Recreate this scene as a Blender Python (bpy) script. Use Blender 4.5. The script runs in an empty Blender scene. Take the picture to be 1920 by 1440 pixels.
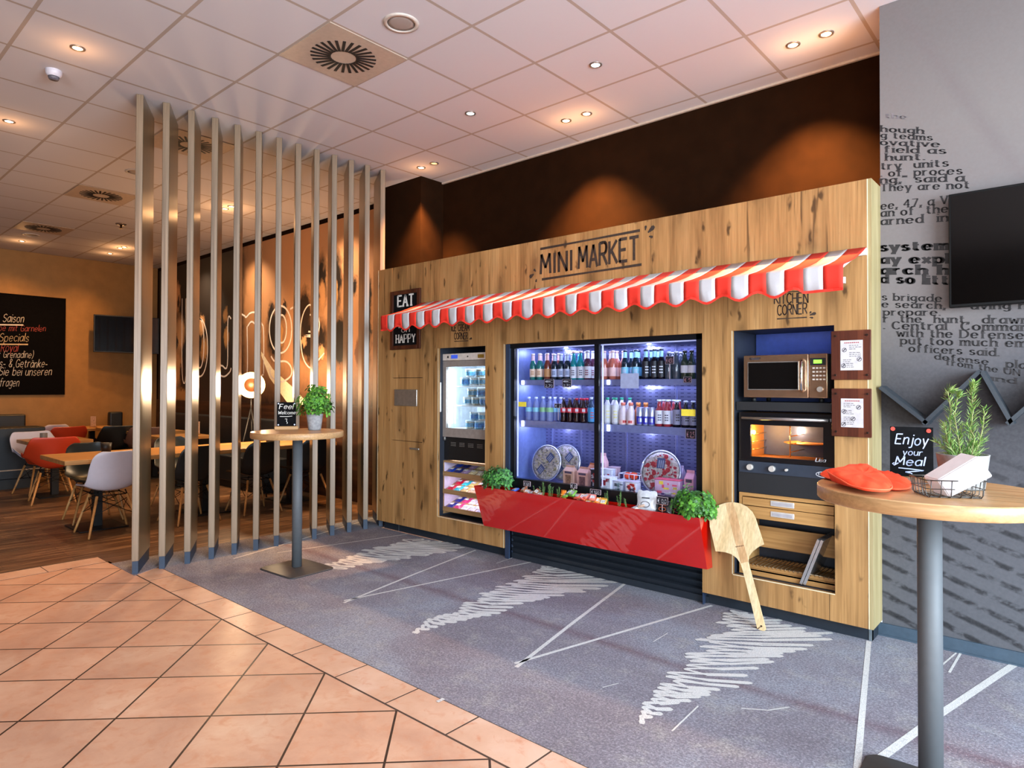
import bpy, bmesh, math, random
from math import sin, cos, pi, radians, sqrt, atan2
from mathutils import Vector, Matrix

random.seed(7)
EXPOSURE = 0.66
WORLD = 0.9
DAY_FRONT = 360.0
DAY_SIDE = 560.0
S = bpy.context.scene
COL = S.collection

# ---------------------------------------------------------------- camera
CAM = Vector((0, 0, 1.457))
FPX, PCX, PCY = 1225.79, 960.0, 708.9
_yaw, _pit, _rol = radians(41.385), radians(0.782), radians(0.162)
_F = Vector((-sin(_yaw) * cos(_pit), cos(_yaw) * cos(_pit), sin(_pit)))
_R0 = Vector((cos(_yaw), sin(_yaw), 0)); _U0 = _R0.cross(_F)
_R = _R0 * cos(_rol) + _U0 * sin(_rol); _U = -_R0 * sin(_rol) + _U0 * cos(_rol)
cam_data = bpy.data.cameras.new('camera')
cam_data.sensor_width = 36.0
cam_data.lens = FPX * 36.0 / 1920.0
cam_data.shift_y = -(720.0 - PCY) / 1920.0
cam_data.clip_start = 0.05
cam = bpy.data.objects.new('camera', cam_data)
cam.matrix_world = Matrix(((_R.x, _U.x, -_F.x, CAM.x), (_R.y, _U.y, -_F.y, CAM.y), (_R.z, _U.z, -_F.z, CAM.z), (0, 0, 0, 1)))
COL.objects.link(cam)
S.camera = cam

def _ray(x, y): return _F * FPX + _R * (x - PCX) - _U * (y - PCY)
def aty(x, y, Y): d = _ray(x, y); return CAM + d * (Y / d.y)
def atx(x, y, X): d = _ray(x, y); return CAM + d * (X / d.x)
def atz(x, y, Z=0.0): d = _ray(x, y); return CAM + d * ((Z - CAM.z) / d.z)

# ---------------------------------------------------------------- world, exposure
S.view_settings.view_transform = 'Standard'
S.view_settings.look = 'None'
S.view_settings.gamma = 1.0
S.view_settings.use_curve_mapping = False
S.view_settings.exposure = EXPOSURE
W = bpy.data.worlds.new('world'); S.world = W; W.use_nodes = True
_bg = W.node_tree.nodes['Background']
_bg.inputs[0].default_value = (0.74, 0.86, 1.0, 1)
_bg.inputs[1].default_value = WORLD
S.cycles.use_denoising = True
S.cycles.max_bounces = 7
S.cycles.diffuse_bounces = 4
S.cycles.glossy_bounces = 3
S.cycles.transmission_bounces = 4
S.cycles.transparent_max_bounces = 12
S.cycles.caustics_reflective = False
S.cycles.caustics_refractive = False
S.cycles.sample_clamp_indirect = 4.0

def light(name, kind, loc, power, color=(1, 1, 1), **kw):
    l = bpy.data.lights.new(name, kind); l.energy = power; l.color = color
    aim = kw.pop('aim', None)
    for k, v in kw.items(): setattr(l, k, v)
    o = bpy.data.objects.new(name, l); COL.objects.link(o); o.location = loc
    if aim is not None:
        o.rotation_euler = (Vector(aim) - Vector(loc)).to_track_quat('-Z', 'Y').to_euler()
    return o
# daylight from the lobby's window front behind and beside the camera
light('daylight_front', 'AREA', (1.0, -4.55, 1.45), DAY_FRONT, (0.86, 0.93, 1.0), shape='RECTANGLE', size=5.2, size_y=2.2, aim=(-1.6, 3.4, 1.3))
light('daylight_side', 'AREA', (3.6, 1.2, 1.9), DAY_SIDE, (0.70, 0.86, 1.0), shape='RECTANGLE', size=3.4, size_y=2.4, aim=(-.6, 2.6, 0.0))

# ---------------------------------------------------------------- materials
def lin(c):
    if isinstance(c, str):
        c = tuple(int(c[i:i + 2], 16) / 255 for i in (0, 2, 4))
    return tuple((v / 12.92 if v <= 0.04045 else ((v + 0.055) / 1.055) ** 2.4) for v in c) + (1.0,)

class NT:
    def __init__(s, name):
        s.m = bpy.data.materials.new(name); s.m.use_nodes = True
        s.t = s.m.node_tree; s.t.nodes.clear()
        s.out = s.n('ShaderNodeOutputMaterial')
    def n(s, kind, **kw):
        x = s.t.nodes.new(kind)
        for k, v in kw.items():
            if k.startswith('i_'):
                k = k[2:]; x.inputs[int(k) if k.isdigit() else k.replace('_', ' ')].default_value = v
            else: setattr(x, k, v)
        return x
    def l(s, a, b): s.t.links.new(a, b)
    def pr(s, **kw):
        p = s.n('ShaderNodeBsdfPrincipled')
        for k, v in kw.items(): p.inputs[k.replace('_', ' ')].default_value = v
        s.l(p.outputs[0], s.out.inputs[0]); return p
    def coord(s, scale=(1, 1, 1), rot=(0, 0, 0), loc=(0, 0, 0), kind='Object', world=False):
        m = s.n('ShaderNodeMapping')
        if world:
            g = s.n('ShaderNodeNewGeometry'); s.l(g.outputs['Position'], m.inputs[0])
        else:
            c = s.n('ShaderNodeTexCoord'); s.l(c.outputs[kind], m.inputs[0])
        m.inputs['Scale'].default_value = scale; m.inputs['Rotation'].default_value = rot; m.inputs['Location'].default_value = loc
        return m.outputs[0]
    def noise(s, vec, scale=5, detail=4, rough=.55, dist=0):
        x = s.n('ShaderNodeTexNoise', i_Scale=scale, i_Detail=detail, i_Roughness=rough, i_Distortion=dist)
        s.l(vec, x.inputs['Vector']); return x.outputs['Fac']
    def ramp(s, fac, stops, interp='LINEAR'):
        r = s.n('ShaderNodeValToRGB'); r.color_ramp.interpolation = interp
        e = r.color_ramp.elements
        while len(e) < len(stops): e.new(0.5)
        for q, (p, c) in zip(e, stops):
            q.position = p; q.color = c if len(c) == 4 else tuple(c) + (1,)
        s.l(fac, r.inputs[0]); return r.outputs[0]
    def mix(s, fac, a, b, mode='MIX'):
        x = s.n('ShaderNodeMix', data_type='RGBA', blend_type=mode)
        for v, i in ((fac, 0), (a, 6), (b, 7)):
            if hasattr(v, 'is_linked') or hasattr(v, 'links'): s.l(v, x.inputs[i])
            else: x.inputs[i].default_value = v
        return x.outputs[2]
    def math(s, op, a, b=None, c=None):
        x = s.n('ShaderNodeMath', operation=op)
        for i, v in enumerate((a, b, c)):
            if v is None: continue
            if hasattr(v, 'links'): s.l(v, x.inputs[i])
            else: x.inputs[i].default_value = v
        return x.outputs[0]
    def bump(s, h, strength=.2, dist=.01, p=None):
        b = s.n('ShaderNodeBump', i_Strength=strength, i_Distance=dist)
        s.l(h, b.inputs['Height'])
        if p: s.l(b.outputs[0], p.inputs['Normal'])
        return b.outputs[0]

_mc = {}
def mat(name, col, rough=.5, metal=0., var=.05, scale=30, coat=0., em=None, ems=0., bump=0., spec=.5, alpha=1., sss=0.):
    """plain procedural material: a colour with a faint grain of its own"""
    if name in _mc: return _mc[name]
    t = NT(name)
    p = t.pr(Roughness=rough, Metallic=metal, Coat_Weight=coat, Alpha=alpha)
    p.inputs['Specular IOR Level'].default_value = spec
    c = lin(col)
    v = t.coord(); nz = t.noise(v, scale, 3)
    a = tuple(max(0, x * (1 - var * 2)) for x in c[:3]) + (1,); b = tuple(min(1, x * (1 + var * 2)) for x in c[:3]) + (1,)
    t.l(t.ramp(nz, ((.3, a), (.7, b))), p.inputs['Base Color'])
    if bump: t.bump(nz, bump, .004, p)
    if em is not None:
        p.inputs['Emission Color'].default_value = lin(em); p.inputs['Emission Strength'].default_value = ems
    if sss: p.inputs['Subsurface Weight'].default_value = sss
    _mc[name] = t.m; return t.m

def wood(name, dark, mid, light_, axis='Z', s=1.0, rough=.45, knots=True, world=False, streak=14, grain=1.0, spec=.35):
    if name in _mc: return _mc[name]
    t = NT(name); p = t.pr(Roughness=rough); p.inputs['Specular IOR Level'].default_value = spec
    i = 'XYZ'.index(axis)
    def sc(a, b): v = [a * s] * 3; v[i] = b * s; return tuple(v)
    v1 = t.coord(sc(streak, .55), world=world)
    n1 = t.noise(v1, 1, 6, .62, .35)
    v2 = t.coord(sc(90, 2.2), world=world); n2 = t.noise(v2, 1, 3, .6)
    v3 = t.coord(sc(2.2, .5), world=world); n3 = t.noise(v3, 1, 3, .5, .3)
    base = t.ramp(n1, ((.25, lin(dark)), (.5, lin(mid)), (.72, lin(light_))))
    fine = t.ramp(n2, ((.35, (.72, .70, .66, 1)), (.65, (1.05, 1.05, 1.05, 1))))
    c = t.mix(.75 * grain, base, fine, 'MULTIPLY')
    tone = t.ramp(n3, ((.3, (.82, .80, .78, 1)), (.7, (1.08, 1.06, 1.0, 1))))
    c = t.mix(.8, c, tone, 'MULTIPLY')
    if knots:
        sp = t.n('ShaderNodeSeparateXYZ'); t.l(t.coord(world=world), sp.inputs[0])
        d = t.noise(t.coord(sc(7, 4), world=world), 1, 3, .6)
        cx = t.n('ShaderNodeCombineXYZ'); t.l(t.math('MULTIPLY_ADD', d, .30, t.math('MULTIPLY', t.math('ADD', sp.outputs[0], sp.outputs[1]), 3.6)), cx.inputs[0]); t.l(t.math('MULTIPLY_ADD', d, .35, t.math('MULTIPLY', sp.outputs[2], 1.25)), cx.inputs[1])
        vo = t.n('ShaderNodeTexVoronoi', i_Scale=1.0, voronoi_dimensions='2D'); t.l(cx.outputs[0], vo.inputs['Vector'])
        k = t.ramp(vo.outputs['Distance'], ((.05, (1, 1, 1, 1)), (.17, (.25, .25, .25, 1)), (.33, (0, 0, 0, 1))))
        c = t.mix(t.math('MULTIPLY', k, .60), c, tuple(x * .45 for x in lin(dark)[:3]) + (1,))
        n5 = t.noise(t.coord(sc(46, 1.5), world=world), 1, 4, .55, .4); n6 = t.noise(t.coord(sc(2.5, 1.2), world=world), 1, 2)
        vq = t.n('ShaderNodeTexVoronoi', i_Scale=1.0, voronoi_dimensions='2D'); cy = t.n('ShaderNodeCombineXYZ'); t.l(t.math('MULTIPLY_ADD', d, .9, t.math('MULTIPLY', t.math('ADD', sp.outputs[0], sp.outputs[1]), 9.)), cy.inputs[0]); t.l(t.math('MULTIPLY_ADD', d, .8, t.math('MULTIPLY', sp.outputs[2], 3.0)), cy.inputs[1]); t.l(cy.outputs[0], vq.inputs['Vector'])
        kq = t.math('MULTIPLY', t.ramp(vq.outputs['Distance'], ((.07, (1, 1, 1, 1)), (.16, (0, 0, 0, 1)))), t.ramp(d, ((.50, (0, 0, 0, 1)), (.56, (.9, .9, .9, 1)))))
        c = t.mix(kq, c, tuple(x * .30 for x in lin(dark)[:3]) + (1,))
        cr = t.math('MULTIPLY', t.ramp(n5, ((.60, (0, 0, 0, 1)), (.68, (.85, .85, .85, 1)))), t.ramp(n6, ((.45, (0, 0, 0, 1)), (.58, (1, 1, 1, 1)))))
        c = t.mix(cr, c, tuple(x * .4 for x in lin(dark)[:3]) + (1,))
    t.l(c, p.inputs['Base Color'])
    t.bump(n2, .08, .002, p)
    _mc[name] = t.m; return t.m

def glass(name, tint=(1, 1, 1), refl=.5):
    """thin clear sheet: see-through with the mirror of a glass surface"""
    if name in _mc: return _mc[name]
    t = NT(name)
    a = t.n('ShaderNodeBsdfTransparent'); a.inputs[0].default_value = tuple(tint) + (1,)
    g = t.n('ShaderNodeBsdfGlossy'); g.inputs['Roughness'].default_value = .02
    f = t.n('ShaderNodeFresnel', i_IOR=1.45)
    m = t.n('ShaderNodeMixShader'); t.l(t.math('MULTIPLY', f.outputs[0], refl), m.inputs[0])
    t.l(a.outputs[0], m.inputs[1]); t.l(g.outputs[0], m.inputs[2]); t.l(m.outputs[0], t.out.inputs[0])
    _mc[name] = t.m; return t.m

def film(name, col, alpha=.6, rough=.15):
    """tinted see-through plastic or bottle glass"""
    if name in _mc: return _mc[name]
    t = NT(name)
    a = t.n('ShaderNodeBsdfTransparent'); a.inputs[0].default_value = lin(col)
    p = t.n('ShaderNodeBsdfPrincipled'); p.inputs['Base Color'].default_value = lin(col); p.inputs['Roughness'].default_value = rough
    nz = t.noise(t.coord(), 25, 2)
    m = t.n('ShaderNodeMixShader'); t.l(t.math('ADD', t.math('MULTIPLY', nz, .1), alpha - .05), m.inputs[0])
    t.l(a.outputs[0], m.inputs[1]); t.l(p.outputs[0], m.inputs[2]); t.l(m.outputs[0], t.out.inputs[0])
    _mc[name] = t.m; return t.m

# ---------------------------------------------------------------- mesh builder
class MB:
    def __init__(s): s.b = bmesh.new(); s.mi = 0
    def face(s, vs, smooth=False):
        try:
            f = s.b.faces.new(vs); f.material_index = s.mi; f.smooth = smooth; return f
        except ValueError: return None
    def quad(s, *ps): return s.face([s.b.verts.new(p) for p in ps])
    def poly(s, ps): return s.face([s.b.verts.new(p) for p in ps])
    def box(s, a, b, rz=0, piv=None, M=None):
        x0, y0, z0 = a; x1, y1, z1 = b
        P = [Vector(q) for q in ((x0, y0, z0), (x1, y0, z0), (x1, y1, z0), (x0, y1, z0), (x0, y0, z1), (x1, y0, z1), (x1, y1, z1), (x0, y1, z1))]
        if M is not None: P = [M @ q for q in P]
        v = [s.b.verts.new(q) for q in P]
        for f in ((3, 2, 1, 0), (4, 5, 6, 7), (0, 1, 5, 4), (1, 2, 6, 5), (2, 3, 7, 6), (3, 0, 4, 7)): s.face([v[i] for i in f])
        return v
    def rbox(s, a, b, r=.005, seg=2, M=None):
        v = s.box(a, b, M=M)
        es = list({e for x in v for e in x.link_edges})
        res = bmesh.ops.bevel(s.b, geom=es, offset=r, segments=seg, affect='EDGES', profile=.5)
        for f in res['faces']: f.material_index = s.mi; f.smooth = True
    def ring(s, c, r, n, axis=None, ry=None):
        ax = Vector(axis or (0, 0, 1)).normalized()
        u = ax.orthogonal().normalized() if abs(ax.z) < .999 else Vector((1, 0, 0))
        w = ax.cross(u); c = Vector(c); ry = r if ry is None else ry
        return [s.b.verts.new(c + u * (r * cos(2 * pi * i / n)) + w * (ry * sin(2 * pi * i / n))) for i in range(n)]
    def loft(s, rings, cap=True, smooth=True):
        n = len(rings[0])
        for a, b in zip(rings, rings[1:]):
            for i in range(n): s.face([a[i], a[(i + 1) % n], b[(i + 1) % n], b[i]], smooth)
        if cap: s.face(rings[0][::-1]); s.face(rings[-1])
    def tube(s, pts, r, n=8, cap=True):
        pts = [Vector(p) for p in pts]; rs = r if isinstance(r, (list, tuple)) else [r] * len(pts)
        rings = []; prev = None
        for i, p in enumerate(pts):
            d = (pts[min(i + 1, len(pts) - 1)] - pts[max(i - 1, 0)]).normalized()
            if prev is None: u = d.orthogonal().normalized()
            else:
                u = prev - d * prev.dot(d)
                u = u.normalized() if u.length > 1e-6 else d.orthogonal().normalized()
            prev = u; w = d.cross(u)
            rings.append([s.b.verts.new(p + (u * cos(2 * pi * k / n) + w * sin(2 * pi * k / n)) * rs[i]) for k in range(n)])
        s.loft(rings, cap)
    def lathe(s, prof, n=16, c=(0, 0, 0), cap=True, smooth=True):
        s.loft([s.ring((c[0], c[1], c[2] + z), max(r, 1e-4), n) for r, z in prof], cap, smooth)
    def prism(s, pts, d, smooth=False):
        """closed outline (3-D points, planar) pushed along d"""
        d = Vector(d); a = [s.b.verts.new(p) for p in pts]; b = [s.b.verts.new(Vector(p) + d) for p in pts]
        s.face(a[::-1]); s.face(b); n = len(a)
        for i in range(n): s.face([a[i], a[(i + 1) % n], b[(i + 1) % n], b[i]], smooth)
    def sheet(s, grid, smooth=True, flip=False):
        g = [[s.b.verts.new(p) for p in row] for row in grid]
        for a, b in zip(g, g[1:]):
            for i in range(len(a) - 1):
                q = [a[i], a[i + 1], b[i + 1], b[i]]
                s.face(q[::-1] if flip else q, smooth)
        return g
    def ball(s, c, r, n=10, m=7, sc=(1, 1, 1)):
        c = Vector(c); rings = []
        for j in range(1, m):
            a = pi * j / m
            rings.append([s.b.verts.new(c + Vector((r * sin(a) * cos(2 * pi * i / n) * sc[0], r * sin(a) * sin(2 * pi * i / n) * sc[1], -r * cos(a) * sc[2]))) for i in range(n)])
        s.loft(rings, True, True)
    def build(s, name, mats, parent=None, loc=None, rot=None, link=True, fixn=True):
        if fixn: bmesh.ops.recalc_face_normals(s.b, faces=s.b.faces[:])
        me = bpy.data.meshes.new(name); s.b.to_mesh(me); s.b.free()
        for m in (mats if isinstance(mats, (list, tuple)) else [mats]): me.materials.append(m)
        o = bpy.data.objects.new(name, me); COL.objects.link(o)
        if parent is not None: o.parent = parent
        if loc is not None: o.location = loc
        if rot is not None: o.rotation_euler = rot
        return o

def tag(o, label, cat, group=None, kind=None):
    if label: o['label'] = label
    if cat: o['category'] = cat
    if group: o['group'] = group
    if kind: o['kind'] = kind
    return o
def thing(name, label, cat, loc=(0, 0, 0), rz=0, group=None):
    o = bpy.data.objects.new(name, None); o.empty_display_size = .1; COL.objects.link(o)
    o.location = loc; o.rotation_euler = (0, 0, rz); return tag(o, label, cat, group)
def struct(o, label=None):
    o['kind'] = 'structure'
    if label: o['label'] = label
    return o
def dup(root, loc=None, rz=None, label=None, group=None):
    r = root.copy(); COL.objects.link(r)
    if loc is not None: r.location = loc
    if rz is not None: r.rotation_euler = (0, 0, rz)
    if label: r['label'] = label
    if group: r['group'] = group
    for ch in list(root.children):
        c = ch.copy(); COL.objects.link(c); c.parent = r
        for g in list(ch.children):
            d = g.copy(); COL.objects.link(d); d.parent = c
    return r
ORD = ['first', 'second', 'third', 'fourth', 'fifth', 'sixth', 'seventh', 'eighth', 'ninth', 'tenth', 'eleventh', 'twelfth', 'thirteenth', 'fourteenth']

# ---------------------------------------------------------------- stroke lettering
G = {
'A': '0,0 1.7,6 3.4,0;.6,2 2.8,2', 'B': '0,0 0,6;~0,6 2.6,5.9 2.9,4.6 2.2,3.2 0,3.1;~0,3.1 2.8,3 3.3,1.6 2.4,.1 0,0', 'C': '~3.2,5 2.2,6 .6,5.4 0,3 .6,.6 2.2,0 3.3,1',
'D': '0,0 0,6;~0,6 2,5.8 3.4,4.2 3.4,1.8 2,.2 0,0', 'E': '3,6 0,6 0,0 3.1,0;0,3.1 2.5,3.1', 'F': '3,6 0,6 0,0;0,3.1 2.4,3.1', 'G': '~3.2,5 2.2,6 .6,5.4 0,3 .6,.6 2,0 3.3,.8;3.3,.2 3.3,2.7 1.9,2.7',
'H': '0,0 0,6;3.2,0 3.2,6;0,3 3.2,3', 'I': '0,0 0,6', 'K': '0,0 0,6;3.1,6 0,2.6;.9,3.5 3.3,0', 'L': '0,6 0,0 2.8,0', 'M': '0,0 .3,6 2,1.8 3.7,6 4,0', 'N': '0,0 0,6 3.2,0 3.2,6',
'O': '~1.8,6 .3,4.8 0,3 .3,1.2 1.8,0 3.3,1.2 3.6,3 3.3,4.8 1.8,6', 'P': '0,0 0,6;~0,6 2.4,6 3.1,4.6 2.4,3 0,2.8', 'R': '0,0 0,6;~0,6 2.4,6 3,4.6 2.3,3.1 0,3;1.4,3 3.2,0', 'S': '~3,5.2 1.8,6 .3,5 .6,3.5 2.6,2.6 2.9,1 1.5,0 0,.9',
'T': '0,6 3.6,6;1.8,6 1.8,0', 'U': '~0,6 0,1.8 .6,.3 1.7,0 2.8,.3 3.4,1.8 3.4,6', 'V': '0,6 1.7,0 3.4,6', 'W': '0,6 1,0 2.2,4.5 3.4,0 4.4,6', 'Y': '0,6 1.7,3 3.4,6;1.7,3 1.7,0', 'X': '0,6 3.2,0;3.2,6 0,0',
'a': '~2.7,3 1.8,4 .3,3.2 0,1.7 .5,.2 1.6,.2 2.7,1.4;2.7,4 2.7,0', 'b': '0,6.4 0,0;~0,3 1.2,4 2.5,3.4 2.8,2 2.4,.5 1.2,0 0,1', 'c': '~2.5,3.3 1.5,4 .3,3.3 0,2 .4,.5 1.5,0 2.6,.7', 'd': '2.8,6.4 2.8,0;~2.8,3 1.7,4 .4,3.4 0,2 .4,.5 1.6,0 2.8,1',
'e': '~0,2.2 2.7,2.2 2.4,3.5 1.4,4 .3,3.3 0,2 .4,.4 1.5,0 2.6,.7', 'f': '~2.2,6 1.4,6.4 .8,5.4 .8,4;.8,5 .8,0;0,4 2,4', 'g': '~2.6,3 1.7,4 .3,3.2 0,2 .5,.5 1.6,.4 2.6,1.4;2.6,4 2.6,0;~2.6,.2 2.4,-1.5 1.2,-2 .1,-1.4', 'h': '0,6.4 0,0;~0,2.9 1.2,4 2.3,3.6 2.5,2.5;2.5,2.8 2.5,0',
'i': '0,4 0,0;0,5.4 0,5.8', 'j': '1,4 1,0;~1,.2 .8,-1.6 -.4,-1.9;1,5.4 1,5.8', 'k': '0,6.4 0,0;2.3,4 0,1.7;.7,2.3 2.5,0', 'l': '0,6.4 0,0', 'm': '0,4 0,0;~0,2.9 1,4 1.9,3.6 2,2.6;2,2.9 2,0;~2,2.9 3,4 3.9,3.6 4,2.6;4,2.9 4,0', 'n': '0,4 0,0;~0,2.9 1.2,4 2.3,3.6 2.5,2.5;2.5,2.8 2.5,0',
'o': '~1.4,4 .3,3.3 0,2 .3,.7 1.4,0 2.5,.7 2.8,2 2.5,3.3 1.4,4', 'p': '0,4 0,-2;~0,3 1.2,4 2.5,3.4 2.8,2 2.4,.5 1.2,0 0,1', 'r': '0,4 0,0;~0,2.6 .8,3.8 1.9,3.9', 's': '~2.2,3.4 1.2,4 .2,3.3 .6,2.3 2,1.7 2.2,.7 1.1,0 0,.6', 't': '.8,5.4 .8,1;~.8,1.2 1.2,.1 2.1,.3;0,4 2,4',
'u': '~0,4 0,1.2 .8,.1 1.8,.3 2.5,1.2;2.5,4 2.5,0', 'v': '0,4 1.3,0 2.6,4', 'w': '0,4 .9,0 1.9,3.4 2.9,0 3.8,4', 'x': '0,4 2.4,0;2.4,4 0,0', 'y': '0,4 1.3,.2;2.6,4 .9,-2', 'z': '0,4 2.3,4 0,0 2.4,0', 'ä': '~2.7,3 1.8,4 .3,3.2 0,1.7 .5,.2 1.6,.2 2.7,1.4;2.7,4 2.7,0;.8,5 .8,5.4;2,5 2,5.4',
'ö': '~1.4,4 .3,3.3 0,2 .3,.7 1.4,0 2.5,.7 2.8,2 2.5,3.3 1.4,4;.7,5 .7,5.4;2.1,5 2.1,5.4', '.': '0,0 0,.5', ',': '.3,.6 0,-1', '-': '0,2.2 1.8,2.2', '"': '0,6 0,5;.8,6 .8,5', '&': '~3,0 .4,4.6 1.2,6 2.2,5 .1,1.6 1,0 2.2,.2 3,2', '!': '0,6 0,2;0,0 0,.4',
'(': '~1,7 0,4.5 0,1.5 1,-1', ')': '~0,7 1,4.5 1,1.5 0,-1', '€': '~3.2,5.4 2.2,6 .8,5.2 .4,3 .8,.8 2.2,0 3.2,.6;0,3.6 2.2,3.6;0,2.4 2.2,2.4', '4': '2.4,0 2.4,6 0,2 3.2,2', '7': '0,6 3,6 1,0', '0': '~1.5,6 .2,4.6 0,3 .2,1.4 1.5,0 2.8,1.4 3,3 2.8,4.6 1.5,6', '1': '0,4.8 1.2,6 1.2,0',
'2': '~0,4.8 1.2,6 2.6,5 2.2,3.4 0,0;0,0 3,0', '5': '2.8,6 .4,6 .2,3.6;~.2,3.6 1.6,3.8 2.8,2.6 2.4,.5 1,0 0,.6', '3': '~0,5.4 1.4,6 2.6,5 2.2,3.5 1,3.2;~1,3.2 2.6,2.8 2.8,1.2 1.4,0 0,.7'}
def _strokes(ch):
    out = []
    for st in G.get(ch, '').split(';'):
        if not st: continue
        sm = st[0] == '~'; st = st.lstrip('~')
        p = [tuple(float(v) for v in q.split(',')) for q in st.split()]
        if sm and len(p) > 2:
            q = []
            for i in range(len(p) - 1):
                a = p[max(i - 1, 0)]; b = p[i]; c = p[i + 1]; d = p[min(i + 2, len(p) - 1)]
                for k in range(4):
                    t = k / 4
                    q.append(tuple(.5 * ((2 * b[j]) + (-a[j] + c[j]) * t + (2 * a[j] - 5 * b[j] + 4 * c[j] - d[j]) * t * t + (-a[j] + 3 * b[j] - 3 * c[j] + d[j]) * t ** 3) for j in (0, 1)))
            q.append(p[-1]); p = q
        out.append((sm, p))
    return out
def text_layout(txt, gap=1.25):
    x = 0; res = []
    for ch in txt:
        if ch == ' ': x += 2.6; continue
        st = _strokes(ch)
        if not st: continue
        w = max(q[0] for _, p in st for q in p)
        res.append((x, st)); x += w + gap
    return res, max(x - gap, .1)
def write(mb, txt, org, u, v, w=None, h=None, pen=(.35, .35), serif=0., gap=1.25, nrm=None, slant=0., jit=0.):
    """strokes of txt on a plane: org = left end of the base line, u, v unit vectors, w = width in metres (or from h), h = height of 6 units"""
    org = Vector(org); u = Vector(u); v = Vector(v); off = (Vector(nrm) if nrm else u.cross(v)) * .0006
    lay, tw = text_layout(txt, gap)
    sy = h / 6.0; sx = (w / tw) if w else sy
    rnd = random.Random(len(txt) * 7 + ord(txt[0]))
    def P(x, y, k=1): return org + u * (x * sx + slant * y * sy) + v * (y * sy) + off * k
    kk = 0
    for x0, st in lay:
        jy = rnd.uniform(-jit, jit)
        for sm, p in st:
            kk += 1; K = 1 + (kk % 5) * .08
            for (ax, ay), (bx, by) in zip(p, p[1:]):
                dx, dy = bx - ax, by - ay; L = sqrt(dx * dx + dy * dy)
                if L < 1e-6: continue
                nx, ny = -dy / L, dx / L
                hw = sqrt((pen[0] * nx) ** 2 + (pen[1] * ny) ** 2)
                e = .3 * min(pen)
                ax2, ay2, bx2, by2 = ax - dx / L * e, ay - dy / L * e, bx + dx / L * e, by + dy / L * e
                mb.quad(P(x0 + ax2 - nx * hw, ay2 - ny * hw + jy, K), P(x0 + bx2 - nx * hw, by2 - ny * hw + jy, K), P(x0 + bx2 + nx * hw, by2 + ny * hw + jy, K), P(x0 + ax2 + nx * hw, ay2 + ny * hw + jy, K))
            if serif and not sm:
                for (ex, ey), (fx, fy) in ((p[0], p[1]), (p[-1], p[-2])):
                    if abs(ex - fx) < .5 * abs(ey - fy) and abs(ey - fy) > .7:
                        g = pen[1] * 1.1
                        lx = -serif; rx = serif
                        mb.quad(P(x0 + ex + lx, ey - g + jy, K + .05), P(x0 + ex + rx, ey - g + jy, K + .05), P(x0 + ex + rx, ey + g + jy, K + .05), P(x0 + ex + lx, ey + g + jy, K + .05))
    return tw * sx
def stroke(mb, pts, w, off, smooth=False):
    """flat painted line through 3-D points on a plane whose normal is off"""
    pts = [Vector(p) for p in pts]; n = Vector(off).normalized(); o = Vector(off)
    ws = w if isinstance(w, list) else [w] * len(pts)
    L = []; Rr = []
    for i, p in enumerate(pts):
        d = (pts[min(i + 1, len(pts) - 1)] - pts[max(i - 1, 0)]).normalized(); s = n.cross(d) * ws[i] / 2
        L.append(mb.b.verts.new(p + s + o)); Rr.append(mb.b.verts.new(p - s + o))
    for i in range(len(pts) - 1): mb.face([L[i], Rr[i], Rr[i + 1], L[i + 1]])
CZ = 3.737; YP = 4.14; YB = 4.955; YN = 4.355; XL = -13.55
# ================================================================ setting
def tile_mat():
    t = NT('terracotta_tile'); p = t.pr(Roughness=.42); p.inputs['Specular IOR Level'].default_value = .45
    v = t.coord(rot=(0, 0, radians(45)), loc=(0, 0, 0))
    br = t.n('ShaderNodeTexBrick', offset=0.0, squash=1.0)
    br.inputs['Scale'].default_value = 1.0; br.inputs['Mortar Size'].default_value = .0052; br.inputs['Mortar Smooth'].default_value = .1
    br.inputs['Brick Width'].default_value = .4065; br.inputs['Row Height'].default_value = .4065; br.inputs['Bias'].default_value = 0
    br.inputs['Color1'].default_value = (.80, .80, .80, 1); br.inputs['Color2'].default_value = (1.08, 1.04, 1.0, 1)
    t.l(v, br.inputs['Vector'])
    w = t.coord()
    n1 = t.noise(w, 3.2, 5, .6, .4); n2 = t.noise(w, 14, 4, .6, .6); n3 = t.noise(w, 120, 2)
    c = t.ramp(n1, ((.3, lin('bd8c70')), (.55, lin('cfa082')), (.75, lin('dab598'))))
    c = t.mix(t.ramp(n2, ((.50, (0, 0, 0, 1)), (.72, (.7, .7, .7, 1)))), c, lin('c4845e'))
    c = t.mix(.5, c, br.outputs['Color'], 'MULTIPLY')
    c = t.mix(t.math('MULTIPLY', n3, .16), c, (.62, .5, .4, 1))
    c = t.mix(br.outputs['Fac'], c, lin('3a281d'))
    t.l(c, p.inputs['Base Color'])
    h = t.math('SUBTRACT', t.math('MULTIPLY', n2, .35), t.math('MULTIPLY', br.outputs['Fac'], 1.2))
    t.bump(h, .35, .004, p)
    return t.m, br, v
M_TILE, _br, _v = tile_mat()
# place the joints so that corners of the field meet the border at x = -4.068 + k * .5749, y = 1.880
_mp = _br.inputs['Vector'].links[0].from_node
_c45 = cos(radians(45))
_px, _py = _c45 * -4.068 - _c45 * 1.880, _c45 * -4.068 + _c45 * 1.880
_mp.inputs['Location'].default_value = (-(_px % .4065) , -(_py % .4065), 0)
mb = MB()
mb.box((-6.10, -4.8, -.1), (3.9, 1.880, 0)); mb.build('floor', M_TILE)
struct(bpy.data.objects['floor'], 'terracotta tile floor laid on the diagonal')
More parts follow.
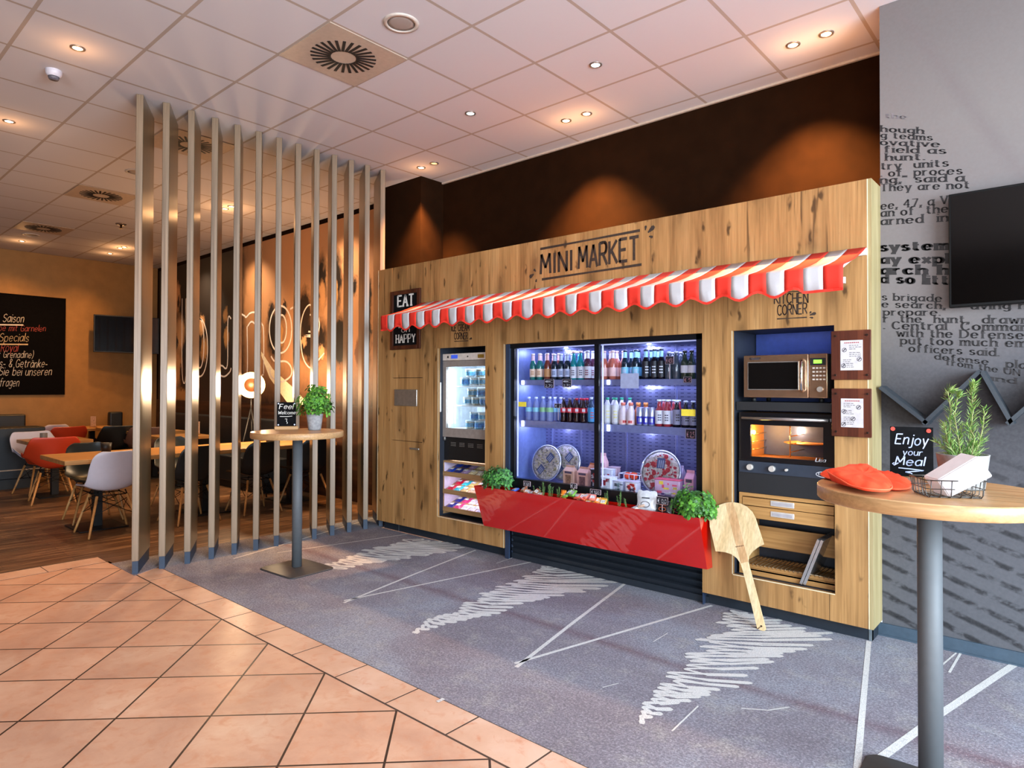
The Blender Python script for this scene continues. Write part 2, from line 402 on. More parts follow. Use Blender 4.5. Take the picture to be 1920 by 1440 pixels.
# border course of straight tiles
t = NT('border_tile'); p = t.pr(Roughness=.42); w = t.coord()
n1 = t.noise(w, 3.2, 5, .6, .4); n2 = t.noise(w, 14, 4, .6, .6)
c = t.ramp(n1, ((.3, lin('c59678')), (.55, lin('d3aa8e')), (.75, lin('dcbaa2'))))
c = t.mix(t.ramp(n2, ((.54, (0, 0, 0, 1)), (.72, (.7, .7, .7, 1)))), c, lin('c68460'))
t.l(c, p.inputs['Base Color']); t.bump(n2, .25, .003, p); M_BORD = t.m
M_GROUT = mat('grout', '4a3528', .9)
mb = MB()
x = -5.285
while x < 3.9:
    mb.box((x + .005, 1.891, -.1), (x + .402, 2.085, .0006)); x += .407
mb.box((-5.60, 1.891, -.1), (-5.290, 2.085, .0005))
mb.mi = 1; mb.box((-5.62, 1.876, -.1), (3.9, 2.090, -.0001))
struct(mb.build('floor.001', [M_BORD, M_GROUT]), 'course of terracotta border tiles along the carpet')
mb = MB(); y = 1.86
while y > -4.7:
    mb.box((-6.33, y - .400, -.1), (-6.112, y, .0005)); y -= .407
mb.mi = 1; mb.box((-6.335, -4.8, -.1), (-6.10, 1.86, -.0001))
struct(mb.build('floor.002', [M_BORD, M_GROUT]), 'course of terracotta border tiles along the wooden floor')
# carpet with its woven drawing
t = NT('carpet'); p = t.pr(Roughness=.95); p.inputs['Specular IOR Level'].default_value = .1
w = t.coord()
n1 = t.noise(w, .75, 4, .6, .5); n2 = t.noise(w, 5, 6, .75, .3); n3 = t.noise(w, 260, 2, .7); n4 = t.noise(t.coord((3, 40, 1), rot=(0, 0, .5)), 1, 4, .7)
c = t.ramp(n1, ((.3, lin('827880')), (.48, lin('948e98')), (.62, lin('a2a6b2')), (.8, lin('abadb4'))))
c = t.mix(t.ramp(n2, ((.52, (0, 0, 0, 1)), (.68, (.5, .5, .5, 1)))), c, lin('bdb9b0'))
c = t.mix(t.ramp(n4, ((.60, (0, 0, 0, 1)), (.72, (.35, .35, .35, 1)))), c, lin('b9b7b2'))
# a band of faded maroon running with the wall
sx = t.n('ShaderNodeSeparateXYZ'); t.l(w, sx.inputs[0])
bd = t.math('ABSOLUTE', t.math('SUBTRACT', t.math('ADD', sx.outputs[1], t.math('MULTIPLY', n1, .10)), 3.21))
bd = t.math('MULTIPLY', t.math('SUBTRACT', 1.0, t.math('MINIMUM', t.math('MULTIPLY', bd, 14.), 1.0)), t.math('MULTIPLY', n2, 1.1))
c = t.mix(bd, c, lin('6b3f4c'))
n5 = t.noise(w, 95, 3, .8); c = t.mix(t.ramp(n5, ((.40, (.55, .55, .55, 1)), (.55, (0, 0, 0, 1)))), c, lin('55525a')); c = t.mix(t.ramp(n5, ((.56, (0, 0, 0, 1)), (.68, (.5, .5, .5, 1)))), c, lin('c4c4c8'))
c = t.mix(t.ramp(n3, ((.35, (.35, .35, .35, 1)), (.7, (0, 0, 0, 1)))), c, tuple(x * .55 for x in lin('77757c')[:3]) + (1,))
t.l(c, p.inputs['Base Color']); t.bump(n3, .5, .004, p); M_CARPET = t.m
t = NT('carpet_white'); p = t.pr(Roughness=.95); w = t.coord(); n3 = t.noise(w, 230, 2, .7); n2 = t.noise(w, 18, 4, .7)
c = t.ramp(n3, ((.35, lin('b3b1b0')), (.6, lin('dcdad6')))); c = t.mix(t.ramp(n2, ((.58, (0, 0, 0, 1)), (.72, (.5, .5, .5, 1)))), c, lin('8d8c90'))
t.l(c, p.inputs['Base Color']); t.bump(n3, .5, .004, p); M_CWHITE = t.m
mb = MB()
pl = [(3.9, 2.090), (3.9, 4.36), (-5.44, 4.36), (-5.44, 4.955), (-6.02, 4.955), (-6.02, 1.865), (-5.50, 1.865), (-5.63, 2.090)]
mb.prism([(x, y, -.1) for x, y in pl], (0, 0, .102))
mb.mi = 1
def pline(pts, w, z=.0032): stroke(mb, [atz(x, y, 0) for x, y in pts], w, (0, 0, z))
def resample(pts, n):
    P = [Vector(q) for q in pts]; L = [0]
    for a, b in zip(P, P[1:]): L.append(L[-1] + (b - a).length)
    out = []
    for k in range(n):
        d = L[-1] * k / (n - 1); i = 0
        while i < len(P) - 2 and L[i + 1] < d: i += 1
        f = (d - L[i]) / max(L[i + 1] - L[i], 1e-6); out.append(P[i].lerp(P[i + 1], min(f, 1)))
    return out
def scribble(left, right, n, wd, o=(0, 0), s=1.0, seed=3):
    r = random.Random(seed)
    Lp = resample([(o[0] + x * s, o[1] + y * s) for x, y in left], n); Rp = resample([(o[0] + x * s, o[1] + y * s) for x, y in right], n)
    pts = []
    for a, b in zip(Lp, Rp):
        k = r.uniform(-.06, .14); a = a + (b - a) * k; k = r.uniform(-.06, .16); b = b + (a - b) * k
        m1 = a.lerp(b, .04) + Vector((0, -1.2)); m2 = a.lerp(b, .5) + Vector((0, r.uniform(-1, 1))); m3 = a.lerp(b, .96) + Vector((0, -1.0))
        pts += [a, m1, m2, m3, b, b.lerp(a, .04) + Vector((0, 1.2)), b.lerp(a, .5) + Vector((0, 1.4 + r.uniform(-.6, 1)))]
    W3 = [Vector(atz(q.x, q.y, 0)) for q in pts]; z = .0032
    for a, b in zip(W3, W3[1:]):
        d = (b - a); L = d.length
        if L < 1e-4: continue
        d /= L; s_ = Vector((-d.y, d.x, 0)) * wd * .5 * r.uniform(.8, 1.15); e_ = d * wd * .25; z += .000012; o_ = Vector((0, 0, z))
        mb.quad(a - e_ - s_ + o_, b + e_ - s_ + o_, b + e_ + s_ + o_, a - e_ + s_ + o_)
scribble([(60, 1100), (50, 1010), (120, 910), (190, 830), (310, 700), (410, 600), (430, 540), (520, 470), (550, 400), (620, 365), (730, 320), (780, 255), (720, 200), (780, 160), (830, 125)],
         [(70, 1100), (160, 1050), (290, 1015), (370, 930), (490, 910), (555, 875), (820, 825), (1020, 745), (1070, 655), (1120, 615), (1170, 575), (1420, 500), (1690, 450), (1690, 395), (1810, 345), (1500, 270), (1200, 190), (1000, 150)],
         32, .023, (1190, 1120), .21354, 5)
scribble([(777, 1187), (800, 1165), (845, 1150), (858, 1141), (875, 1132), (893, 1124), (897, 1119), (920, 1110), (935, 1101), (952, 1096), (972, 1090), (990, 1081), (990, 1075), (1004, 1069), (1018, 1064)],
         [(785, 1185), (812, 1178), (877, 1161), (927, 1154), (969, 1143), (985, 1134), (1002, 1128), (1052, 1120), (1068, 1113), (1117, 1108), (1150, 1098), (1160, 1092), (1120, 1080), (1080, 1070), (1040, 1063)], 30, .025, seed=8)
scribble([(606, 1062), (640, 1050), (663, 1042), (686, 1033), (701, 1028), (722, 1027), (745, 1020), (752, 1014)],
         [(650, 1067), (700, 1055), (735, 1052), (775, 1045), (840, 1035), (872, 1024), (850, 1018), (800, 1012)], 19, .028, seed=9)
for a, wd in ((((438, 1048), (560, 1013), (700, 972)), .02), (((520, 1037), (764, 1002)), .014), (((645, 1131), (770, 1080), (892, 1032)), .02), (((645, 1127), (1003, 1053)), .018),
              (((968, 1252), (1075, 1168), (1173, 1094)), .024), (((965, 1245), (1335, 1136)), .022), (((1629, 1203), (1607, 1445)), .026), (((1900, 1248), (1760, 1342), (1600, 1460)), .036),
              (((820, 1317), (832, 1311)), .02), (((1309, 1325), (1260, 1372)), .008), (((1390, 1329), (1440, 1333), (1480, 1327)), .008), (((1801, 1226), (1780, 1262)), .012), (((1793, 1225), (1762, 1252)), .009),
              (((1225, 1204), (1252, 1188)), .006), (((930, 1057), (968, 1044)), .006), (((1130, 1290), (1160, 1282)), .006)):
    pline([q for q in a], wd)
struct(mb.build('floor.003', [M_CARPET, M_CWHITE]), 'grey carpet with white scribbles and long lines')
# wooden floor of the dining room, boards run with y
t = NT('wood_floor'); p = t.pr(Roughness=.38)
v = t.coord(rot=(0, 0, radians(90)))
br = t.n('ShaderNodeTexBrick', offset=.37, squash=1.0); t.l(v, br.inputs['Vector'])
for k, q in (('Scale', 1.0), ('Mortar Size', .0016), ('Brick Width', 1.25), ('Row Height', .125), ('Bias', 0.0)): br.inputs[k].default_value = q
br.inputs['Color1'].default_value = (.55, .55, .55, 1); br.inputs['Color2'].default_value = (1.2, 1.15, 1.1, 1)
n1 = t.noise(t.coord((38, 1.6, 1)), 1, 6, .65, .3)
c = t.ramp(n1, ((.25, lin('241710')), (.5, lin('64462f')), (.75, lin('b89470')))); c = t.mix(.8, c, br.outputs['Color'], 'MULTIPLY'); c = t.mix(br.outputs['Fac'], c, lin('22160f'))
t.l(c, p.inputs['Base Color']); t.bump(n1, .15, .003, p); M_WFLOOR = t.m
mb = MB(); mb.box((XL, -4.8, -.1), (-6.34, 4.955, 0)); mb.box((-6.34, 1.862, -.1), (-6.022, 4.955, 0))
struct(mb.build('floor.004', M_WFLOOR), 'brown plank floor of the dining room')

# ceiling
t = NT('ceiling_tile'); p = t.pr(Roughness=.9); p.inputs['Specular IOR Level'].default_value = .1
v = t.coord(loc=(2.905 + 625, -2.905 + 625, 0))
br = t.n('ShaderNodeTexBrick', offset=0.0, squash=1.0); t.l(v, br.inputs['Vector'])
for k, q in (('Scale', 1.0), ('Mortar Size', .0115), ('Mortar Smooth', .0), ('Brick Width', .625), ('Row Height', .625), ('Bias', 0.0)): br.inputs[k].default_value = q
br.inputs['Color1'].default_value = lin('c6c1c3'); br.inputs['Color2'].default_value = lin('cbc6c7'); br.inputs['Mortar'].default_value = lin('a8988a')
n = t.noise(t.coord(), 90, 3, .7)
c = t.mix(t.math('MULTIPLY', n, .12), br.outputs['Color'], (.6, .58, .57, 1)); t.l(c, p.inputs['Base Color'])
t.bump(t.math('SUBTRACT', t.math('MULTIPLY', n, .1), br.outputs['Fac']), .25, .004, p); M_CEIL = t.m
mb = MB(); mb.box((XL, -4.8, CZ), (3.9, YB, CZ + .12)); struct(mb.build('ceiling', M_CEIL), 'suspended ceiling of square white tiles')
mb = MB(); mb.box((-5.40, YB - .022, CZ - .018), (-.92, YB - .002, CZ - .001)); struct(mb.build('trim_1', mat('angle_trim', 'b9a898', .5)), 'pale angle trim between ceiling and dark wall')

# dark wall above the market, column, dining walls
M_DARK = mat('dark_paint', '1f1006', .8, var=.08, scale=8, bump=.05, spec=.04)
M_LOBBY = mat('lobby_paint', '5a4a3e', .8)
M_OCHRE = mat('ochre_paint', '98703f', .75, var=.05, scale=6, bump=.05)
mb = MB(); mb.box((XL, YB, 0), (3.9, YB + .15, CZ)); struct(mb.build('wall_back', M_DARK), 'dark brown wall behind and above the wooden market front')
mb = MB(); mb.box((-6.05, 4.63, 0), (-5.40, YB, CZ)); struct(mb.build('wall_column', M_DARK), 'dark brown boxed column at the end of the slat screen')
mb = MB(); mb.box((XL - .15, -4.8, 0), (XL, YB + .15, CZ)); struct(mb.build('wall_left', M_OCHRE), 'ochre end wall of the dining room')
mb = MB(); mb.box((XL, -4.95, 0), (3.9, -4.8, CZ)); struct(mb.build('wall_front', M_LOBBY), 'lobby wall behind the camera')
# newspaper wall
t = NT('newspaper_print'); p = t.pr(Roughness=.7); p.inputs['Specular IOR Level'].default_value = .15
w = t.coord(); sx = t.n('ShaderNodeSeparateXYZ'); t.l(w, sx.inputs[0])
X_, Z_ = sx.outputs[0], sx.outputs[2]
n1 = t.noise(t.coord((1.2, 1, 1.2)), 1.3, 3, .5, .2); n2 = t.noise(w, 60, 3, .6)
paper = t.ramp(t.math('ADD', t.math('DIVIDE', Z_, 3.8), t.math('MULTIPLY', n1, .12)), ((.16, lin('4c4c50')), (.30, lin('403f43')), (.43, lin('2e2d30')), (.49, lin('4a484b')), (.57, lin('6a6361')), (.70, lin('6e6664')), (.85, lin('736b67')), (1.0, lin('6a625f'))))
# the sheet in front bends away: a dark fold running up to the ceiling
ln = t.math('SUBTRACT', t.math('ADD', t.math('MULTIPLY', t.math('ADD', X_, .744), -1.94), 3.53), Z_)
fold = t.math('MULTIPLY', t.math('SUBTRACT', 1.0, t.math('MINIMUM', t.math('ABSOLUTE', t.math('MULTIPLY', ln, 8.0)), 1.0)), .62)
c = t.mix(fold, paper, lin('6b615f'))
# out-of-focus words in the lowest part
wv = t.coord((1, 1, 1), rot=(0, radians(-20), 0)); nd = t.noise(t.coord((4, 1, 4)), 1.5, 3, .6); s2 = t.n('ShaderNodeSeparateXYZ'); t.l(wv, s2.inputs[0])
rows = t.math('SINE', t.math('MULTIPLY_ADD', nd, 2.2, t.math('MULTIPLY', s2.outputs[2], 2 * pi / .088)))
words = t.noise(t.coord((13, 1, 22), rot=(0, radians(-20), 0)), 1, 3, .55, .3)
blur = t.math('MULTIPLY', t.ramp(rows, ((.15, (0, 0, 0, 1)), (.85, (1, 1, 1, 1)))), t.ramp(words, ((.38, (0, 0, 0, 1)), (.55, (1, 1, 1, 1)))))
low = t.ramp(t.math('DIVIDE', Z_, 1.5), ((.60, (1, 1, 1, 1)), (.80, (0, 0, 0, 1))))
c = t.mix(t.math('MULTIPLY', t.math('MULTIPLY', blur, low), 1.0), c, lin('18181b'))
c = t.mix(t.math('MULTIPLY', n2, .15), c, (.3, .29, .3, 1))
t.l(c, p.inputs['Base Color']); M_NEWS = t.m
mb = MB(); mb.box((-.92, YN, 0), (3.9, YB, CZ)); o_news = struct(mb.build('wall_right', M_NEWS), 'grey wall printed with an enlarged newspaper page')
M_INK = mat('print_ink', '1c1819', .6, var=.25, scale=40)
M_INK2 = mat('print_ink_soft', '6a6264', .6, var=.2, scale=40)
mb = MB()
def news(txt, a, b, xh, o, s, bold=False, ink=0):
    """one printed line between two points of the wall"""
    A = aty(o[0] + a[0] * s, o[1] + a[1] * s, YN); B = aty(o[0] + b[0] * s, o[1] + b[1] * s, YN)
    T = aty(o[0] + a[0] * s, o[1] + (a[1] - xh) * s, YN)
    u = B - A; wd = u.length; u.normalize(); h = (T - A).length * 1.5
    mb.mi = ink
    write(mb, txt, (A.x, YN - .0004, A.z), u, (0, 0, 1), w=wd, h=h, pen=(.85, .5) if bold else (.52, .27), serif=.95 if bold else .78, gap=1.5 if not bold else 1.7, nrm=(0, -1, 0))
n1_ = ((1640, 0), .41667); n2_ = ((1640, 560), .4722)
for a in (("the", (50, 530), (140, 536), 13, 1), ("hough", (30, 592), (218, 602), 17, 0), ("g teams", (30, 620), (258, 632), 17, 0), ("ovative", (27, 652), (290, 662), 17, 0), ("field as", (45, 685), (318, 692), 18, 0), ("hunt.", (52, 722), (222, 720), 19, 0),
          ("try  units", (30, 763), (330, 748), 20, 0), (". of  proces", (30, 795), (392, 783), 20, 0), ('ng," said a', (28, 825), (400, 815), 20, 0), ("They are not", (28, 860), (425, 847), 20, 0),
          ("ee, 47, a V", (30, 943), (328, 916), 22, 0), ("an of  the", (30, 975), (328, 955), 22, 0), ("arned  in", (30, 1012), (328, 995), 22, 0)):
    news(a[0], a[1], a[2], a[3], *n1_, ink=a[4])
for a in (("system", (28, 1130), (328, 1122), 24), ("ay expl", (28, 1185), (328, 1183), 24), ("arch h", (28, 1233), (328, 1234), 24), ("d so litt", (28, 1272), (328, 1280), 24)):
    news(*a, *n1_, bold=True)
for a in (("s brigade", (35, 1350), (300, 1357), 19), ("e search,", (35, 1382), (315, 1390), 19), ("prepare.", (42, 1418), (293, 1420), 19)):
    news(*a, *n1_)
for a in (("aving h", (385, 42), (600, 40), 17, 0), ("r  the  hunt,  drawn", (38, 93), (610, 99), 18, 0), (". Central  Comman", (38, 120), (610, 128), 19, 0), ("with the Defense", (90, 150), (590, 160), 19, 0), ("put too much em", (105, 180), (600, 192), 19, 0), ("officers said.", (138, 210), (492, 228), 18, 0),
          ("defense", (240, 240), (450, 262), 15, 0), ("pla", (525, 272), (600, 278), 19, 0), ("from the UN", (285, 262), (575, 306), 15, 0), ("and", (440, 322), (560, 338), 14, 0)):
    news(a[0], a[1], a[2], a[3], *n2_, ink=a[4])
o = mb.build('printed_text', [M_INK, M_INK2], fixn=False); o.parent = o_news; o['kind'] = 'structure'
M_SKIRT = mat('blue_grey_skirting', '3c4b58', .45)
mb = MB(); mb.box((-.939, YN - .014, 0), (3.9, YN - .0005, .075)); mb.box((-.939, YN - .02, 0), (3.9, YN, .012)); struct(mb.build('baseboard_right', M_SKIRT), 'blue grey skirting board below the newspaper wall')

# mural in the dining room
t = NT('mural_print'); p = t.pr(Roughness=.55)
w = t.coord(); s3 = t.n('ShaderNodeSeparateXYZ'); t.l(w, s3.inputs[0])
nz = t.noise(t.coord((3, 1, 2)), 2.0, 4, .6, .4); nf = t.noise(t.coord((9, 1, 5)), 2.0, 3, .6, .8)
XX = t.math('ADD', s3.outputs[0], t.math('MULTIPLY', t.math('SUBTRACT', nz, .5), .22)); ZZ = t.math('ADD', s3.outputs[2], t.math('MULTIPLY', t.math('SUBTRACT', nf, .5), .28))
c = t.ramp(t.math('DIVIDE', t.math('ADD', XX, 13.4), 7.4), ((.0, lin('150d09')), (.42, lin('1c110b')), (.455, lin('3a2416')), (.475, lin('9a6a44')), (.62, lin('b8855c')), (.86, lin('b07c54')), (1.0, lin('8a5c3a'))))
c = t.mix(t.ramp(t.math('DIVIDE', ZZ, 4.0), ((.30, (1, 1, 1, 1)), (.46, (0, 0, 0, 1)))), c, lin('2a1810'))
def blob(c, x, y, w_, h_, col, soft=.45, amt=1.):
    """an out-of-focus shape of the print, given where it shows on the wall"""
    o_ = aty(x, y, YB); rx_ = abs(aty(x + w_ / 2, y, YB).x - aty(x - w_ / 2, y, YB).x) / 2; rz_ = abs(aty(x, y + h_ / 2, YB).z - aty(x, y - h_ / 2, YB).z) / 2
    dx = t.math('DIVIDE', t.math('SUBTRACT', XX, o_.x), rx_); dz = t.math('DIVIDE', t.math('SUBTRACT', ZZ, o_.z), rz_)
    d = t.math('SQRT', t.math('ADD', t.math('MULTIPLY', dx, dx), t.math('MULTIPLY', dz, dz)))
    return t.mix(t.ramp(d, ((1 - soft, (amt, amt, amt, 1)), (1.0, (0, 0, 0, 1)))), c, lin(col))
for q in ((336, 560, 14, 70, 'c08a5c'), (340, 625, 22, 80, 'c4905f'), (335, 690, 24, 90, 'b07c50'), (342, 740, 50, 30, 'a0703f'), (338, 566, 6, 30, '1c100a'), (334, 640, 7, 34, '1c100a'), (343, 700, 7, 40, '1c100a'),
          (382, 610, 14, 44, 'b88454'), (386, 655, 16, 50, 'a87648'), (426, 590, 9, 34, '9a6a3c'), (428, 632, 12, 46, 'a8743f'), (320, 700, 20, 60, '6a4426'),
          (520, 628, 42, 120, '140b07'), (512, 590, 16, 60, '1a0f09'), (536, 582, 14, 40, '1a0f09'), (606, 530, 26, 130, '160c07'), (634, 530, 26, 150, '160c07'), (575, 585, 30, 110, '24150c'), (590, 640, 80, 110, '1c110a'), (640, 640, 40, 130, '140b07'), (667, 537, 16, 46, '160c07'), (692, 600, 20, 260, '120a06'),
          (607, 555, 14, 70, 'b07a4c'), (634, 548, 12, 60, 'b8804c'), (531, 625, 12, 56, 'b88048'), (596, 620, 14, 50, 'c08a58'), (606, 660, 16, 30, 'd09a68'), (573, 640, 10, 20, 'c8986a'), (652, 650, 10, 50, '9a6a40'), (560, 680, 16, 18, 'a87850'), (640, 700, 22, 30, '8a5a34'), (676, 660, 14, 70, '6a4226')):
    c = blob(c, *q)
t.l(c, p.inputs['Base Color']); M_MURAL = t.m
mb = MB(); mb.box((-13.4, YB - .03, 1.20), (-6.08, YB - .002, 3.66))
mb.mi = 1
def arc(cx, cz, rx, rz, a0, a1, w0, n=14):
    pts = [(cx + rx * cos(radians(a0 + (a1 - a0) * k / n)), YB - .0305, cz + rz * sin(radians(a0 + (a1 - a0) * k / n))) for k in range(n + 1)]
    ws = [w0 * (.25 + 1.3 * sin(pi * (k + .5) / (n + 1))) for k in range(n + 1)]
    stroke(mb, pts, ws, (0, -.0008, 0))
a = aty(490, 655, YB); b = aty(512, 700, YB); c_ = aty(545, 738, YB); d = aty(578, 765, YB)
stroke(mb, [(q.x, YB - .0305, q.z) for q in (a, b, c_, d)], [.02, .16, .26, .16], (0, -.0008, 0))
o_mur = struct(mb.build('wall_back.001', [M_MURAL, mat('mural_highlight', 'ffe9c4', .6)]), 'brown photographic mural of glasses behind the slat screen')
mb = MB()
M_LINE = mat('outline_white', 'e8d8cc', .5)
def outline(px, closed=False, w0=.028):
    pts = [aty(x, y, YB) for x, y in px]; pts = [Vector((q.x, YB - .031, q.z)) for q in pts]
    P = pts + ([pts[0]] if closed else []); Q = []
    for i in range(len(P) - 1):
        a = P[max(i - 1, 0)]; b = P[i]; c = P[i + 1]; d = P[min(i + 2, len(P) - 1)]
        for k in range(5):
            tt = k / 5; Q.append(.5 * ((2 * b) + (-a + c) * tt + (2 * a - 5 * b + 4 * c - d) * tt * tt + (-a + 3 * b - 3 * c + d) * tt ** 3))
    Q.append(P[-1]); stroke(mb, Q, w0, (0, -.001, 0))
def oval(cx, cy, rx, ry, a0=0, a1=360, n=16): return [(cx + rx * cos(radians(a0 + (a1 - a0) * k / n)), cy - ry * sin(radians(a0 + (a1 - a0) * k / n))) for k in range(n + 1)]
outline([(345, 560), (345, 700), (352, 703), (352, 560)])
outline(oval(378, 652, 15, 54)); outline(oval(378, 644, 8, 46))
outline([(408, 608), (408, 680), (414, 700), (424, 706), (434, 698), (437, 690)]); outline([(416, 606), (416, 676), (421, 686), (430, 684), (431, 600), (437, 598)])
outline([(455, 700), (455, 600), (461, 592), (465, 595), (472, 588), (480, 586), (488, 592), (494, 606), (498, 622), (498, 700)]); outline([(467, 612), (467, 700), (456, 702)])
outline([(468, 612), (474, 604), (480, 606), (486, 620), (486, 700), (498, 702)])
outline(oval(530, 618, 21, 44)); outline(oval(532, 617, 9, 26)); outline([(548, 580), (556, 576), (560, 582)]); outline([(512, 668), (520, 678), (540, 678), (550, 690), (548, 706), (530, 716), (512, 706), (510, 690)])
outline([(590, 628), (576, 630), (596, 630), (603, 610), (597, 586), (584, 572), (572, 590), (567, 625), (572, 670), (586, 690), (600, 676), (612, 662)], w0=.022)
outline([(582, 622), (592, 620), (592, 596), (585, 590)], w0=.022)
o = mb.build('outline_lettering', M_LINE, fixn=False); o.parent = o_mur; o['kind'] = 'structure'
# panelling and bench back under the mural
mb = MB(); mb.box((-13.4, YB - .05, .0), (-6.06, YB - .002, 1.20)); struct(mb.build('trim_2', wood('dark_wainscot', '24140c', '3a2216', '5a3824', 'X', knots=False)), 'dark brown wainscot under the mural')

# ceiling grilles and fittings -----------------------------------------------------------
M_VENT = mat('vent_plate', 'b3a08e', .5, var=.03); M_BLACK = mat('matt_black', '0b0b0c', .6)
def vent(loc, label):
    t = thing('ceiling_vent', label, 'vent', (loc[0], loc[1], CZ), 0, 'round slotted vents in the ceiling')
    mb = MB(); mb.box((-.309, -.309, -.006), (.309, .309, .004)); mb.build('vent_plate', M_VENT, t)
    mb = MB()
    for k in range(26):
        a = 2 * pi * k / 26 + .06; M = Matrix.Rotation(a, 4, 'Z'); M2 = Matrix.Translation((.085, 0, 0)) @ Matrix.Rotation(.16, 4, 'Z')
        mb.box((.0, -.0100, -.0085), (.136, .0100, -.0055), M=M @ M2)
    mb.build('slots', M_BLACK, t)
    return t
v0 = vent((-3.845, 2.593), 'square ceiling vent with radial slots nearest the camera, beside the round speaker')
for x, l in ((-6.345, 'square ceiling vent with radial slots seen through the wooden slats'), (-8.845, 'square ceiling vent with radial slots left of the slat screen, second furthest'), (-11.345, 'square ceiling vent with radial slots furthest away, near the ochre wall')):
    dup(v0, (x, 2.593, CZ), label=l)
M_SPK = mat('speaker_grille', '9c9088', .6, var=.1, scale=300); M_SPKR = mat('speaker_rim', 'c4b8ac', .45)
def speaker(x, y, label):
    t = thing('ceiling_speaker', label, 'speaker', (x, y, CZ), 0, 'round speakers in the ceiling')
    mb = MB(); mb.lathe([(.112, 0), (.112, -.006), (.088, -.010), (.086, -.004)], 32, cap=False); mb.build('rim', M_SPKR, t)
    mb = MB(); mb.lathe([(.087, -.003), (.06, -.006), (.001, -.007)], 32); mb.build('grille', M_SPK, t); return t
s0 = speaker(-3.215, 2.588, 'round ceiling speaker beside the nearest slotted vent')
dup(s0, (-7.60, 2.56, CZ), label='round ceiling speaker seen just left of the first slat'); dup(s0, (-11.97, 2.58, CZ), label='round ceiling speaker near the furthest slotted vent')
# downlights: a spot in every fitting, plus added ceiling fill at the warm ones
M_RIM = mat('downlight_rim', '8d7f74', .3, .6)
M_GLOW = mat('lamp_warm', 'fff1d8', .5, em='ffe2b0', ems=14.); M_GLOWC = mat('lamp_cool', 'e8fbff', .5, em='c8f4ff', ems=14.); M_GLOWD = mat('lamp_dim', 'd8a878', .5, em='ffb070', ems=2.)
def downlight(x, y, kind, label, power, aim, angle=60, blend=.6, group='recessed spot lamps in the ceiling'):
    t = thing('downlight', label, 'ceiling lamp', (x, y, CZ), 0, group)
    mb = MB(); mb.lathe([(.046, .0), (.046, -.005), (.034, -.008), (.030, -.001)], 20, cap=False); mb.build('rim', M_RIM, t)
    mb = MB(); mb.lathe([(.030, -.003), (.001, -.0035)], 16); mb.build('bulb', {'w': M_GLOW, 'c': M_GLOWC, 'd': M_GLOWD}[kind], t)
    if power and kind == 'w': light('ceiling_fill', 'POINT', (x, y, CZ - .16), 1.5 if x < -6 and y > 2 else 1.0, (1, .50, .20), shadow_soft_size=.03)  # added fill point below the fitting, warms the ceiling around it
    if power:
        light('spot_beam', 'SPOT', (x, y, CZ - .03), power, {'w': (1, .48, .15), 'c': (.75, .93, 1.0), 'd': (1, .62, .32)}[kind], aim=aim, spot_size=radians(angle), spot_blend=blend, shadow_soft_size=.03)
    return t
# ================================================================ ceiling lamps in place
WARM = 1.0
downlight(-5.10, 1.345, 'w', 'spot lamp in the ceiling left of the slatted screen, nearest the camera', 60, (-5.1, 1.5, 0), 90, 1)
downlight(-6.965, 1.335, 'w', 'spot lamp in the ceiling at the left edge of the photo', 60, (-6.9, 1.6, 0), 90, 1)
downlight(-2.596, 3.83, 'c', 'cool white spot lamp in the ceiling above the fridge, right of its twin', 30, (-2.6, 3.75, 0), 70, .8)
downlight(-3.845, 3.83, 'c', 'cool white spot lamp in the ceiling above the fridge, left of its twin', 34, (-3.9, 3.75, 0), 70, .8)
downlight(-1.456, 4.467, 'w', 'left spot of the warm pair nearest the newspaper wall', 720, (-1.50, 4.96, 1.55), 88, 1)
downlight(-1.249, 4.467, 'w', 'right spot of the warm pair nearest the newspaper wall', 70, (-1.2, 4.1, 2.0), 110, 1)
downlight(-3.332, 4.472, 'w', 'left spot of the middle warm pair above the market front', 720, (-3.32, 4.96, 1.55), 88, 1)
downlight(-3.120, 4.472, 'w', 'right spot of the middle warm pair above the market front', 60, (-3.1, 4.1, 2.0), 110, 1)
downlight(-5.190, 4.45, 'w', 'left spot of the warm pair beside the dark column', 640, (-5.40, 4.62, 1.6), 80, 1)
downlight(-4.988, 4.45, 'd', 'dim right spot of the pair beside the dark column', 8, (-4.98, 4.96, 2.0), 60, 1)
downlight(-8.30, 3.835, 'w', 'left spot of the pair seen between the fourth and fifth slats', 80, (-8.3, 4.4, 0), 100, 1)
downlight(-8.135, 3.84, 'w', 'right spot of the pair seen between the fourth and fifth slats', 80, (-7.2, 3.6, 0), 100, 1)
downlight(-11.995, 3.80, 'w', 'left spot of the far pair left of the slatted screen', 80, (-11.9, 3.4, 0), 100, 1)
downlight(-11.85, 3.815, 'w', 'right spot of the far pair left of the slatted screen', 60, (-12.6, 3.2, 0.5), 100, 1)
downlight(-12.61, 3.84, 'w', 'single spot left of the far pair of ceiling lamps', 60, (-13.5, 3.3, 1.2), 90, 1)
downlight(-12.60, 2.60, 'w', 'spot lamp beside the furthest ceiling vent', 60, (-13.5, 2.6, 1.4), 100, 1)
# added unseen spots without fittings, warming the mural wall and dining room
for x, y in ((-7.2, 4.3), (-9.6, 4.3), (-11.4, 4.4)):
    light('spot_beam', 'SPOT', (x, y, CZ - .05), 120, (1, .76, .50), aim=(x, YB, 1.9), spot_size=radians(95), spot_blend=1, shadow_soft_size=.04)
for x, y in ((-9.0, 2.0), (-7.0, 3.0)):
    light('spot_beam', 'SPOT', (x, y, CZ - .05), 90, (1, .68, .42), aim=(x, y, 0), spot_size=radians(110), spot_blend=1, shadow_soft_size=.04)

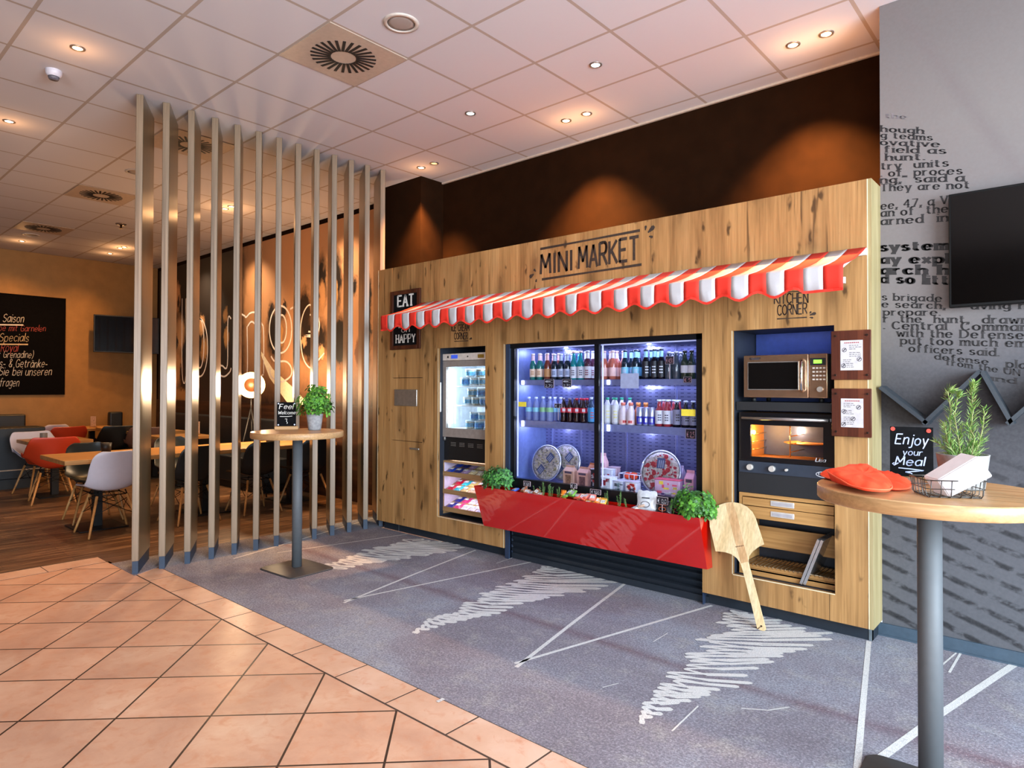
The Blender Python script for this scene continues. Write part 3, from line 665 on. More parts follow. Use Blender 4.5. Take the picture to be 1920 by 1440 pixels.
# ================================================================ slat screen
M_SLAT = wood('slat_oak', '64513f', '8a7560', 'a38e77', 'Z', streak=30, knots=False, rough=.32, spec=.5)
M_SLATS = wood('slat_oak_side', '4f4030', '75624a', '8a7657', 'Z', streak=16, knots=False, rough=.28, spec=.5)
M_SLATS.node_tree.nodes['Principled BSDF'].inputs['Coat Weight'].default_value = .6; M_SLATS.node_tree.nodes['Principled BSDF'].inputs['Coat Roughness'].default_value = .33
M_SHOE = mat('slat_shoe', '26364a', .5)
def slat(label):
    t = thing('screen_slat', label, 'slat', (-5.552, 1.860, 0), 0, 'angled wooden slats of the room divider')
    R = Matrix.Rotation(radians(61.3), 4, 'Z')          # local x = narrow front, local y = depth
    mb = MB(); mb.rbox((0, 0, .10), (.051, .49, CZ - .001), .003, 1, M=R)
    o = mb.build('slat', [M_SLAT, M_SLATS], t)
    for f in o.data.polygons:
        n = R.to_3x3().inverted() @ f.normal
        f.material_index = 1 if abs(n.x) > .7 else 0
    mb = MB(); mb.box((.005, .006, 0), (.046, .482, .10), M=R); mb.build('shoe', M_SHOE, t)
    return t
SL = slat('leftmost slat of the slatted screen')
for k in range(1, 13):
    lab = '%s wooden slat of the screen counted from the left' % ORD[k] if k < 12 else 'rightmost wooden slat, half behind the end of the market front'
    dup(SL, (-5.552, 1.860 + .1955 * k, 0), label=lab)

# ================================================================ market front
M_OAK = wood('market_oak', '7c5630', 'ad8150', 'bf9563', 'Z', streak=8, rough=.5)
M_OAK2 = wood('market_oak_pale', '8f8058', 'ab9a70', 'bcad86', 'Z', streak=9, rough=.5, knots=False)
M_EDGE = mat('edge_band', 'd9c6a2', .5)
M_NIGHT = mat('niche_lining', '20242e', .55); M_NAVY = mat('niche_blue', '2c3f7a', .5)
mk = thing('market_front', 'long oak clad market front with MINI MARKET lettering and three openings', 'shop front', (0, 0, 0))
T = .022; Z0, Z1 = .088, 2.655
mb = MB()
def slab(x0, x1, z0, z1): mb.box((x0, YP, z0), (x1, YP + T, z1))
g = .0022
slab(-5.49, -5.262, Z0, Z1)
slab(-5.262 + g * 2, -4.794, 1.546, Z1)
slab(-4.790, -4.57, Z0, Z1)
slab(-4.57 + g * .3, -3.96 - g * .3, 1.818, Z1); slab(-4.57, -3.96, Z0, .25)
slab(-3.96, -3.735, Z0, Z1)
slab(-3.735 + g * .3, -1.945 - g * .3, 1.823, Z1)
slab(-1.945, -1.735, Z0, Z1)
slab(-1.735, -1.12, 1.827, Z1); slab(-1.735, -1.12, Z0, .25)
slab(-1.12, -.942, Z0, Z1)
mb.build('front_panel', M_OAK, mk)
mb = MB(); mb.box((-.940, YP, Z0), (-.920, YN - .001, Z1)); mb.build('side_panel', M_OAK2, mk)
mb = MB(); mb.box((-5.488, YP + T, Z0), (-5.470, YB - .34, Z1)); mb.build('side_panel', M_OAK, mk)
mb = MB(); mb.box((-5.47, YP + T, Z1 - .03), (-.94, YP + .2, Z1 - .012)); mb.build('top_panel', M_OAK, mk)
mb = MB()
for x in (-5.4905, -.9435): mb.build('edge_banding', M_EDGE, mk) if x > -5 else None; mb = MB() if x > -5 else mb; mb.box((x, YP - .0015, Z0), (x + .005, YP + .003, Z1))
for x0, x1, z0, z1 in ((-4.57, -3.96, .25, 1.818), (-1.735, -1.12, .25, 1.827)):
    mb.build('edge_banding', M_EDGE, mk); mb = MB(); mb.box((x0 - .006, YP - .0012, z0), (x0, YP + .002, z1)); mb.box((x0, YP - .0012, z0 - .006), (x1, YP + .002, z0))
mb.build('edge_banding', M_EDGE, mk); mb = MB()
mb.box((-3.741, YP - .0012, Z0), (-3.735, YP + .002, 1.823))
mb.build('edge_banding', M_EDGE, mk)
# dark backing and linings of the openings
mb = MB()
mb.box((-5.46, YP + .05, Z0), (-4.60, YP + .06, 2.6))
for x0, x1 in ((-4.575, -3.95), (-1.74, -1.115)):
    mb.build('lining', M_NIGHT, mk); mb = MB()
    mb.box((x0 - .01, YP + T, .24), (x0, YP + .55, 1.83)); mb.box((x1, YP + T, .24), (x1 + .01, YP + .55, 1.83))
    mb.box((x0, YP + T, .235), (x1, YP + .55, .249)); mb.box((x0, YP + T, 1.828), (x1, YP + .55, 1.84)); mb.box((x0, YP + .55, .24), (x1, YP + .56, 1.83))
mb.build('lining', M_NIGHT, mk)
M_PLN = mat('plinth_dark', '1a222b', .5)
mb = MB(); mb.box((-5.46, YP + .07, 0), (-3.735, YP + .09, Z0)); mb.build('plinth', M_PLN, mk); mb = MB(); mb.box((-1.945, YP + .07, 0), (-.94, YP + .09, Z0)); mb.box((-.96, YP + .07, 0), (-.94, YN, Z0))
mb.build('plinth', mat('plinth_dark', '1a222b', .5), mk)
mb = MB(); mb.box((-5.225, YP + .068, 0), (-5.222, YP + .07, Z0)); mb.build('plinth_joint', mat('joint_metal', '7c868c', .4, .6), mk); mb = MB(); mb.box((-.958, YP + .066, 0), (-.942, YP + .07, Z0)); mb.build('plinth_joint', mat('joint_metal', '7c868c', .4, .6), mk)
# the two doors at the left
for z0, z1 in ((.925, 1.541), (Z0, .920)):
    mb = MB(); mb.box((-5.2575, YP, z0), (-4.794, YP + T, z1)); d = mb.build('door', M_OAK, mk)
    if z0 > .5:
        mb = MB(); a = aty(741, 730, YP); b = aty(783, 762, YP)
        mb.rbox((a.x, YP - .014, b.z), (b.x, YP + .001, a.z), .006, 3); f = mb.build('waste_flap', mat('brushed_steel', 'b7b1a8', .35, .85), d); f['label'] = 'brushed steel flap'
    else:
        a = aty(769, 840, YP)
        mb = MB(); mb.rbox((a.x, YP - .012, a.z - .012), (a.x + .14, YP - .002, a.z + .006), .004, 2); mb.box((a.x + .01, YP - .004, a.z - .006), (a.x + .13, YP + .001, a.z)); mb.build('door_handle', mat('brushed_steel', 'b7b1a8', .35, .85), d)
# painted lettering
M_PAINT = mat('sign_paint', '33261d', .6, var=.2, scale=60)
mb = MB(); N = (0, -1, 0); U = (1, 0, 0); V = (0, 0, 1)
def pat(x, y): q = aty(x, y, YP); return Vector((q.x, YP, q.z))
def signword(txt, a, b, h, pen=(.54, .44), jit=.1, gap=.95):
    A = pat(*a); B = pat(*b); write(mb, txt, A, (B - A).normalized(), V, w=(B - A).length, h=h, pen=pen, nrm=N, jit=jit, gap=gap)
signword('MINI', (1014, 514), (1071, 507), .155, (.50, .42), gap=1.75); signword('MARKET', (1085, 504), (1197, 486), .165, gap=1.1)
def bar(a, b, w, t2=.7): A, B = pat(*a), pat(*b); stroke(mb, [A, A.lerp(B, .5), B], [w, w * t2, w], (0, -.0008, 0))
bar((1013, 467), (1200, 432), .020); bar((1016, 524), (1203, 496), .020)
def drop(a, b, w): A, B = pat(*a), pat(*b); stroke(mb, [A, A.lerp(B, .3), A.lerp(B, .75), B], [w * .3, w * .6, w, w * .5], (0, -.0009, 0))
drop((1210, 432), (1211, 423), .02); drop((1215, 436), (1227, 424), .035); drop((1217, 443), (1224, 445), .022)
drop((1005, 509), (1001, 505), .022); drop((1001, 514), (993, 520), .035); drop((1006, 523), (1005, 529), .02)
mb.build('lettering', M_PAINT, mk, fixn=False); mb = MB()
signword('KITCHEN', (1452, 570), (1515, 567), .060, (.46, .38)); signword('CORNER', (1458, 591), (1513, 588), .062, (.46, .38))
bar((1452, 549), (1516, 545), .008); bar((1457, 598), (1513, 595), .008)
drop((1518, 588), (1521, 584), .012); drop((1518, 591), (1530, 587), .02); drop((1518, 595), (1525, 596), .012); drop((1449, 556), (1446, 551), .012)
mb.build('lettering', M_PAINT, mk, fixn=False); mb = MB()
signword('ICE CREAM', (847, 621), (880, 620), .058, (.56, .44)); signword('CORNER', (852, 636), (877, 636), .058, (.56, .44))
bar((852, 640), (878, 639), .008); bar((848, 606), (879, 605), .008); drop((880, 636), (885, 634), .02); drop((843, 608), (840, 605), .014)
mb.build('lettering', M_PAINT, mk, fixn=False)

# EAT ... HAPPY board
a = aty(735, 548, YP); b = aty(788, 655, YP)
fx0, fx1, fz0, fz1 = -5.27, -4.815, 1.825, 2.41
t = thing('chalkboard_sign', 'framed black sign reading EAT HAPPY hanging left, partly behind the awning', 'sign', (fx0, YP, fz0))
w_, h_ = fx1 - fx0, fz1 - fz0
M_FRAME = wood('frame_walnut', '2c140c', '4a2415', '63341f', 'Z', knots=False); M_SLATE = mat('slate_black', '0a0a0c', .9, var=.2, spec=.15)
mb = MB()
for q in (((0, -.022, 0), (.045, 0, h_)), ((w_ - .045, -.022, 0), (w_, 0, h_)), ((.045, -.022, 0), (w_ - .045, 0, .04)), ((.045, -.022, h_ - .04), (w_ - .045, 0, h_))): mb.rbox(*q, .003, 1)
mb.build('frame', M_FRAME, t)
mb = MB(); mb.box((.045, -.008, .04), (w_ - .045, 0, h_ - .04)); mb.build('board', M_SLATE, t)
mb = MB()
def sg(txt, x0, x1, z, h, pen, serif=0, gap=1.2): write(mb, txt, (x0, -.009, z), U, V, w=x1 - x0, h=h, pen=pen, serif=serif, nrm=N, gap=gap)
sg('EAT', .11, .35, .43, .105, (.62, .42), .9); sg('and', .14, .31, .325, .075, (.3, .25)); sg('be', .13, .29, .215, .05, (.3, .25)); sg('on', .17, .29, .17, .055, (.3, .25)); sg('HAPPY', .085, .375, .07, .075, (.55, .4), .7, 1.4)
mb.build('lettering', mat('chalk_white', 'd9d6cf', .8), t, fixn=False)

# two notices with brown frames at the right
def notice(px0, py0, px1, py1, lab, red):
    A = aty(px0, py0, YP); B = aty(px1, py1, YP); w, h = B.x - A.x, A.z - B.z
    t = thing('framed_notice', lab, 'sign', (A.x, YP, B.z))
    m = .055; mb = MB(); mb.rbox((-m * .95, -.012, -m * 1.0), (w + m * .75, 0, h + m * 1.05), .003, 1); mb.build('board', wood('notice_wood', '3c1a10', '5c2a1a', '7c4028', 'Z', knots=False), t)
    mb = MB(); mb.box((0, -.0145, 0), (w, -.012, h)); mb.build('paper', mat('notice_paper', 'dcd6d8', .6), t)
    mb = MB(); mb.box((-m * .95, -.0185, -m), (w + m * .75, -.0160, h + m)); mb.build('cover_sheet', glass('acrylic_sheet', (1, 1, 1), .35), t)
    mb = MB()
    for x, z in ((-m * .5, h + m * .5), (w + m * .4, h + m * .5), (-m * .5, -m * .5), (w + m * .4, -m * .5)): mb.tube([(x, -.024, z), (x, -.012, z)], .006, 8)
    mb.build('screws', mat('screw_dark', '2c1c14', .4, .6), t)['kind'] = 'stuff'
    mb = MB(); r = random.Random(int(px0 + py0))
    mb.mi = 1; [mb.quad(*[(w * (.18 + .085 * q_) + a_, -.0150, h * .9 + b_) for a_, b_ in ((0, 0), (w * .06, 0), (w * .06, .006), (0, .006))]) for q_ in range(8)]
    mb.mi = 0
    for k in range(13):
        z = h * (.82 - .06 * k)
        if k in (3, 7): continue
        x0 = w * (.4 if k < 7 and red else .12); x1 = x0 + w * r.uniform(.25, .5); x = x0
        while x < x1:
            q = r.uniform(.006, .02); mb.quad((x, -.0152, z), (x + q, -.0152, z), (x + q, -.0152, z + .0028), (x, -.0152, z + .0028)); x += q + .004
    for cx, cz in (((.18, .68), (.85, .36), (.14, .15)) if red else ((.8, .7), (.14, .55), (.55, .3), (.12, .1))):
        mb.mi = 0; c = Vector((w * cx, -.0153, h * cz)); pts = [c + Vector((.012 * cos(q * .9), 0, .012 * sin(q * .9))) for q in range(8)]; stroke(mb, pts, .003, (0, -.0004, 0)); stroke(mb, [c + Vector((-.006, 0, -.006)), c + Vector((.006, 0, .008))], .005, (0, -.0004, 0))
    mb.build('printed_text', [mat('notice_ink', '55525a', .6), mat('notice_red', 'b5484a', .6)], t, fixn=False)
notice(1577, 639, 1619, 694, 'upper notice sheet in a brown wooden frame beside the microwave', True)
notice(1578, 747, 1620, 802, 'lower notice sheet in a brown wooden frame beside the oven', False)

# ================================================================ awning
aw = thing('awning', 'red and white striped fabric awning with scalloped edge over the market front', 'awning', (0, 0, 0))
AX0, AX1 = -4.812, -.944; NST = 39; ZR, ZF, ZBt = 2.262, 2.098, 1.982; YF = 3.658
M_RED = mat('awning_red', 'd92a17', .8, bump=.1, scale=400, var=.03); M_WHT = mat('awning_white', 'b8b4b6', .8, bump=.1, scale=400, var=.02)
mb = MB(); sw = (AX1 - AX0) / NST
for k in range(NST):
    mb.mi = k % 2; x0 = AX0 + sw * k; x1 = x0 + sw
    cols = []
    for j in range(5):
        x = x0 + sw * j / 4; f = (x - AX0) / sw
        sc_ = .020 * cos(2 * pi * (f - .5) / 2 )         # low under red, high under white
        if x < AX0 + sw * .9 or x > AX1 - sw * 2.2: sc_ = -.006
        wob = .006 * sin(f * 2.2 + .5) + .003 * sin(f * 5.1)
        pts = [(x, YP - .012, ZR)]
        for q in (.25, .5, .75): pts.append((x, YP - .012 + (YF - YP + .012) * q, ZR + (ZF - ZR) * q - .016 * sin(pi * q)))
        pts += [(x, YF + .004, ZF + .001), (x, YF - .003 + wob * .2, ZF - .010), (x, YF - .004 + wob * .5, (ZF + ZBt) / 2), (x, YF - .001 + wob, ZBt + sc_ + .012 - .02)]
        cols.append(pts)
    mb.sheet(cols, smooth=True)
o = mb.build('fabric', [M_RED, M_WHT], aw, fixn=False)
s_ = o.modifiers.new('thick', 'SOLIDIFY'); s_.thickness = .0015
mb = MB(); pts = []
for i in range(NST * 4 + 1):
    x = AX0 + sw * i / 4; f = (x - AX0) / sw; sc_ = .020 * cos(2 * pi * (f - .5) / 2)
    if x < AX0 + sw * .9 or x > AX1 - sw * 2.2: sc_ = -.006
    wob = .006 * sin(f * 2.2 + .5) + .003 * sin(f * 5.1)
    pts.append((x, YF - .004 + wob, ZBt + sc_ - .008))
mb.mi = 0
for a, b in zip(pts, pts[1:]): mb.quad((a[0], a[1], a[2] - .007), (b[0], b[1], b[2] - .007), (b[0], b[1], b[2] + .007), (a[0], a[1], a[2] + .007))
o = mb.build('hem', M_RED, aw, fixn=False); s_ = o.modifiers.new('thick', 'SOLIDIFY'); s_.thickness = .003
mb = MB()
mb.box((AX0, YP - .02, ZR - .045), (AX1, YP - .001, ZR - .005)); mb.box((AX0 + .02, YF + .008, 2.0), (AX1 + .004, YF + .028, 2.032))
for x in (AX0 + .03, -2.9, AX1 - .035): mb.tube([(x, YP - .02, ZR - .028), (x, YF + .02, ZF - .030)], .007, 8)
mb.build('frame', mat('white_tube', 'd8d4d0', .4), aw)

# ================================================================ flower trough
M_TR = mat('red_lacquer', 'b60e05', .05, var=.01, coat=1., spec=.7); M_TRI = mat('red_lacquer_in', 'd8241a', .2)
tr = thing('planter_trough', 'long glossy red trough under the fridge, filled with herbs and snacks', 'planter', (0, 0, 0))
TYF, TYR, TYB = 4.0, 4.132, 4.060; tz = .610
_q = aty(1325.8, 1068, TYB); bz = _q.z; _ql = aty(907, 987, TYB)
P = dict(tl=(-3.957, TYF, tz), tr=(-1.900, TYF, tz), bl=(_ql.x, TYB, bz), br=(_q.x, TYB, bz), rtl=(-3.925, TYR, tz), rtr=(-1.892, TYR, tz), rbl=(_ql.x + .01, TYR, bz), rbr=(_q.x + .004, TYR, bz))
mb = MB(); V_ = {k: mb.b.verts.new(v) for k, v in P.items()}
mb.face([V_[k] for k in ('bl', 'br', 'tr', 'tl')]); mb.face([V_[k] for k in ('br', 'rbr', 'rtr', 'tr')]); mb.face([V_[k] for k in ('bl', 'tl', 'rtl', 'rbl')]); mb.face([V_[k] for k in ('bl', 'rbl', 'rbr', 'br')]); mb.face([V_[k] for k in ('rbl', 'rtl', 'rtr', 'rbr')])
o = mb.build('trough', M_TR, tr); s_ = o.modifiers.new('wall', 'SOLIDIFY'); s_.thickness = .008; s_.offset = -1
mb = MB(); mb.box((-3.90, TYF + .045, tz - .075), (-1.91, TYR - .006, tz - .045)); mb.build('soil', mat('soil', '2a1a12', .95, var=.4, scale=80, bump=.6), tr)
# ================================================================ drinks fridge
fr = thing('display_fridge', 'wide built-in drinks fridge with two glass doors and blue white light', 'fridge', (0, 0, 0))
M_FRM = mat('fridge_black', '0a0c12', .35); M_FRS = mat('fridge_reveal', '28344a', .45)
M_INT = NT('fridge_steel'); t = M_INT; p = t.pr(Roughness=.34, Metallic=.75)
w = t.coord(); n1 = t.noise(t.coord((3, 1, 90)), 1, 3, .5)
br = t.n('ShaderNodeTexBrick', offset=.5); t.l(t.coord(rot=(radians(90), 0, 0)), br.inputs['Vector'])
for k, q in (('Scale', 1.0), ('Mortar Size', .0), ('Brick Width', .05), ('Row Height', .026)): br.inputs[k].default_value = q
sx = t.n('ShaderNodeSeparateXYZ'); t.l(w, sx.inputs[0])
def slotmask(t, X, Z, px, pz, wx, wz):
    fx = t.math('ABSOLUTE', t.math('SUBTRACT', t.math('FRACT', t.math('DIVIDE', X, px)), .5)); fz = t.math('ABSOLUTE', t.math('SUBTRACT', t.math('FRACT', t.math('DIVIDE', Z, pz)), .5))
    return t.math('MULTIPLY', t.math('LESS_THAN', fx, wx / px / 2), t.math('LESS_THAN', fz, wz / pz / 2))
sm = slotmask(t, sx.outputs[0], sx.outputs[2], .055, .028, .026, .0055)
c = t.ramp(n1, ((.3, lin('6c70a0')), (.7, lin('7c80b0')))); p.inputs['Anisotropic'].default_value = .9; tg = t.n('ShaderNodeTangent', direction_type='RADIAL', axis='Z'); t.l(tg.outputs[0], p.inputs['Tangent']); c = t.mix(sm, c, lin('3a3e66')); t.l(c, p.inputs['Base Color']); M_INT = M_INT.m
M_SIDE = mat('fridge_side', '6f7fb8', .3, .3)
FX0, FX1, FZ0, FZ1, FYG, FYB = -3.66, -1.985, .672, 1.792, 4.19, 4.62
mb = MB(); mb.box((FX0 + 2.79, -60, FZ0 - .02), (FX1 + 2.81, -59.98, FZ1 + .01)); mb.build('back_panel', M_INT, fr, loc=(-2.80, FYB + 60, 0))
mb = MB(); mb.box((FX0 - .02, FYG + .01, FZ0), (FX0, FYB, FZ1)); mb.box((FX1, FYG + .01, FZ0), (FX1 + .02, FYB, FZ1)); mb.box((FX0, FYG + .01, FZ1), (FX1, FYB, FZ1 + .015)); mb.box((FX0, FYG + .01, FZ0 - .02), (FX1, FYB, FZ0)); mb.build('inner_lining', M_SIDE, fr)
mb = MB()
mb.box((-3.733, YP + .012, .0), (-3.690, YP + .35, 1.82)); mb.box((-1.947, YP + .012, .0), (-1.95, YP + .35, 1.82)); mb.build('reveal', M_FRS, fr)
mb = MB()
mb.box((-3.690, YP + .03, .60), (FX0 + .012, FYG + .012, 1.822)); mb.box((FX1 - .012, YP + .02, .60), (-1.947, FYG + .012, 1.822)); mb.box((-3.690, YP + .02, 1.785), (-1.947, FYG + .012, 1.822)); mb.box((-3.690, YP + .02, .60), (-1.947, FYG + .012, .690))
mb.build('frame', M_FRM, fr)
XM = aty(1121, 780, FYG).x
for x0, x1, dy, l in ((FX0 + .012, XM + .02, .004, 'left'), (XM - .02, FX1 - .012, -.010, 'right')):
    mb = MB(); mb.box((x0, FYG + dy, .69), (x1, FYG + dy + .005, 1.785)); d = mb.build('door', glass('fridge_glass', (.96, .97, 1.0), .38), fr)
    mb = MB(); mb.box((XM - .022 if l == 'left' else XM - .024, FYG + dy - .004, .69), (XM + .018, FYG + dy + .009, 1.785)); mb.build('door_frame', M_FRM, d)
mb = MB(); a = aty(967.5, 780, FYG); mb.rbox((a.x - .010, FYG - .022, 1.21), (a.x + .008, FYG, 1.34), .004, 2); mb.build('door_handle', mat('handle_grey', '4a4f5c', .4), fr)
# LED strips, one on the left stile of each bay and under the top
M_LED = mat('led_strip', 'eef2ff', .5, em='9aa8ff', ems=.30); M_COOLGLOW = mat('cool_glow', 'f4f6ff', .5, em='dfe6ff', ems=12.)
mb = MB(); mb.box((FX0 + .013, FYG + .016, .70), (FX0 + .021, FYG + .024, 1.78)); mb.box((XM + .024, FYG + .018, .70), (XM + .034, FYG + .026, 1.78)); mb.box((FX0 + .03, FYG + .020, 1.778), (FX1 - .02, FYG + .030, 1.786)); mb.build('light_strip', M_LED, fr)
SH = [(1.515, 1.473), (1.172, 1.118)]
for z1, z0 in SH:
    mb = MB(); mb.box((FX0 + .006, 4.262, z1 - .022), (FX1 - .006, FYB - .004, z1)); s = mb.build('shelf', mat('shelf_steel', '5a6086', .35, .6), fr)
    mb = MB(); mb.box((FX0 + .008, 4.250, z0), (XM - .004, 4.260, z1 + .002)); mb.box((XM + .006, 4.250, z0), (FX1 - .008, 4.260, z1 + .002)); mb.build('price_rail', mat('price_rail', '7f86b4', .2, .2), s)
    mb = MB(); mb.box((FX0 + .03, 4.244, z0 + .006), (FX0 + .052, 4.250, z1 - .004)); mb.box((XM + .046, 4.244, z0 + .006), (XM + .068, 4.250, z1 - .004)); mb.build('lamp', M_COOLGLOW, s)
BL = (.50, .56, 1.0)
for bx0, bx1 in ((FX0, XM), (XM, FX1)):
    cx = (bx0 + bx1) / 2; wd = bx1 - bx0
    for z in (1.775, 1.462, 1.105):
        light('fridge_light', 'AREA', (cx, 4.31, z), 1.6, BL, shape='RECTANGLE', size=wd * .9, size_y=.04, aim=(cx, 4.38, 0))
for x in (aty(1066, 700, FYB).x, aty(1221, 700, FYB).x):  # added point lights and glowing discs imitating reflected streaks on the steel back
    for z in (1.782, 1.470, 1.112):
        light('fridge_light', 'POINT', (x, FYB - .035, z - .012), 1.0, (.70, .76, 1.0), shadow_soft_size=.012)
        mb = MB(); mb.lathe([(.010, 0), (.008, -.005), (.001, -.006)], 10, c=(x, FYB - .035, z)); mb.build('lamp', M_COOLGLOW, fr)
for x in (aty(1037, 700, FYB).x, aty(1091, 700, FYB).x, aty(1175, 700, FYB).x, aty(1268, 700, FYB).x):
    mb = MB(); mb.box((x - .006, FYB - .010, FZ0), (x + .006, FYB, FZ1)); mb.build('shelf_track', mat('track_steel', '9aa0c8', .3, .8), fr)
# louvred base under the trough
mb = MB()
for k in range(5):
    z = .05 + .052 * k; mb.quad((-3.68, 4.200, z), (-1.95, 4.200, z), (-1.95, 4.170, z + .044), (-3.68, 4.170, z + .044)); mb.quad((-3.68, 4.170, z + .044), (-1.95, 4.170, z + .044), (-1.95, 4.204, z + .050), (-3.68, 4.204, z + .050))
mb.box((-3.68, 4.205, .04), (-1.95, 4.215, .60)); mb.box((-3.73, 4.19, .006), (-1.93, 4.21, .05)); mb.build('louvres', mat('louvre_dark', '20262e', .45), fr)
mb = MB(); mb.box((-3.715, 4.172, .0), (-3.690, 4.188, .60)); mb.build('side_post', mat('post_blue', '141c28', .45), fr)

# ---------------------------------------------------------------- bottles, cans, packs
def bottle(kind, h, r, body, cap, lab, lz=(.12, .42), name='bottle', label='', cat='bottle', group='', neck=None, emb=None):
    t = thing(name, label, cat, (0, 0, -5), 0, group)
    n = 14; mb = MB()
    if kind == 'long': pr_ = [(r * .92, 0), (r, .02), (r, .54), (r * .88, .62), (r * .54, .73), (r * .48, .80), (r * .45, .94)]; ch = (r * .54, .935, 1.0)
    elif kind == 'pet': pr_ = [(r * .85, 0), (r, .03), (r * .96, .2), (r, .3), (r, .58), (r * .93, .66), (r * .62, .80), (r * .40, .87), (r * .38, .92)]; ch = (r * .46, .915, 1.0)
    elif kind == 'cola': pr_ = [(r * .88, 0), (r, .05), (r * .86, .26), (r * .98, .40), (r, .58), (r * .9, .68), (r * .52, .82), (r * .40, .88), (r * .38, .93)]; ch = (r * .47, .92, 1.0)
    elif kind == 'can': pr_ = [(r * .80, 0), (r, .05), (r, .90), (r * .84, .97), (r * .84, .995)]; ch = None
    elif kind == 'cup': pr_ = [(r * .80, 0), (r, .82), (r * 1.0, .84)]; ch = (r * 1.06, .83, 1.0)
    elif kind == 'jug': pr_ = [(r * .95, 0), (r, .04), (r * .98, .5), (r * .9, .62), (r * .5, .8), (r * .44, .88)]; ch = (r * .55, .86, 1.0)
    mb.lathe([(a, b * h) for a, b in pr_], n); mb.build('body', body, t)
    if ch: mb = MB(); mb.lathe([(ch[0], ch[1] * h), (ch[0], ch[2] * h - .002), (ch[0] * .9, ch[2] * h)], 12); mb.build('cap' if kind != 'cup' else 'lid', cap, t)
    if lab:
        mb = MB(); mb.lathe([(r * 1.015, lz[0] * h), (r * 1.015, lz[1] * h)], n, cap=False)
        mb.mi = 1
        if emb:
            a0 = -pi / 2 + .35
            for q in range(3):
                zz0 = (lz[0] + (lz[1] - lz[0]) * (.25 + .18 * q)) * h
                for a_ in (0, .45):
                    aa = a0 + a_; mb.quad(*[((r * 1.03) * cos(aa + d), (r * 1.03) * sin(aa + d), zz0 + e) for d, e in ((-.2, 0), (.2, 0), (.2, .008), (-.2, .008))])
        mb.build('label', [lab, emb or lab], t)
    if neck: mb = MB(); mb.lathe([(r * .56, .735 * h), (r * .50, .80 * h), (r * .475, .93 * h)], n, cap=False); mb.build('neck_label', neck, t)
    return t
g_ = lambda n, c, r=.12: mat(n, c, r, coat=.4, var=.1)
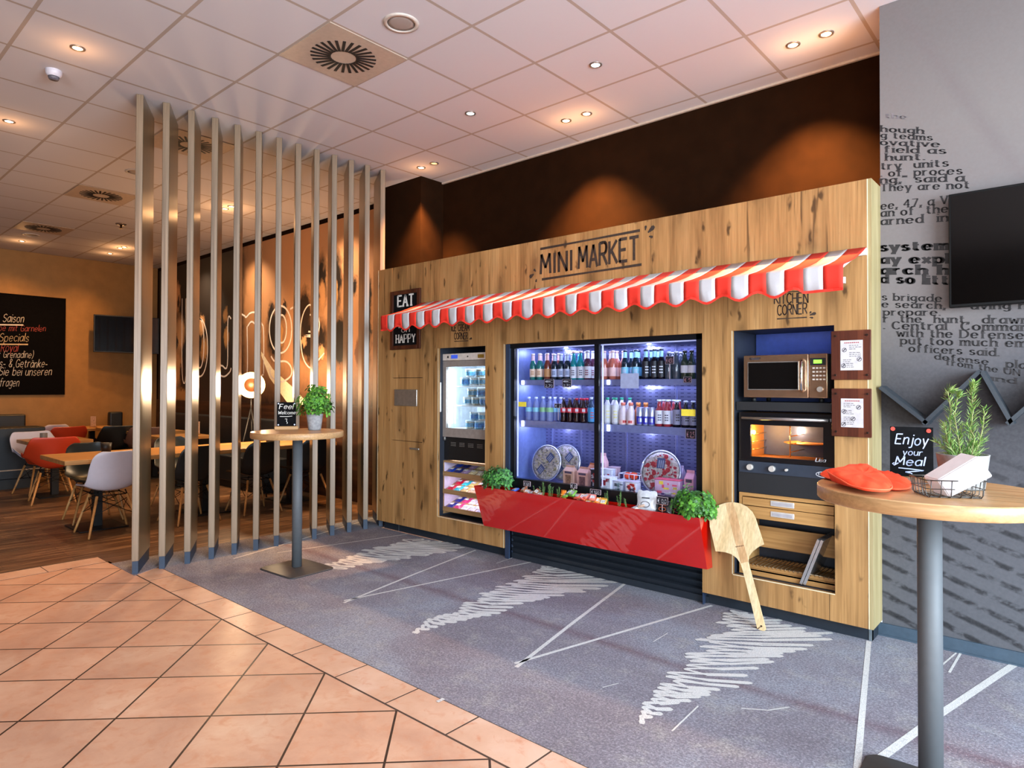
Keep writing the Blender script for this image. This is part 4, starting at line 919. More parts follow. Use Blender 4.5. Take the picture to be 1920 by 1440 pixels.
K = dict(
    green=dict(kind='long', h=.225, r=.0292, body=g_('glass_green', '1d6a66'), cap=g_('cap_pale', 'e6d2c8'), lab=mat('label_cream', 'e8cdb8', .6), emb=mat('label_ink1', 'b98a60', .6), neck=mat('foil_pink', 'd8b9c4', .5)),
    brown=dict(kind='long', h=.225, r=.0292, body=g_('glass_brown', '6a2f24'), cap=g_('cap_rose', 'd8b8b0'), lab=mat('label_amber', 'b98455', .6), neck=mat('foil_rose', 'caa09a', .5)),
    dark=dict(kind='long', h=.215, r=.0292, body=g_('glass_dark', '13222e'), cap=g_('cap_silver', 'b8bcd0', .3), lab=mat('label_ice', 'b4bcd8', .6), emb=mat('label_ink2', '5a6a90', .6), neck=mat('foil_silver', 'a8b4cc', .4)),
    teal=dict(kind='long', h=.232, r=.0292, body=g_('glass_teal', '128088'), cap=g_('cap_rose', 'd8b8b0'), lab=mat('label_white', 'd9dbe6', .6), lz=(.06, .46), emb=mat('label_ink3', '4c4c66', .6), neck=None),
    plum=dict(kind='long', h=.232, r=.0292, body=g_('glass_plum', '4a2638'), cap=g_('cap_silver', 'b8bcd0', .3), lab=mat('label_white', 'd9dbe6', .6), lz=(.06, .46), emb=mat('label_ink4', '8a3450', .6), neck=mat('label_white', 'd9dbe6', .6)),
    rose=dict(kind='long', h=.225, r=.0292, body=g_('glass_rose', 'b2604e'), cap=g_('cap_rose', 'd8b8b0'), lab=mat('label_blush', 'e2b8b4', .6), neck=mat('foil_pale', 'd4c6d2', .4)),
    iceblue=dict(kind='long', h=.225, r=.0292, body=g_('glass_dark', '13222e'), cap=g_('cap_navy', '1c2c44'), lab=mat('label_sky', '7cc0e0', .6), emb=mat('label_ice', 'b4bcd8', .6), neck=mat('foil_sky', '9ad0ec', .4)),
    cola3=dict(kind='long', h=.225, r=.0292, body=g_('glass_black', '0c0c14'), cap=g_('cap_navy', '1c2c44'), lab=mat('label_black', '16161e', .5), lz=(.08, .6), emb=mat('label_white', 'd9dbe6', .6), neck=mat('foil_sky', '9ad0ec', .4)),
    clear=dict(kind='long', h=.20, r=.0292, body=g_('glass_grey', '3a4450'), cap=g_('cap_silver', 'b8bcd0', .3), lab=None),
    wine=dict(kind='long', h=.205, r=.0292, body=g_('glass_olive', '2a3a2e'), cap=g_('cap_dark', '22242e'), lab=mat('label_white', 'd9dbe6', .6), lz=(.22, .48)),
    water=dict(kind='pet', h=.200, r=.0300, body=film('pet_clear', 'a8b6e0', .42), cap=mat('cap_ice', 'c8d4f0', .4), lab=mat('label_aqua', '86c8dc', .5), lz=(.38, .56)),
    waterg=dict(kind='pet', h=.204, r=.0300, body=film('pet_clear', 'a8b6e0', .42), cap=mat('cap_ice', 'c8d4f0', .4), lab=mat('label_lime', '86bc8a', .5), lz=(.38, .56)),
    cola=dict(kind='cola', h=.196, r=.0292, body=g_('cola_dark', '1c0a0c'), cap=mat('cap_grey', '6a6478', .4), lab=mat('label_red', 'c8283c', .4), lz=(.40, .60), emb=mat('label_white', 'd9dbe6', .6)),
    colar=dict(kind='cola', h=.196, r=.0292, body=g_('cola_dark', '1c0a0c'), cap=mat('cap_red', 'b01c34', .4), lab=mat('label_red', 'c8283c', .4), lz=(.40, .60), emb=mat('label_white', 'd9dbe6', .6)),
    blue=dict(kind='pet', h=.205, r=.0292, body=g_('juice_blue', '25405e'), cap=mat('cap_ice', 'c8d4f0', .4), lab=mat('label_blue', '4596d0', .5), lz=(.06, .60), emb=mat('label_redink', 'c83a3a', .5)),
    lemon=dict(kind='pet', h=.205, r=.0310, body=mat('juice_milky', 'b8b8c4', .3), cap=mat('cap_green', '1f8c6c', .4), lab=mat('label_milk', 'c8cacc', .5), lz=(.08, .72), emb=mat('label_yellow', 'd8d07a', .5)),
    pink=dict(kind='jug', h=.170, r=.0330, body=mat('drink_white', 'd2c4cc', .4), cap=mat('cap_coral', 'c8705c', .4), lab=mat('label_blush', 'e2b8b4', .6), lz=(.05, .22), emb=mat('label_redink', 'c83a3a', .5)),
    orange=dict(kind='jug', h=.170, r=.0330, body=mat('drink_orange', 'b8643c', .4), cap=mat('cap_orange', 'd88a4c', .4), lab=None),
    can=dict(kind='can', h=.138, r=.0270, body=mat('can_silver', 'a9aed0', .25, .5), cap=None, lab=mat('can_blue', '2c2ca8', .3), lz=(.10, .50), emb=mat('can_silver', 'a9aed0', .25, .5)),
    smooth=dict(kind='long', h=.195, r=.0300, body=g_('smoothie_red', '8c2c34'), cap=mat('cap_ice', 'c8d4f0', .4), lab=mat('label_white', 'd9dbe6', .6), lz=(.10, .60), emb=mat('label_ink3', '4c4c66', .6)),
    black=dict(kind='long', h=.19, r=.0300, body=g_('glass_black', '0c0c14'), cap=mat('cap_ice', 'c8d4f0', .4), lab=mat('label_grey', '8a8ca8', .6), lz=(.10, .66), emb=mat('label_black', '16161e', .5)),
)
PROTO = {}; COUNT = {}
def put(kind, x, y, z, desc, shelf, row=0, cat='bottle', rz=0.):
    """one bottle; the label counts look-alikes of one row from the left"""
    key = (desc, shelf, row); COUNT[key] = COUNT.get(key, 0) + 1
    TOT[key] = TOT.get(key, 0) + 1
    if kind not in PROTO:
        t = bottle(name='can' if K[kind]['kind'] == 'can' else 'bottle', cat=cat, **K[kind]); PROTO[kind] = t
    else: t = dup(PROTO[kind])
    t.location = (x, y, z); t.rotation_euler = (0, 0, rz); t['category'] = cat
    t['group'] = '%ss on the %s' % (cat, shelf); PEND.append((t, key, COUNT[key])); return t
PEND = []; TOT = {}
def px(x, Y, z): return aty(x, 709, Y).x
s1, s2 = SH[0][0] + .0005, SH[1][0] + .0005
YR1, YR2 = 4.300, 4.372
def row(z, shelf, items):
    for kind, xs, desc, *c in items:
        for x in xs: put(kind, px(x, YR1, z), YR1, z, desc, shelf, 0, c[0] if c else 'bottle', random.uniform(-.3, .3))
def row2(z, shelf, items):
    for kind, xs, desc, *c in items:
        for x in xs: put(kind, px(x, YR2, z), YR2, z, desc, shelf, 1, c[0] if c else 'bottle', random.uniform(-.3, .3))
row(s1, 'top fridge shelf', [('green', (999.5, 1012), 'green glass bottle with cream label'), ('brown', (1026.5,), 'brown glass bottle with amber label'), ('dark', (1040, 1052, 1064), 'dark bottle with icy oval label'), ('teal', (1076, 1089), 'teal bottle with white label'), ('plum', (1102,), 'plum coloured bottle with white label'),
    ('rose', (1133, 1149), 'rose coloured bottle with blush label'), ('iceblue', (1172, 1192), 'dark bottle with sky blue label'), ('cola3', (1211, 1227, 1240), 'black bottle with white lettering and pale neck'), ('clear', (1254, 1268), 'plain dark glass bottle without label'), ('wine', (1284, 1297), 'slim bottle with small white label')])
row2(s1, 'top fridge shelf', [('green', (1014, 1025), 'green glass bottle with cream label'), ('brown', (1038, 1048), 'brown glass bottle with amber label'), ('dark', (1062, 1073), 'dark bottle with icy oval label'), ('teal', (1086,), 'teal bottle with white label'), ('plum', (1099, 1112), 'plum coloured bottle with white label'),
    ('rose', (1145, 1157, 1169), 'rose coloured bottle with blush label'), ('iceblue', (1184, 1197, 1211, 1222, 1235), 'dark bottle with sky blue label'), ('clear', (1262, 1277), 'plain dark glass bottle without label')])
row(s2, 'middle fridge shelf', [('water', (992, 1005.5), 'clear water bottle with aqua label'), ('waterg', (1018.5, 1031), 'clear water bottle with lime label'), ('cola', (1057, 1069), 'dark cola bottle with red label and grey cap'), ('colar', (1081.5, 1094.5), 'dark cola bottle with red label and red cap'), ('blue', (1109,), 'bottle with bright blue label'),
    ('lemon', (1139, 1154.5), 'milky bottle with green cap and yellow spots'), ('pink', (1168.5, 1183), 'white drink bottle with coral cap'), ('can', (1200, 1211, 1222), 'slim blue and silver can', 'can'), ('smooth', (1236, 1251), 'red drink bottle with white label'), ('black', (1269, 1286, 1300), 'dark bottle with grey label')])
row2(s2, 'middle fridge shelf', [('water', (1041, 1052), 'clear water bottle with aqua label'), ('cola', (1068, 1078), 'dark cola bottle with red label and grey cap'), ('colar', (1090, 1101), 'dark cola bottle with red label and red cap'),
    ('lemon', (1151, 1166, 1181), 'milky bottle with green cap and yellow spots'), ('orange', (1197, 1211), 'squat orange drink bottle'), ('smooth', (1245, 1255, 1264, 1273), 'red drink bottle with white label')])
for t_, key, i in PEND:
    d, sh, r_ = key; n = TOT[key]
    t_['label'] = '%s, %s%s%s' % (d, sh.replace(' fridge', ''), ' behind' if r_ else '', '' if n == 1 else ', ' + (ORD[i - 1] + ' from left' if i > 1 else 'leftmost'))

# little price boards hanging on the shelves and standing among the goods
M_PB = mat('price_board', '1c1420', .6); M_PF = mat('price_frame', 'c8b4b8', .5); M_PT = mat('price_chalk', 'cf9aa0', .7); M_PW = mat('price_white', 'd8d8e0', .7)
def pricecard(x, z, Y, w, h, txt, lab, tc=M_PT, post=None, tilt=0):
    t = thing('price_card', lab, 'price card', (x, Y, z), 0)
    mb = MB(); mb.box((-w / 2, 0, 0), (w / 2, .003, h)); mb.build('board', M_PB, t)
    mb = MB(); e = .0016
    mb.box((-w / 2 - e, -.001, -e), (w / 2 + e, .004, 0)); mb.box((-w / 2 - e, -.001, h), (w / 2 + e, .004, h + e)); mb.box((-w / 2 - e, -.001, 0), (-w / 2, .004, h)); mb.box((w / 2, -.001, 0), (w / 2 + e, .004, h))
    if post: mb.box((-.0025, .001, -post), (.0025, .004, -e))
    mb.build('frame', M_PF, t)
    mb = MB(); lines = txt.split('|'); n = len(lines)
    for i, l in enumerate(lines): write(mb, l, (-w * .38, -.0006, h * (1 - (i + .82) / n)), U, V, w=w * .76, h=h * .55 / n, pen=(.5, .5), nrm=N)
    mb.build('lettering', tc, t, fixn=False); return t
def pc(px0, py0, px1, py1, Y, txt, lab, **k):
    A = aty(px0, py0, Y); B = aty(px1, py1, Y); pricecard((A.x + B.x) / 2, B.z, Y, B.x - A.x, A.z - B.z, txt, lab, **k)
pc(1021, 711, 1038, 727, 4.246, '€|2,70', 'small price card hanging at the left of the top fridge shelf', tc=M_PW)
pc(1055, 711, 1071, 726, 4.246, '€|2,70', 'small price card hanging on the top shelf beside the first one', tc=M_PW)
pc(1248, 669, 1263, 682, 4.262, '€ 4,50', 'price card on a tall clip before the plain dark bottles', post=.125)
pc(1282, 707, 1296, 717, 4.244, '€ 5', 'small price card hanging at the right end of the top shelf')
pc(1286, 805, 1304, 823, 4.244, '€ 2,5', 'price card hanging at the right end of the middle shelf')
pc(1040, 757, 1053, 765, 4.262, '€ 2', 'pale price card between water and cola bottles', post=.10, tc=M_PW)
mb = MB(); a = aty(974, 756, FYG); mb.box((a.x, FYG - .013, a.z - .028), (a.x + .085, FYG - .011, a.z + .012)); o = mb.build('sticker', mat('yellow_sticker', 'd8c43c', .6)); tag(o, 'yellow sticker at the left of the left fridge door', 'sticker')
mb = MB(); a = aty(1279, 766, FYG); mb.box((a.x, FYG - .013, a.z - .05), (a.x + .105, FYG - .011, a.z - .004)); o = mb.build('sticker', mat('yellow_sticker', 'd8c43c', .6)); tag(o, 'yellow sticker at the right of the right fridge door', 'sticker')
mb = MB(); a = aty(1165, 703, FYG); mb.box((a.x, FYG - .0125, a.z - .10), (a.x + .155, FYG - .0115, a.z + .01)); o = mb.build('sticker', mat('grey_sticker', '8f96b6', .5)); tag(o, 'grey square sticker in the middle of the right fridge door', 'sticker')

# ---------------------------------------------------------------- fridge floor
zf = FZ0 + .001
def wrap_plate(cx, cz, r, Y, lab, base, spots, tilt=12, crust='d6cfc8'):
    t = thing('wrapped_pizza', lab, 'pizza', (cx, Y, zf), 0, 'round wrapped pizzas standing in the fridge')
    R = Matrix.Translation((0, 0, r * cos(radians(tilt)))) @ Matrix.Rotation(radians(90 - tilt), 4, 'X')
    def L(mb, pr_, n=28):
        rings = []
        for rr, z in pr_:
            rings.append([mb.b.verts.new(R @ Vector((rr * cos(2 * pi * i / n), rr * sin(2 * pi * i / n), z))) for i in range(n)])
        mb.loft(rings)
    mb = MB(); L(mb, [(r * .90, -.012), (r, -.006), (r, .004), (r * .94, .009), (r * .86, .006), (.002, .006)]); mb.build('crust', mat('crust_' + crust, crust, .5, var=.25, scale=60, bump=.3), t)
    mb = MB(); q = random.Random(int(cx * 100))
    for k in range(150):
        a_ = q.uniform(0, 2 * pi); d = r * .86 * sqrt(q.random()); s_ = q.uniform(.006, .016); mb.mi = k % len(spots)
        mb.face([mb.b.verts.new(R @ Vector((d * cos(a_) + s_ * cos(j * 1.25 + a_), d * sin(a_) + s_ * .7 * sin(j * 1.25 + a_), .0075 + .0002 * (k % 9)))) for j in range(5)])
    mb.build('topping', [mat('top_' + s, s, .5, var=.2) for s in spots], t, fixn=False)['kind'] = 'stuff'
    mb = MB(); L(mb, [(r * .97, -.010), (r * 1.05, .002), (r * 1.05, .008), (r * .96, .012), (r * .95, .004)]); mb.build('tray_rim', mat('tray_foil', 'c8ccd8', .2, .6), t)
    if base != 'blue':
        mb = MB()
        for k in range(13):
            a_ = k * 2.4; d = r * (.22 + .60 * ((k * 7) % 13) / 13); M = R @ Matrix.Translation((d * cos(a_), d * sin(a_), 0)); mb.loft([[mb.b.verts.new(M @ Vector((.018 * cos(j * .524), .018 * sin(j * .524), z))) for j in range(12)] for z in (.007, .0100)])
        mb.build('salami', mat('salami', 'c0404a', .4, var=.2, scale=90), t)['kind'] = 'stuff'
    mb = MB(); aa = .9
    for o_, wd_ in ((-.5, .38), (.42, .36)):
        M = R @ Matrix.Rotation(aa if base == 'blue' else pi / 2, 4, 'Z')
        mb.box((o_ * r - .24 * r, -.20 * r, .010), (o_ * r + .24 * r, .20 * r, .0112), M=M)
        mb.mi = 1
        for j in range(3): mb.box((o_ * r - .20 * r, (-.14 + .1 * j) * r, .0112), (o_ * r + .14 * r, (-.09 + .1 * j) * r, .0116), M=M)
        mb.mi = 0
    mb.build('printed_label', [mat('pizza_label', '5a6a9a', .4), mat('pizza_ink', 'b9c4e0', .5)], t)
    mb = MB(); L(mb, [(r * 1.01, -.006), (r * 1.015, .010), (r * .8, .017), (r * .3, .016), (.002, .0165)]); mb.build('clear_film', glass('cling_film', (.97, .97, 1), .9), t)
def gp(px_, py, Y): q = aty(px_, py, Y); return q
q = gp(1029, 868, 4.36); wrap_plate(q.x, 0, .148, 4.330, 'large round wrapped pizza with pale topping leaning at the left of the fridge floor', 'blue', ['e6dcc0', 'cfc6a6', '8c8f96', 'd8cfd0', 'a8a078'])
q = gp(1060, 866, 4.44); wrap_plate(q.x, 0, .150, 4.440, 'round wrapped pizza half hidden behind the large pale one', 'blue', ['e6e0c8', 'b8b0a8', 'd8c8d8', '9aa07a'])
q = gp(1240, 885, 4.36); wrap_plate(q.x, 0, .160, 4.350, 'round wrapped salami pizza leaning at the right of the fridge floor', 'up', ['c03a50', 'd86a70', 'e6c8c8', 'b83048', 'ded2d8'])
def gable(x, Y, w, d, h, lab, col, win, name='gable_carton'):
    t = thing(name, lab, 'carton', (x, Y, zf), random.uniform(-.15, .15), 'cartons on the fridge floor')
    mb = MB(); hh = h * .72
    P4 = [(-w / 2, -d / 2, 0), (w / 2, -d / 2, 0), (w / 2, d / 2, 0), (-w / 2, d / 2, 0)]
    lo = [mb.b.verts.new(p_) for p_ in P4]; up = [mb.b.verts.new((p_[0], p_[1], hh)) for p_ in P4]
    r0, r1 = mb.b.verts.new((-w * .42, 0, h * .93)), mb.b.verts.new((w * .42, 0, h * .93))
    mb.face(lo[::-1])
    for i in range(4): mb.face([lo[i], lo[(i + 1) % 4], up[(i + 1) % 4], up[i]])
    mb.face([up[0], up[1], r1, r0]); mb.face([up[2], up[3], r0, r1]); mb.face([up[1], up[2], r1]); mb.face([up[3], up[0], r0])
    mb.build('body', mat('carton_' + col, col, .55), t)
    mb = MB(); mb.box((-w * .42, -.003, h * .91), (w * .42, .003, h)); mb.build('ridge', mat('carton_ridge_' + col, col, .5, var=.1), t)
    mb = MB(); mb.box((-w * .28, -d / 2 - .001, hh * .12), (w * .28, -d / 2, hh * .72)); mb.mi = 1; mb.box((-w * .34, -d / 2 - .0012, hh * .82), (w * .34, -d / 2 - .0002, hh * .97)); mb.build('print', [mat('carton_win_' + win, win, .4, var=.3, scale=60), mat('carton_dark', '4a4058', .5)], t)
for xx, Y, w_, h_, lab, col, win in ((1070, 4.27, .105, .155, 'pinkish paper sandwich box with gable top left of the door bar', 'caa08c', '8a6450'), (1096, 4.26, .105, .155, 'pinkish paper sandwich box with gable top next to the door bar', 'cf9c90', '6a4a50'), (1130, 4.40, .075, .26, 'tall pink carton standing behind the door bar', 'd0a4a8', 'b8a8c8'),
                              (1113, 4.42, .09, .17, 'orange brown paper box behind the door bar', 'a8643c', '7a3c28'), (1295, 4.27, .07, .205, 'tall pink milk carton at the right end of the fridge floor', 'd89cb4', 'd8a8c0'), (1276, 4.40, .06, .215, 'tall pale carton behind the strawberry pack', 'b9a8c4', '5c5c70')):
    gable(px(xx, Y, zf), Y, w_, .06, h_, lab, col, win)
def pack(x, Y, w, d, h, lab, cols, name='food_tub', cat='tub'):
    t = thing(name, lab, cat, (x, Y, zf), random.uniform(-.1, .1), 'food packs on the fridge floor')
    mb = MB(); mb.rbox((-w / 2, -d / 2, 0), (w / 2, d / 2, h), .006, 2); mb.build('body', mat('pk_' + cols[0], cols[0], .35), t)
    mb = MB(); mb.rbox((-w / 2 - .003, -d / 2 - .003, h), (w / 2 + .003, d / 2 + .003, h + .007), .003, 1); mb.build('lid', mat('pk_' + cols[1], cols[1], .3), t)
    mb = MB(); q = random.Random(int(x * 1000))
    for k in range(14):
        mb.mi = k % (len(cols) - 2); xx = q.uniform(-w * .42, w * .3); zz = q.uniform(h * .1, h * .75); mb.box((xx, -d / 2 - .0012, zz), (xx + q.uniform(.01, w * .3), -d / 2 - .0002, zz + q.uniform(.008, .024)))
    mb.build('print', [mat('pk_' + c_, c_, .45) for c_ in cols[2:]], t)
for xx, Y, w_, d_, h_, lab, cols in ((1116, 4.25, .05, .05, .145, 'dark jar with pale label standing against the door bar', ('2c2c3a', 'c8c8d4', 'b8b8c8', 'b03038')),
        (1140, 4.255, .12, .09, .095, 'white tub printed with berries right of the door bar', ('d4d8e4', 'e4e6ee', '8a1c34', '3a3c50', 'b8c0cc')), (1141, 4.36, .10, .06, .14, 'second white tub behind the berry tub', ('c4c8d8', 'd8d8e0', 'a03848', '50506a')),
        (1163, 4.26, .085, .07, .075, 'small grey tub between the berry tub and the basket', ('b8bccc', 'd0d4e0', '5a6a78', '86a0a8')), (1152, 4.42, .08, .06, .15, 'round pot with patterned wrap behind the tubs', ('a88c94', 'c0a8b0', '6a4a5a', 'c8b8c0')),
        (1187, 4.25, .095, .07, .080, 'red and white pack standing under the tomatoes', ('d8d4dc', 'c8c8d8', 'c02c34', '3c3c58', 'd83c30')),
        (1254, 4.25, .19, .07, .125, 'colourful pack of sliced fruit before the salami pizza', ('c8a4c0', 'd84868', 'd8506c', 'e6c84a', '5c4c88', 'd8d0e0'))):
    pack(px(xx, Y, zf), Y, w_, d_, h_, lab, cols)
# basket with tomatoes
bx = px(1186, 4.36, zf); t = thing('wire_basket', 'low white wire basket carrying tomatoes in the fridge', 'basket', (bx, 4.36, zf))
mb = MB()
for z in (.02, .075, .125): mb.tube([(-.09, -.05, z), (.09, -.05, z), (.09, .05, z), (-.09, .05, z), (-.09, -.05, z)], .0035, 6)
for x in (-.09, -.045, 0, .045, .09): mb.tube([(x, -.05, 0), (x, -.05, .125)], .003, 6); mb.tube([(x, .05, 0), (x, .05, .125)], .003, 6); mb.tube([(x, -.05, .075), (x, .05, .075)], .003, 6)
mb.build('wires', mat('wire_white', 'd0d4e0', .3, .3), t)
mb = MB(); mb.box((-.088, -.048, .076), (.088, .048, .082)); mb.build('tray', mat('tray_pale', 'c8ccd8', .4), t)
TM = None
for k, (dx, dy, l) in enumerate(((-.035, -.01, 'orange red tomato at the left of the basket'), (.022, -.012, 'orange red tomato at the right of the basket'), (-.005, .03, 'orange red tomato at the back of the basket'))):
    if TM is None:
        TM = thing('tomato', l, 'tomato', (bx + dx, 4.36 + dy, zf + .082), 0, 'tomatoes in the fridge basket')
        mb = MB(); mb.ball((0, 0, .027), .030, 14, 9, (1, 1, .9)); mb.build('body', mat('tomato', 'd8401c', .25), TM)
        mb = MB()
        for j in range(5): a_ = j * 1.257; mb.quad((0, 0, .0545), (.012 * cos(a_ - .2), .012 * sin(a_ - .2), .054), (.018 * cos(a_), .018 * sin(a_), .052), (.012 * cos(a_ + .2), .012 * sin(a_ + .2), .054))
        mb.build('stem', mat('tomato_stem', '3c6a2c', .6), TM)
    else: dup(TM, (bx + dx, 4.36 + dy, zf + .082), k, label=l)
# ================================================================ ice cream niche
NX0, NX1 = -4.565, -3.962
ic = thing('ice_cream_freezer', 'small upright freezer with lit glass door in the left opening', 'freezer', (0, 0, 0))
YI = 4.215; M_BEIGE = mat('freezer_head', 'cfc2b8', .4); M_GST = mat('freezer_grey', '9a8f88', .4, .3)
a = aty(827, 664, YI); b = aty(910, 676, YI); hz1, hz0 = a.z, aty(827, 677, YI).z
zb = aty(830, 818, YI).z; ix0 = aty(829, 700, YI).x; fxr = -3.90
mb = MB(); mb.rbox((ix0 - .012, YI - .012, hz0), (fxr, YI + .4, hz1), .006, 2); h_ = mb.build('head_panel', M_BEIGE, ic)
mb = MB(); c1 = aty(848, 666, YI); mb.box((c1.x, YI - .015, hz0 + .018), (c1.x + .085, YI - .012, hz1 - .014)); mb.build('display', mat('freezer_display', '1c2a6a', .3, em='3a5ad8', ems=.6), h_)
mb = MB(); c2 = aty(841, 666, YI); mb.box((c2.x, YI - .015, hz0 + .024), (c2.x + .014, YI - .012, hz1 - .022)); mb.build('switch', M_BLACK, h_)
mb = MB(); c2 = aty(898, 666, YI); mb.box((c2.x, YI - .015, hz0 + .016), (c2.x + .075, YI - .012, hz1 - .018)); mb.build('badge', mat('gold_badge', 'b08c3c', .4, .5), h_)
mb = MB(); c2 = aty(879, 666, YI); mb.tube([(c2.x, YI - .016, (hz0 + hz1) / 2), (c2.x, YI - .010, (hz0 + hz1) / 2)], .007, 10); mb.build('lock', mat('lock_steel', '5a544e', .3, .8), h_)
gx0, gz1, gz0 = aty(838, 690, YI).x, aty(840, 688, YI).z, aty(840, 802, YI).z
mb = MB(); dz1 = hz0 - .003
mb.box((ix0, YI - .01, zb), (gx0, YI + .02, dz1)); mb.box((gx0, YI - .01, gz1), (fxr, YI + .02, dz1)); mb.box((gx0, YI - .01, zb), (fxr, YI + .02, gz0)); dd = mb.build('door', M_GST, ic)
mb = MB(); mb.box((gx0, YI + .002, gz0), (fxr, YI + .006, gz1)); mb.build('glass_pane', glass('freezer_glass', (.97, .99, 1.0), .35), dd)
mb = MB(); hx = aty(826.5, 740, YI - .03).x; mb.rbox((hx - .006, YI - .05, aty(826, 772, YI).z), (hx + .012, YI - .032, aty(826, 717, YI).z), .004, 2); mb.box((hx, YI - .034, aty(826, 768, YI).z), (ix0 + .01, YI - .008, aty(826, 765, YI).z)); mb.box((hx, YI - .034, aty(826, 724, YI).z), (ix0 + .01, YI - .008, aty(826, 721, YI).z)); mb.build('door_handle', mat('handle_white', 'e0dcd8', .35), dd)
mb = MB(); M_WI = mat('freezer_white', 'dfe6ee', .5)
mb.box((gx0 - .03, YI + .02, gz0 - .02), (gx0 - .015, YI + .42, gz1 + .02)); mb.box((fxr, YI + .02, gz0 - .02), (fxr + .01, YI + .42, gz1 + .02)); mb.box((gx0 - .03, YI + .42, gz0 - .02), (fxr + .01, YI + .43, gz1 + .02)); mb.box((gx0 - .03, YI + .02, gz1 + .012), (fxr, YI + .42, gz1 + .02)); mb.box((gx0 - .03, YI + .02, gz0 - .02), (fxr, YI + .42, gz0 - .005)); mb.build('inner_lining', M_WI, ic)
mb = MB(); lx = aty(847, 740, YI + .05).x; mb.box((lx - .018, YI + .03, gz0 + .04), (lx + .018, YI + .045, gz1 - .03)); mb.build('light_strip', mat('freezer_led', 'f4fbff', .5, em='e6f6ff', ems=7.), ic)
light('freezer_led', 'AREA', (lx + .03, YI + .06, (gz0 + gz1) / 2), 2.2, (.80, .93, 1.0), shape='RECTANGLE', size=.05, size_y=.5, aim=(lx + .4, YI + .25, (gz0 + gz1) / 2))
light('freezer_led', 'AREA', ((gx0 + fxr) / 2, YI + .1, gz1), 1.2, (.80, .93, 1.0), shape='RECTANGLE', size=.4, size_y=.04, aim=((gx0 + fxr) / 2, YI + .2, 0))
CUP = None; cupn = 0
sz = [aty(860, 723, YI + .1).z, aty(860, 759, YI + .1).z, gz0 - .004]
for z in sz[:2]:
    mb = MB(); mb.box((gx0 + .04, YI + .06, z - .012), (fxr, YI + .40, z - .002)); mb.build('shelf', M_WI, ic)
M_CUPS = [mat('cup_blue', '7fb2d4', .4, var=.25, scale=70), mat('cup_white', 'd8e4ec', .4, var=.2, scale=70), mat('cup_sand', 'b8b4a4', .4, var=.25, scale=70)]
cups = []
for s_i, (z, xs1, xs2) in enumerate(((sz[0], (871, 889, 905), (880, 899)), (sz[1], (877, 892, 907), (884, 902)), (sz[2], (881, 898), (889, 905)))):
    nm = ('top', 'middle', 'bottom')[s_i]
    for lv, xs in ((0, xs1), (1, xs2)):
        for i, x in enumerate(xs): cups.append((aty(x, 709, YI + .11).x, z + .001 + lv * .0785, s_i + i + lv, '%s ice cream tub on the %s freezer shelf, %s layer, %s from the left' % (('pale blue', 'white', 'sand coloured')[(s_i + i + lv) % 3], nm, 'upper' if lv else 'lower', ORD[i])))
PC = {}
for x, z, ci, lab in cups:
    ci %= 3
    if ci not in PC:
        c_ = bottle('cup', .076, .046, M_CUPS[ci], mat('cup_lid', 'd4e6ee', .35), mat('cup_print%d' % ci, ('3a7cc0', '58a0c8', '4c86a8')[ci], .45, var=.3, scale=50), (.2, .68), name='ice_cream_tub', cat='tub', label=lab, group='ice cream tubs in the freezer'); PC[ci] = c_
    else: c_ = dup(PC[ci], label=lab)
    c_.location = (x, YI + .12, z); c_.rotation_euler = (0, 0, random.uniform(0, 6))
# vent panel under it
mb = MB(); z1, z0 = zb - .01, aty(833, 861, YI).z
mb.box((ix0, YI + .01, z0), (fxr, YI + .02, z1)); vp = mb.build('vent_panel', mat('vent_black', '100f10', .5), ic)
mb = MB()
for gx in range(4):
    for i in range(5):
        for j in range(3): x = ix0 + .115 + gx * .115 + i * .014; z = z1 - .045 - j * .014; mb.box((x, YI + .008, z), (x + .009, YI + .0095, z + .006))
mb.build('vent_slots', mat('vent_slot_grey', '6c645e', .5), vp)
mb = MB(); mb.tube([(ix0 + .04, YI, zb - .035), (ix0 + .04, YI, zb)], .012, 10); mb.build('hinge', mat('hinge_grey', '8c8884', .4, .6), ic)
# snack rack
rk = thing('snack_rack', 'lit wooden rack with three sloping shelves of sweets under the freezer', 'rack', (0, 0, 0))
M_RK = wood('rack_oak', '7c5a3c', 'a5825c', 'b89870', 'X', knots=False); rx0 = ix0 + .005; rz1, rz0 = aty(833, 862, YI).z - .004, .262
mb = MB(); mb.box((rx0, YI, rz0), (rx0 + .018, YI + .35, rz1)); mb.build('side_panel', M_RK, rk)
mb = MB(); mb.box((rx0, YI, rz1 - .018), (fxr, YI + .35, rz1)); mb.build('top_panel', M_RK, rk)
mb = MB(); mb.box((rx0 + .018, YI + .34, rz0), (fxr, YI + .35, rz1)); mb.box((rx0 + .018, YI + .012, rz0 + .03), (rx0 + .021, YI + .34, rz1 - .018)); mb.build('back_panel', mat('rack_white', 'cdbcd4', .6), rk)
zs = [aty(838, 887 + 3, YI).z, aty(838, 923, YI).z, aty(838, 956, YI).z]
SNK = [['1f3fa8', '28306e', 'a08ab0', 'd8cfa8', 'e0dcc8', '8a7890'], ['c01c3c', '38b4c8', 'c8b070', 'd8b088', 'c8c0b0', '2c4a70'], ['2a2c88', 'c83c78', 'd8d4e4', 'cfc8e0', 'b8b0d0', '7850a0']]
SN = ['blue', 'dark blue', 'mauve', 'yellowish', 'cream', 'grey purple'], ['red', 'turquoise', 'sand coloured', 'apricot', 'pale', 'blue'], ['deep blue', 'pink', 'white', 'pale lilac', 'lilac', 'violet']
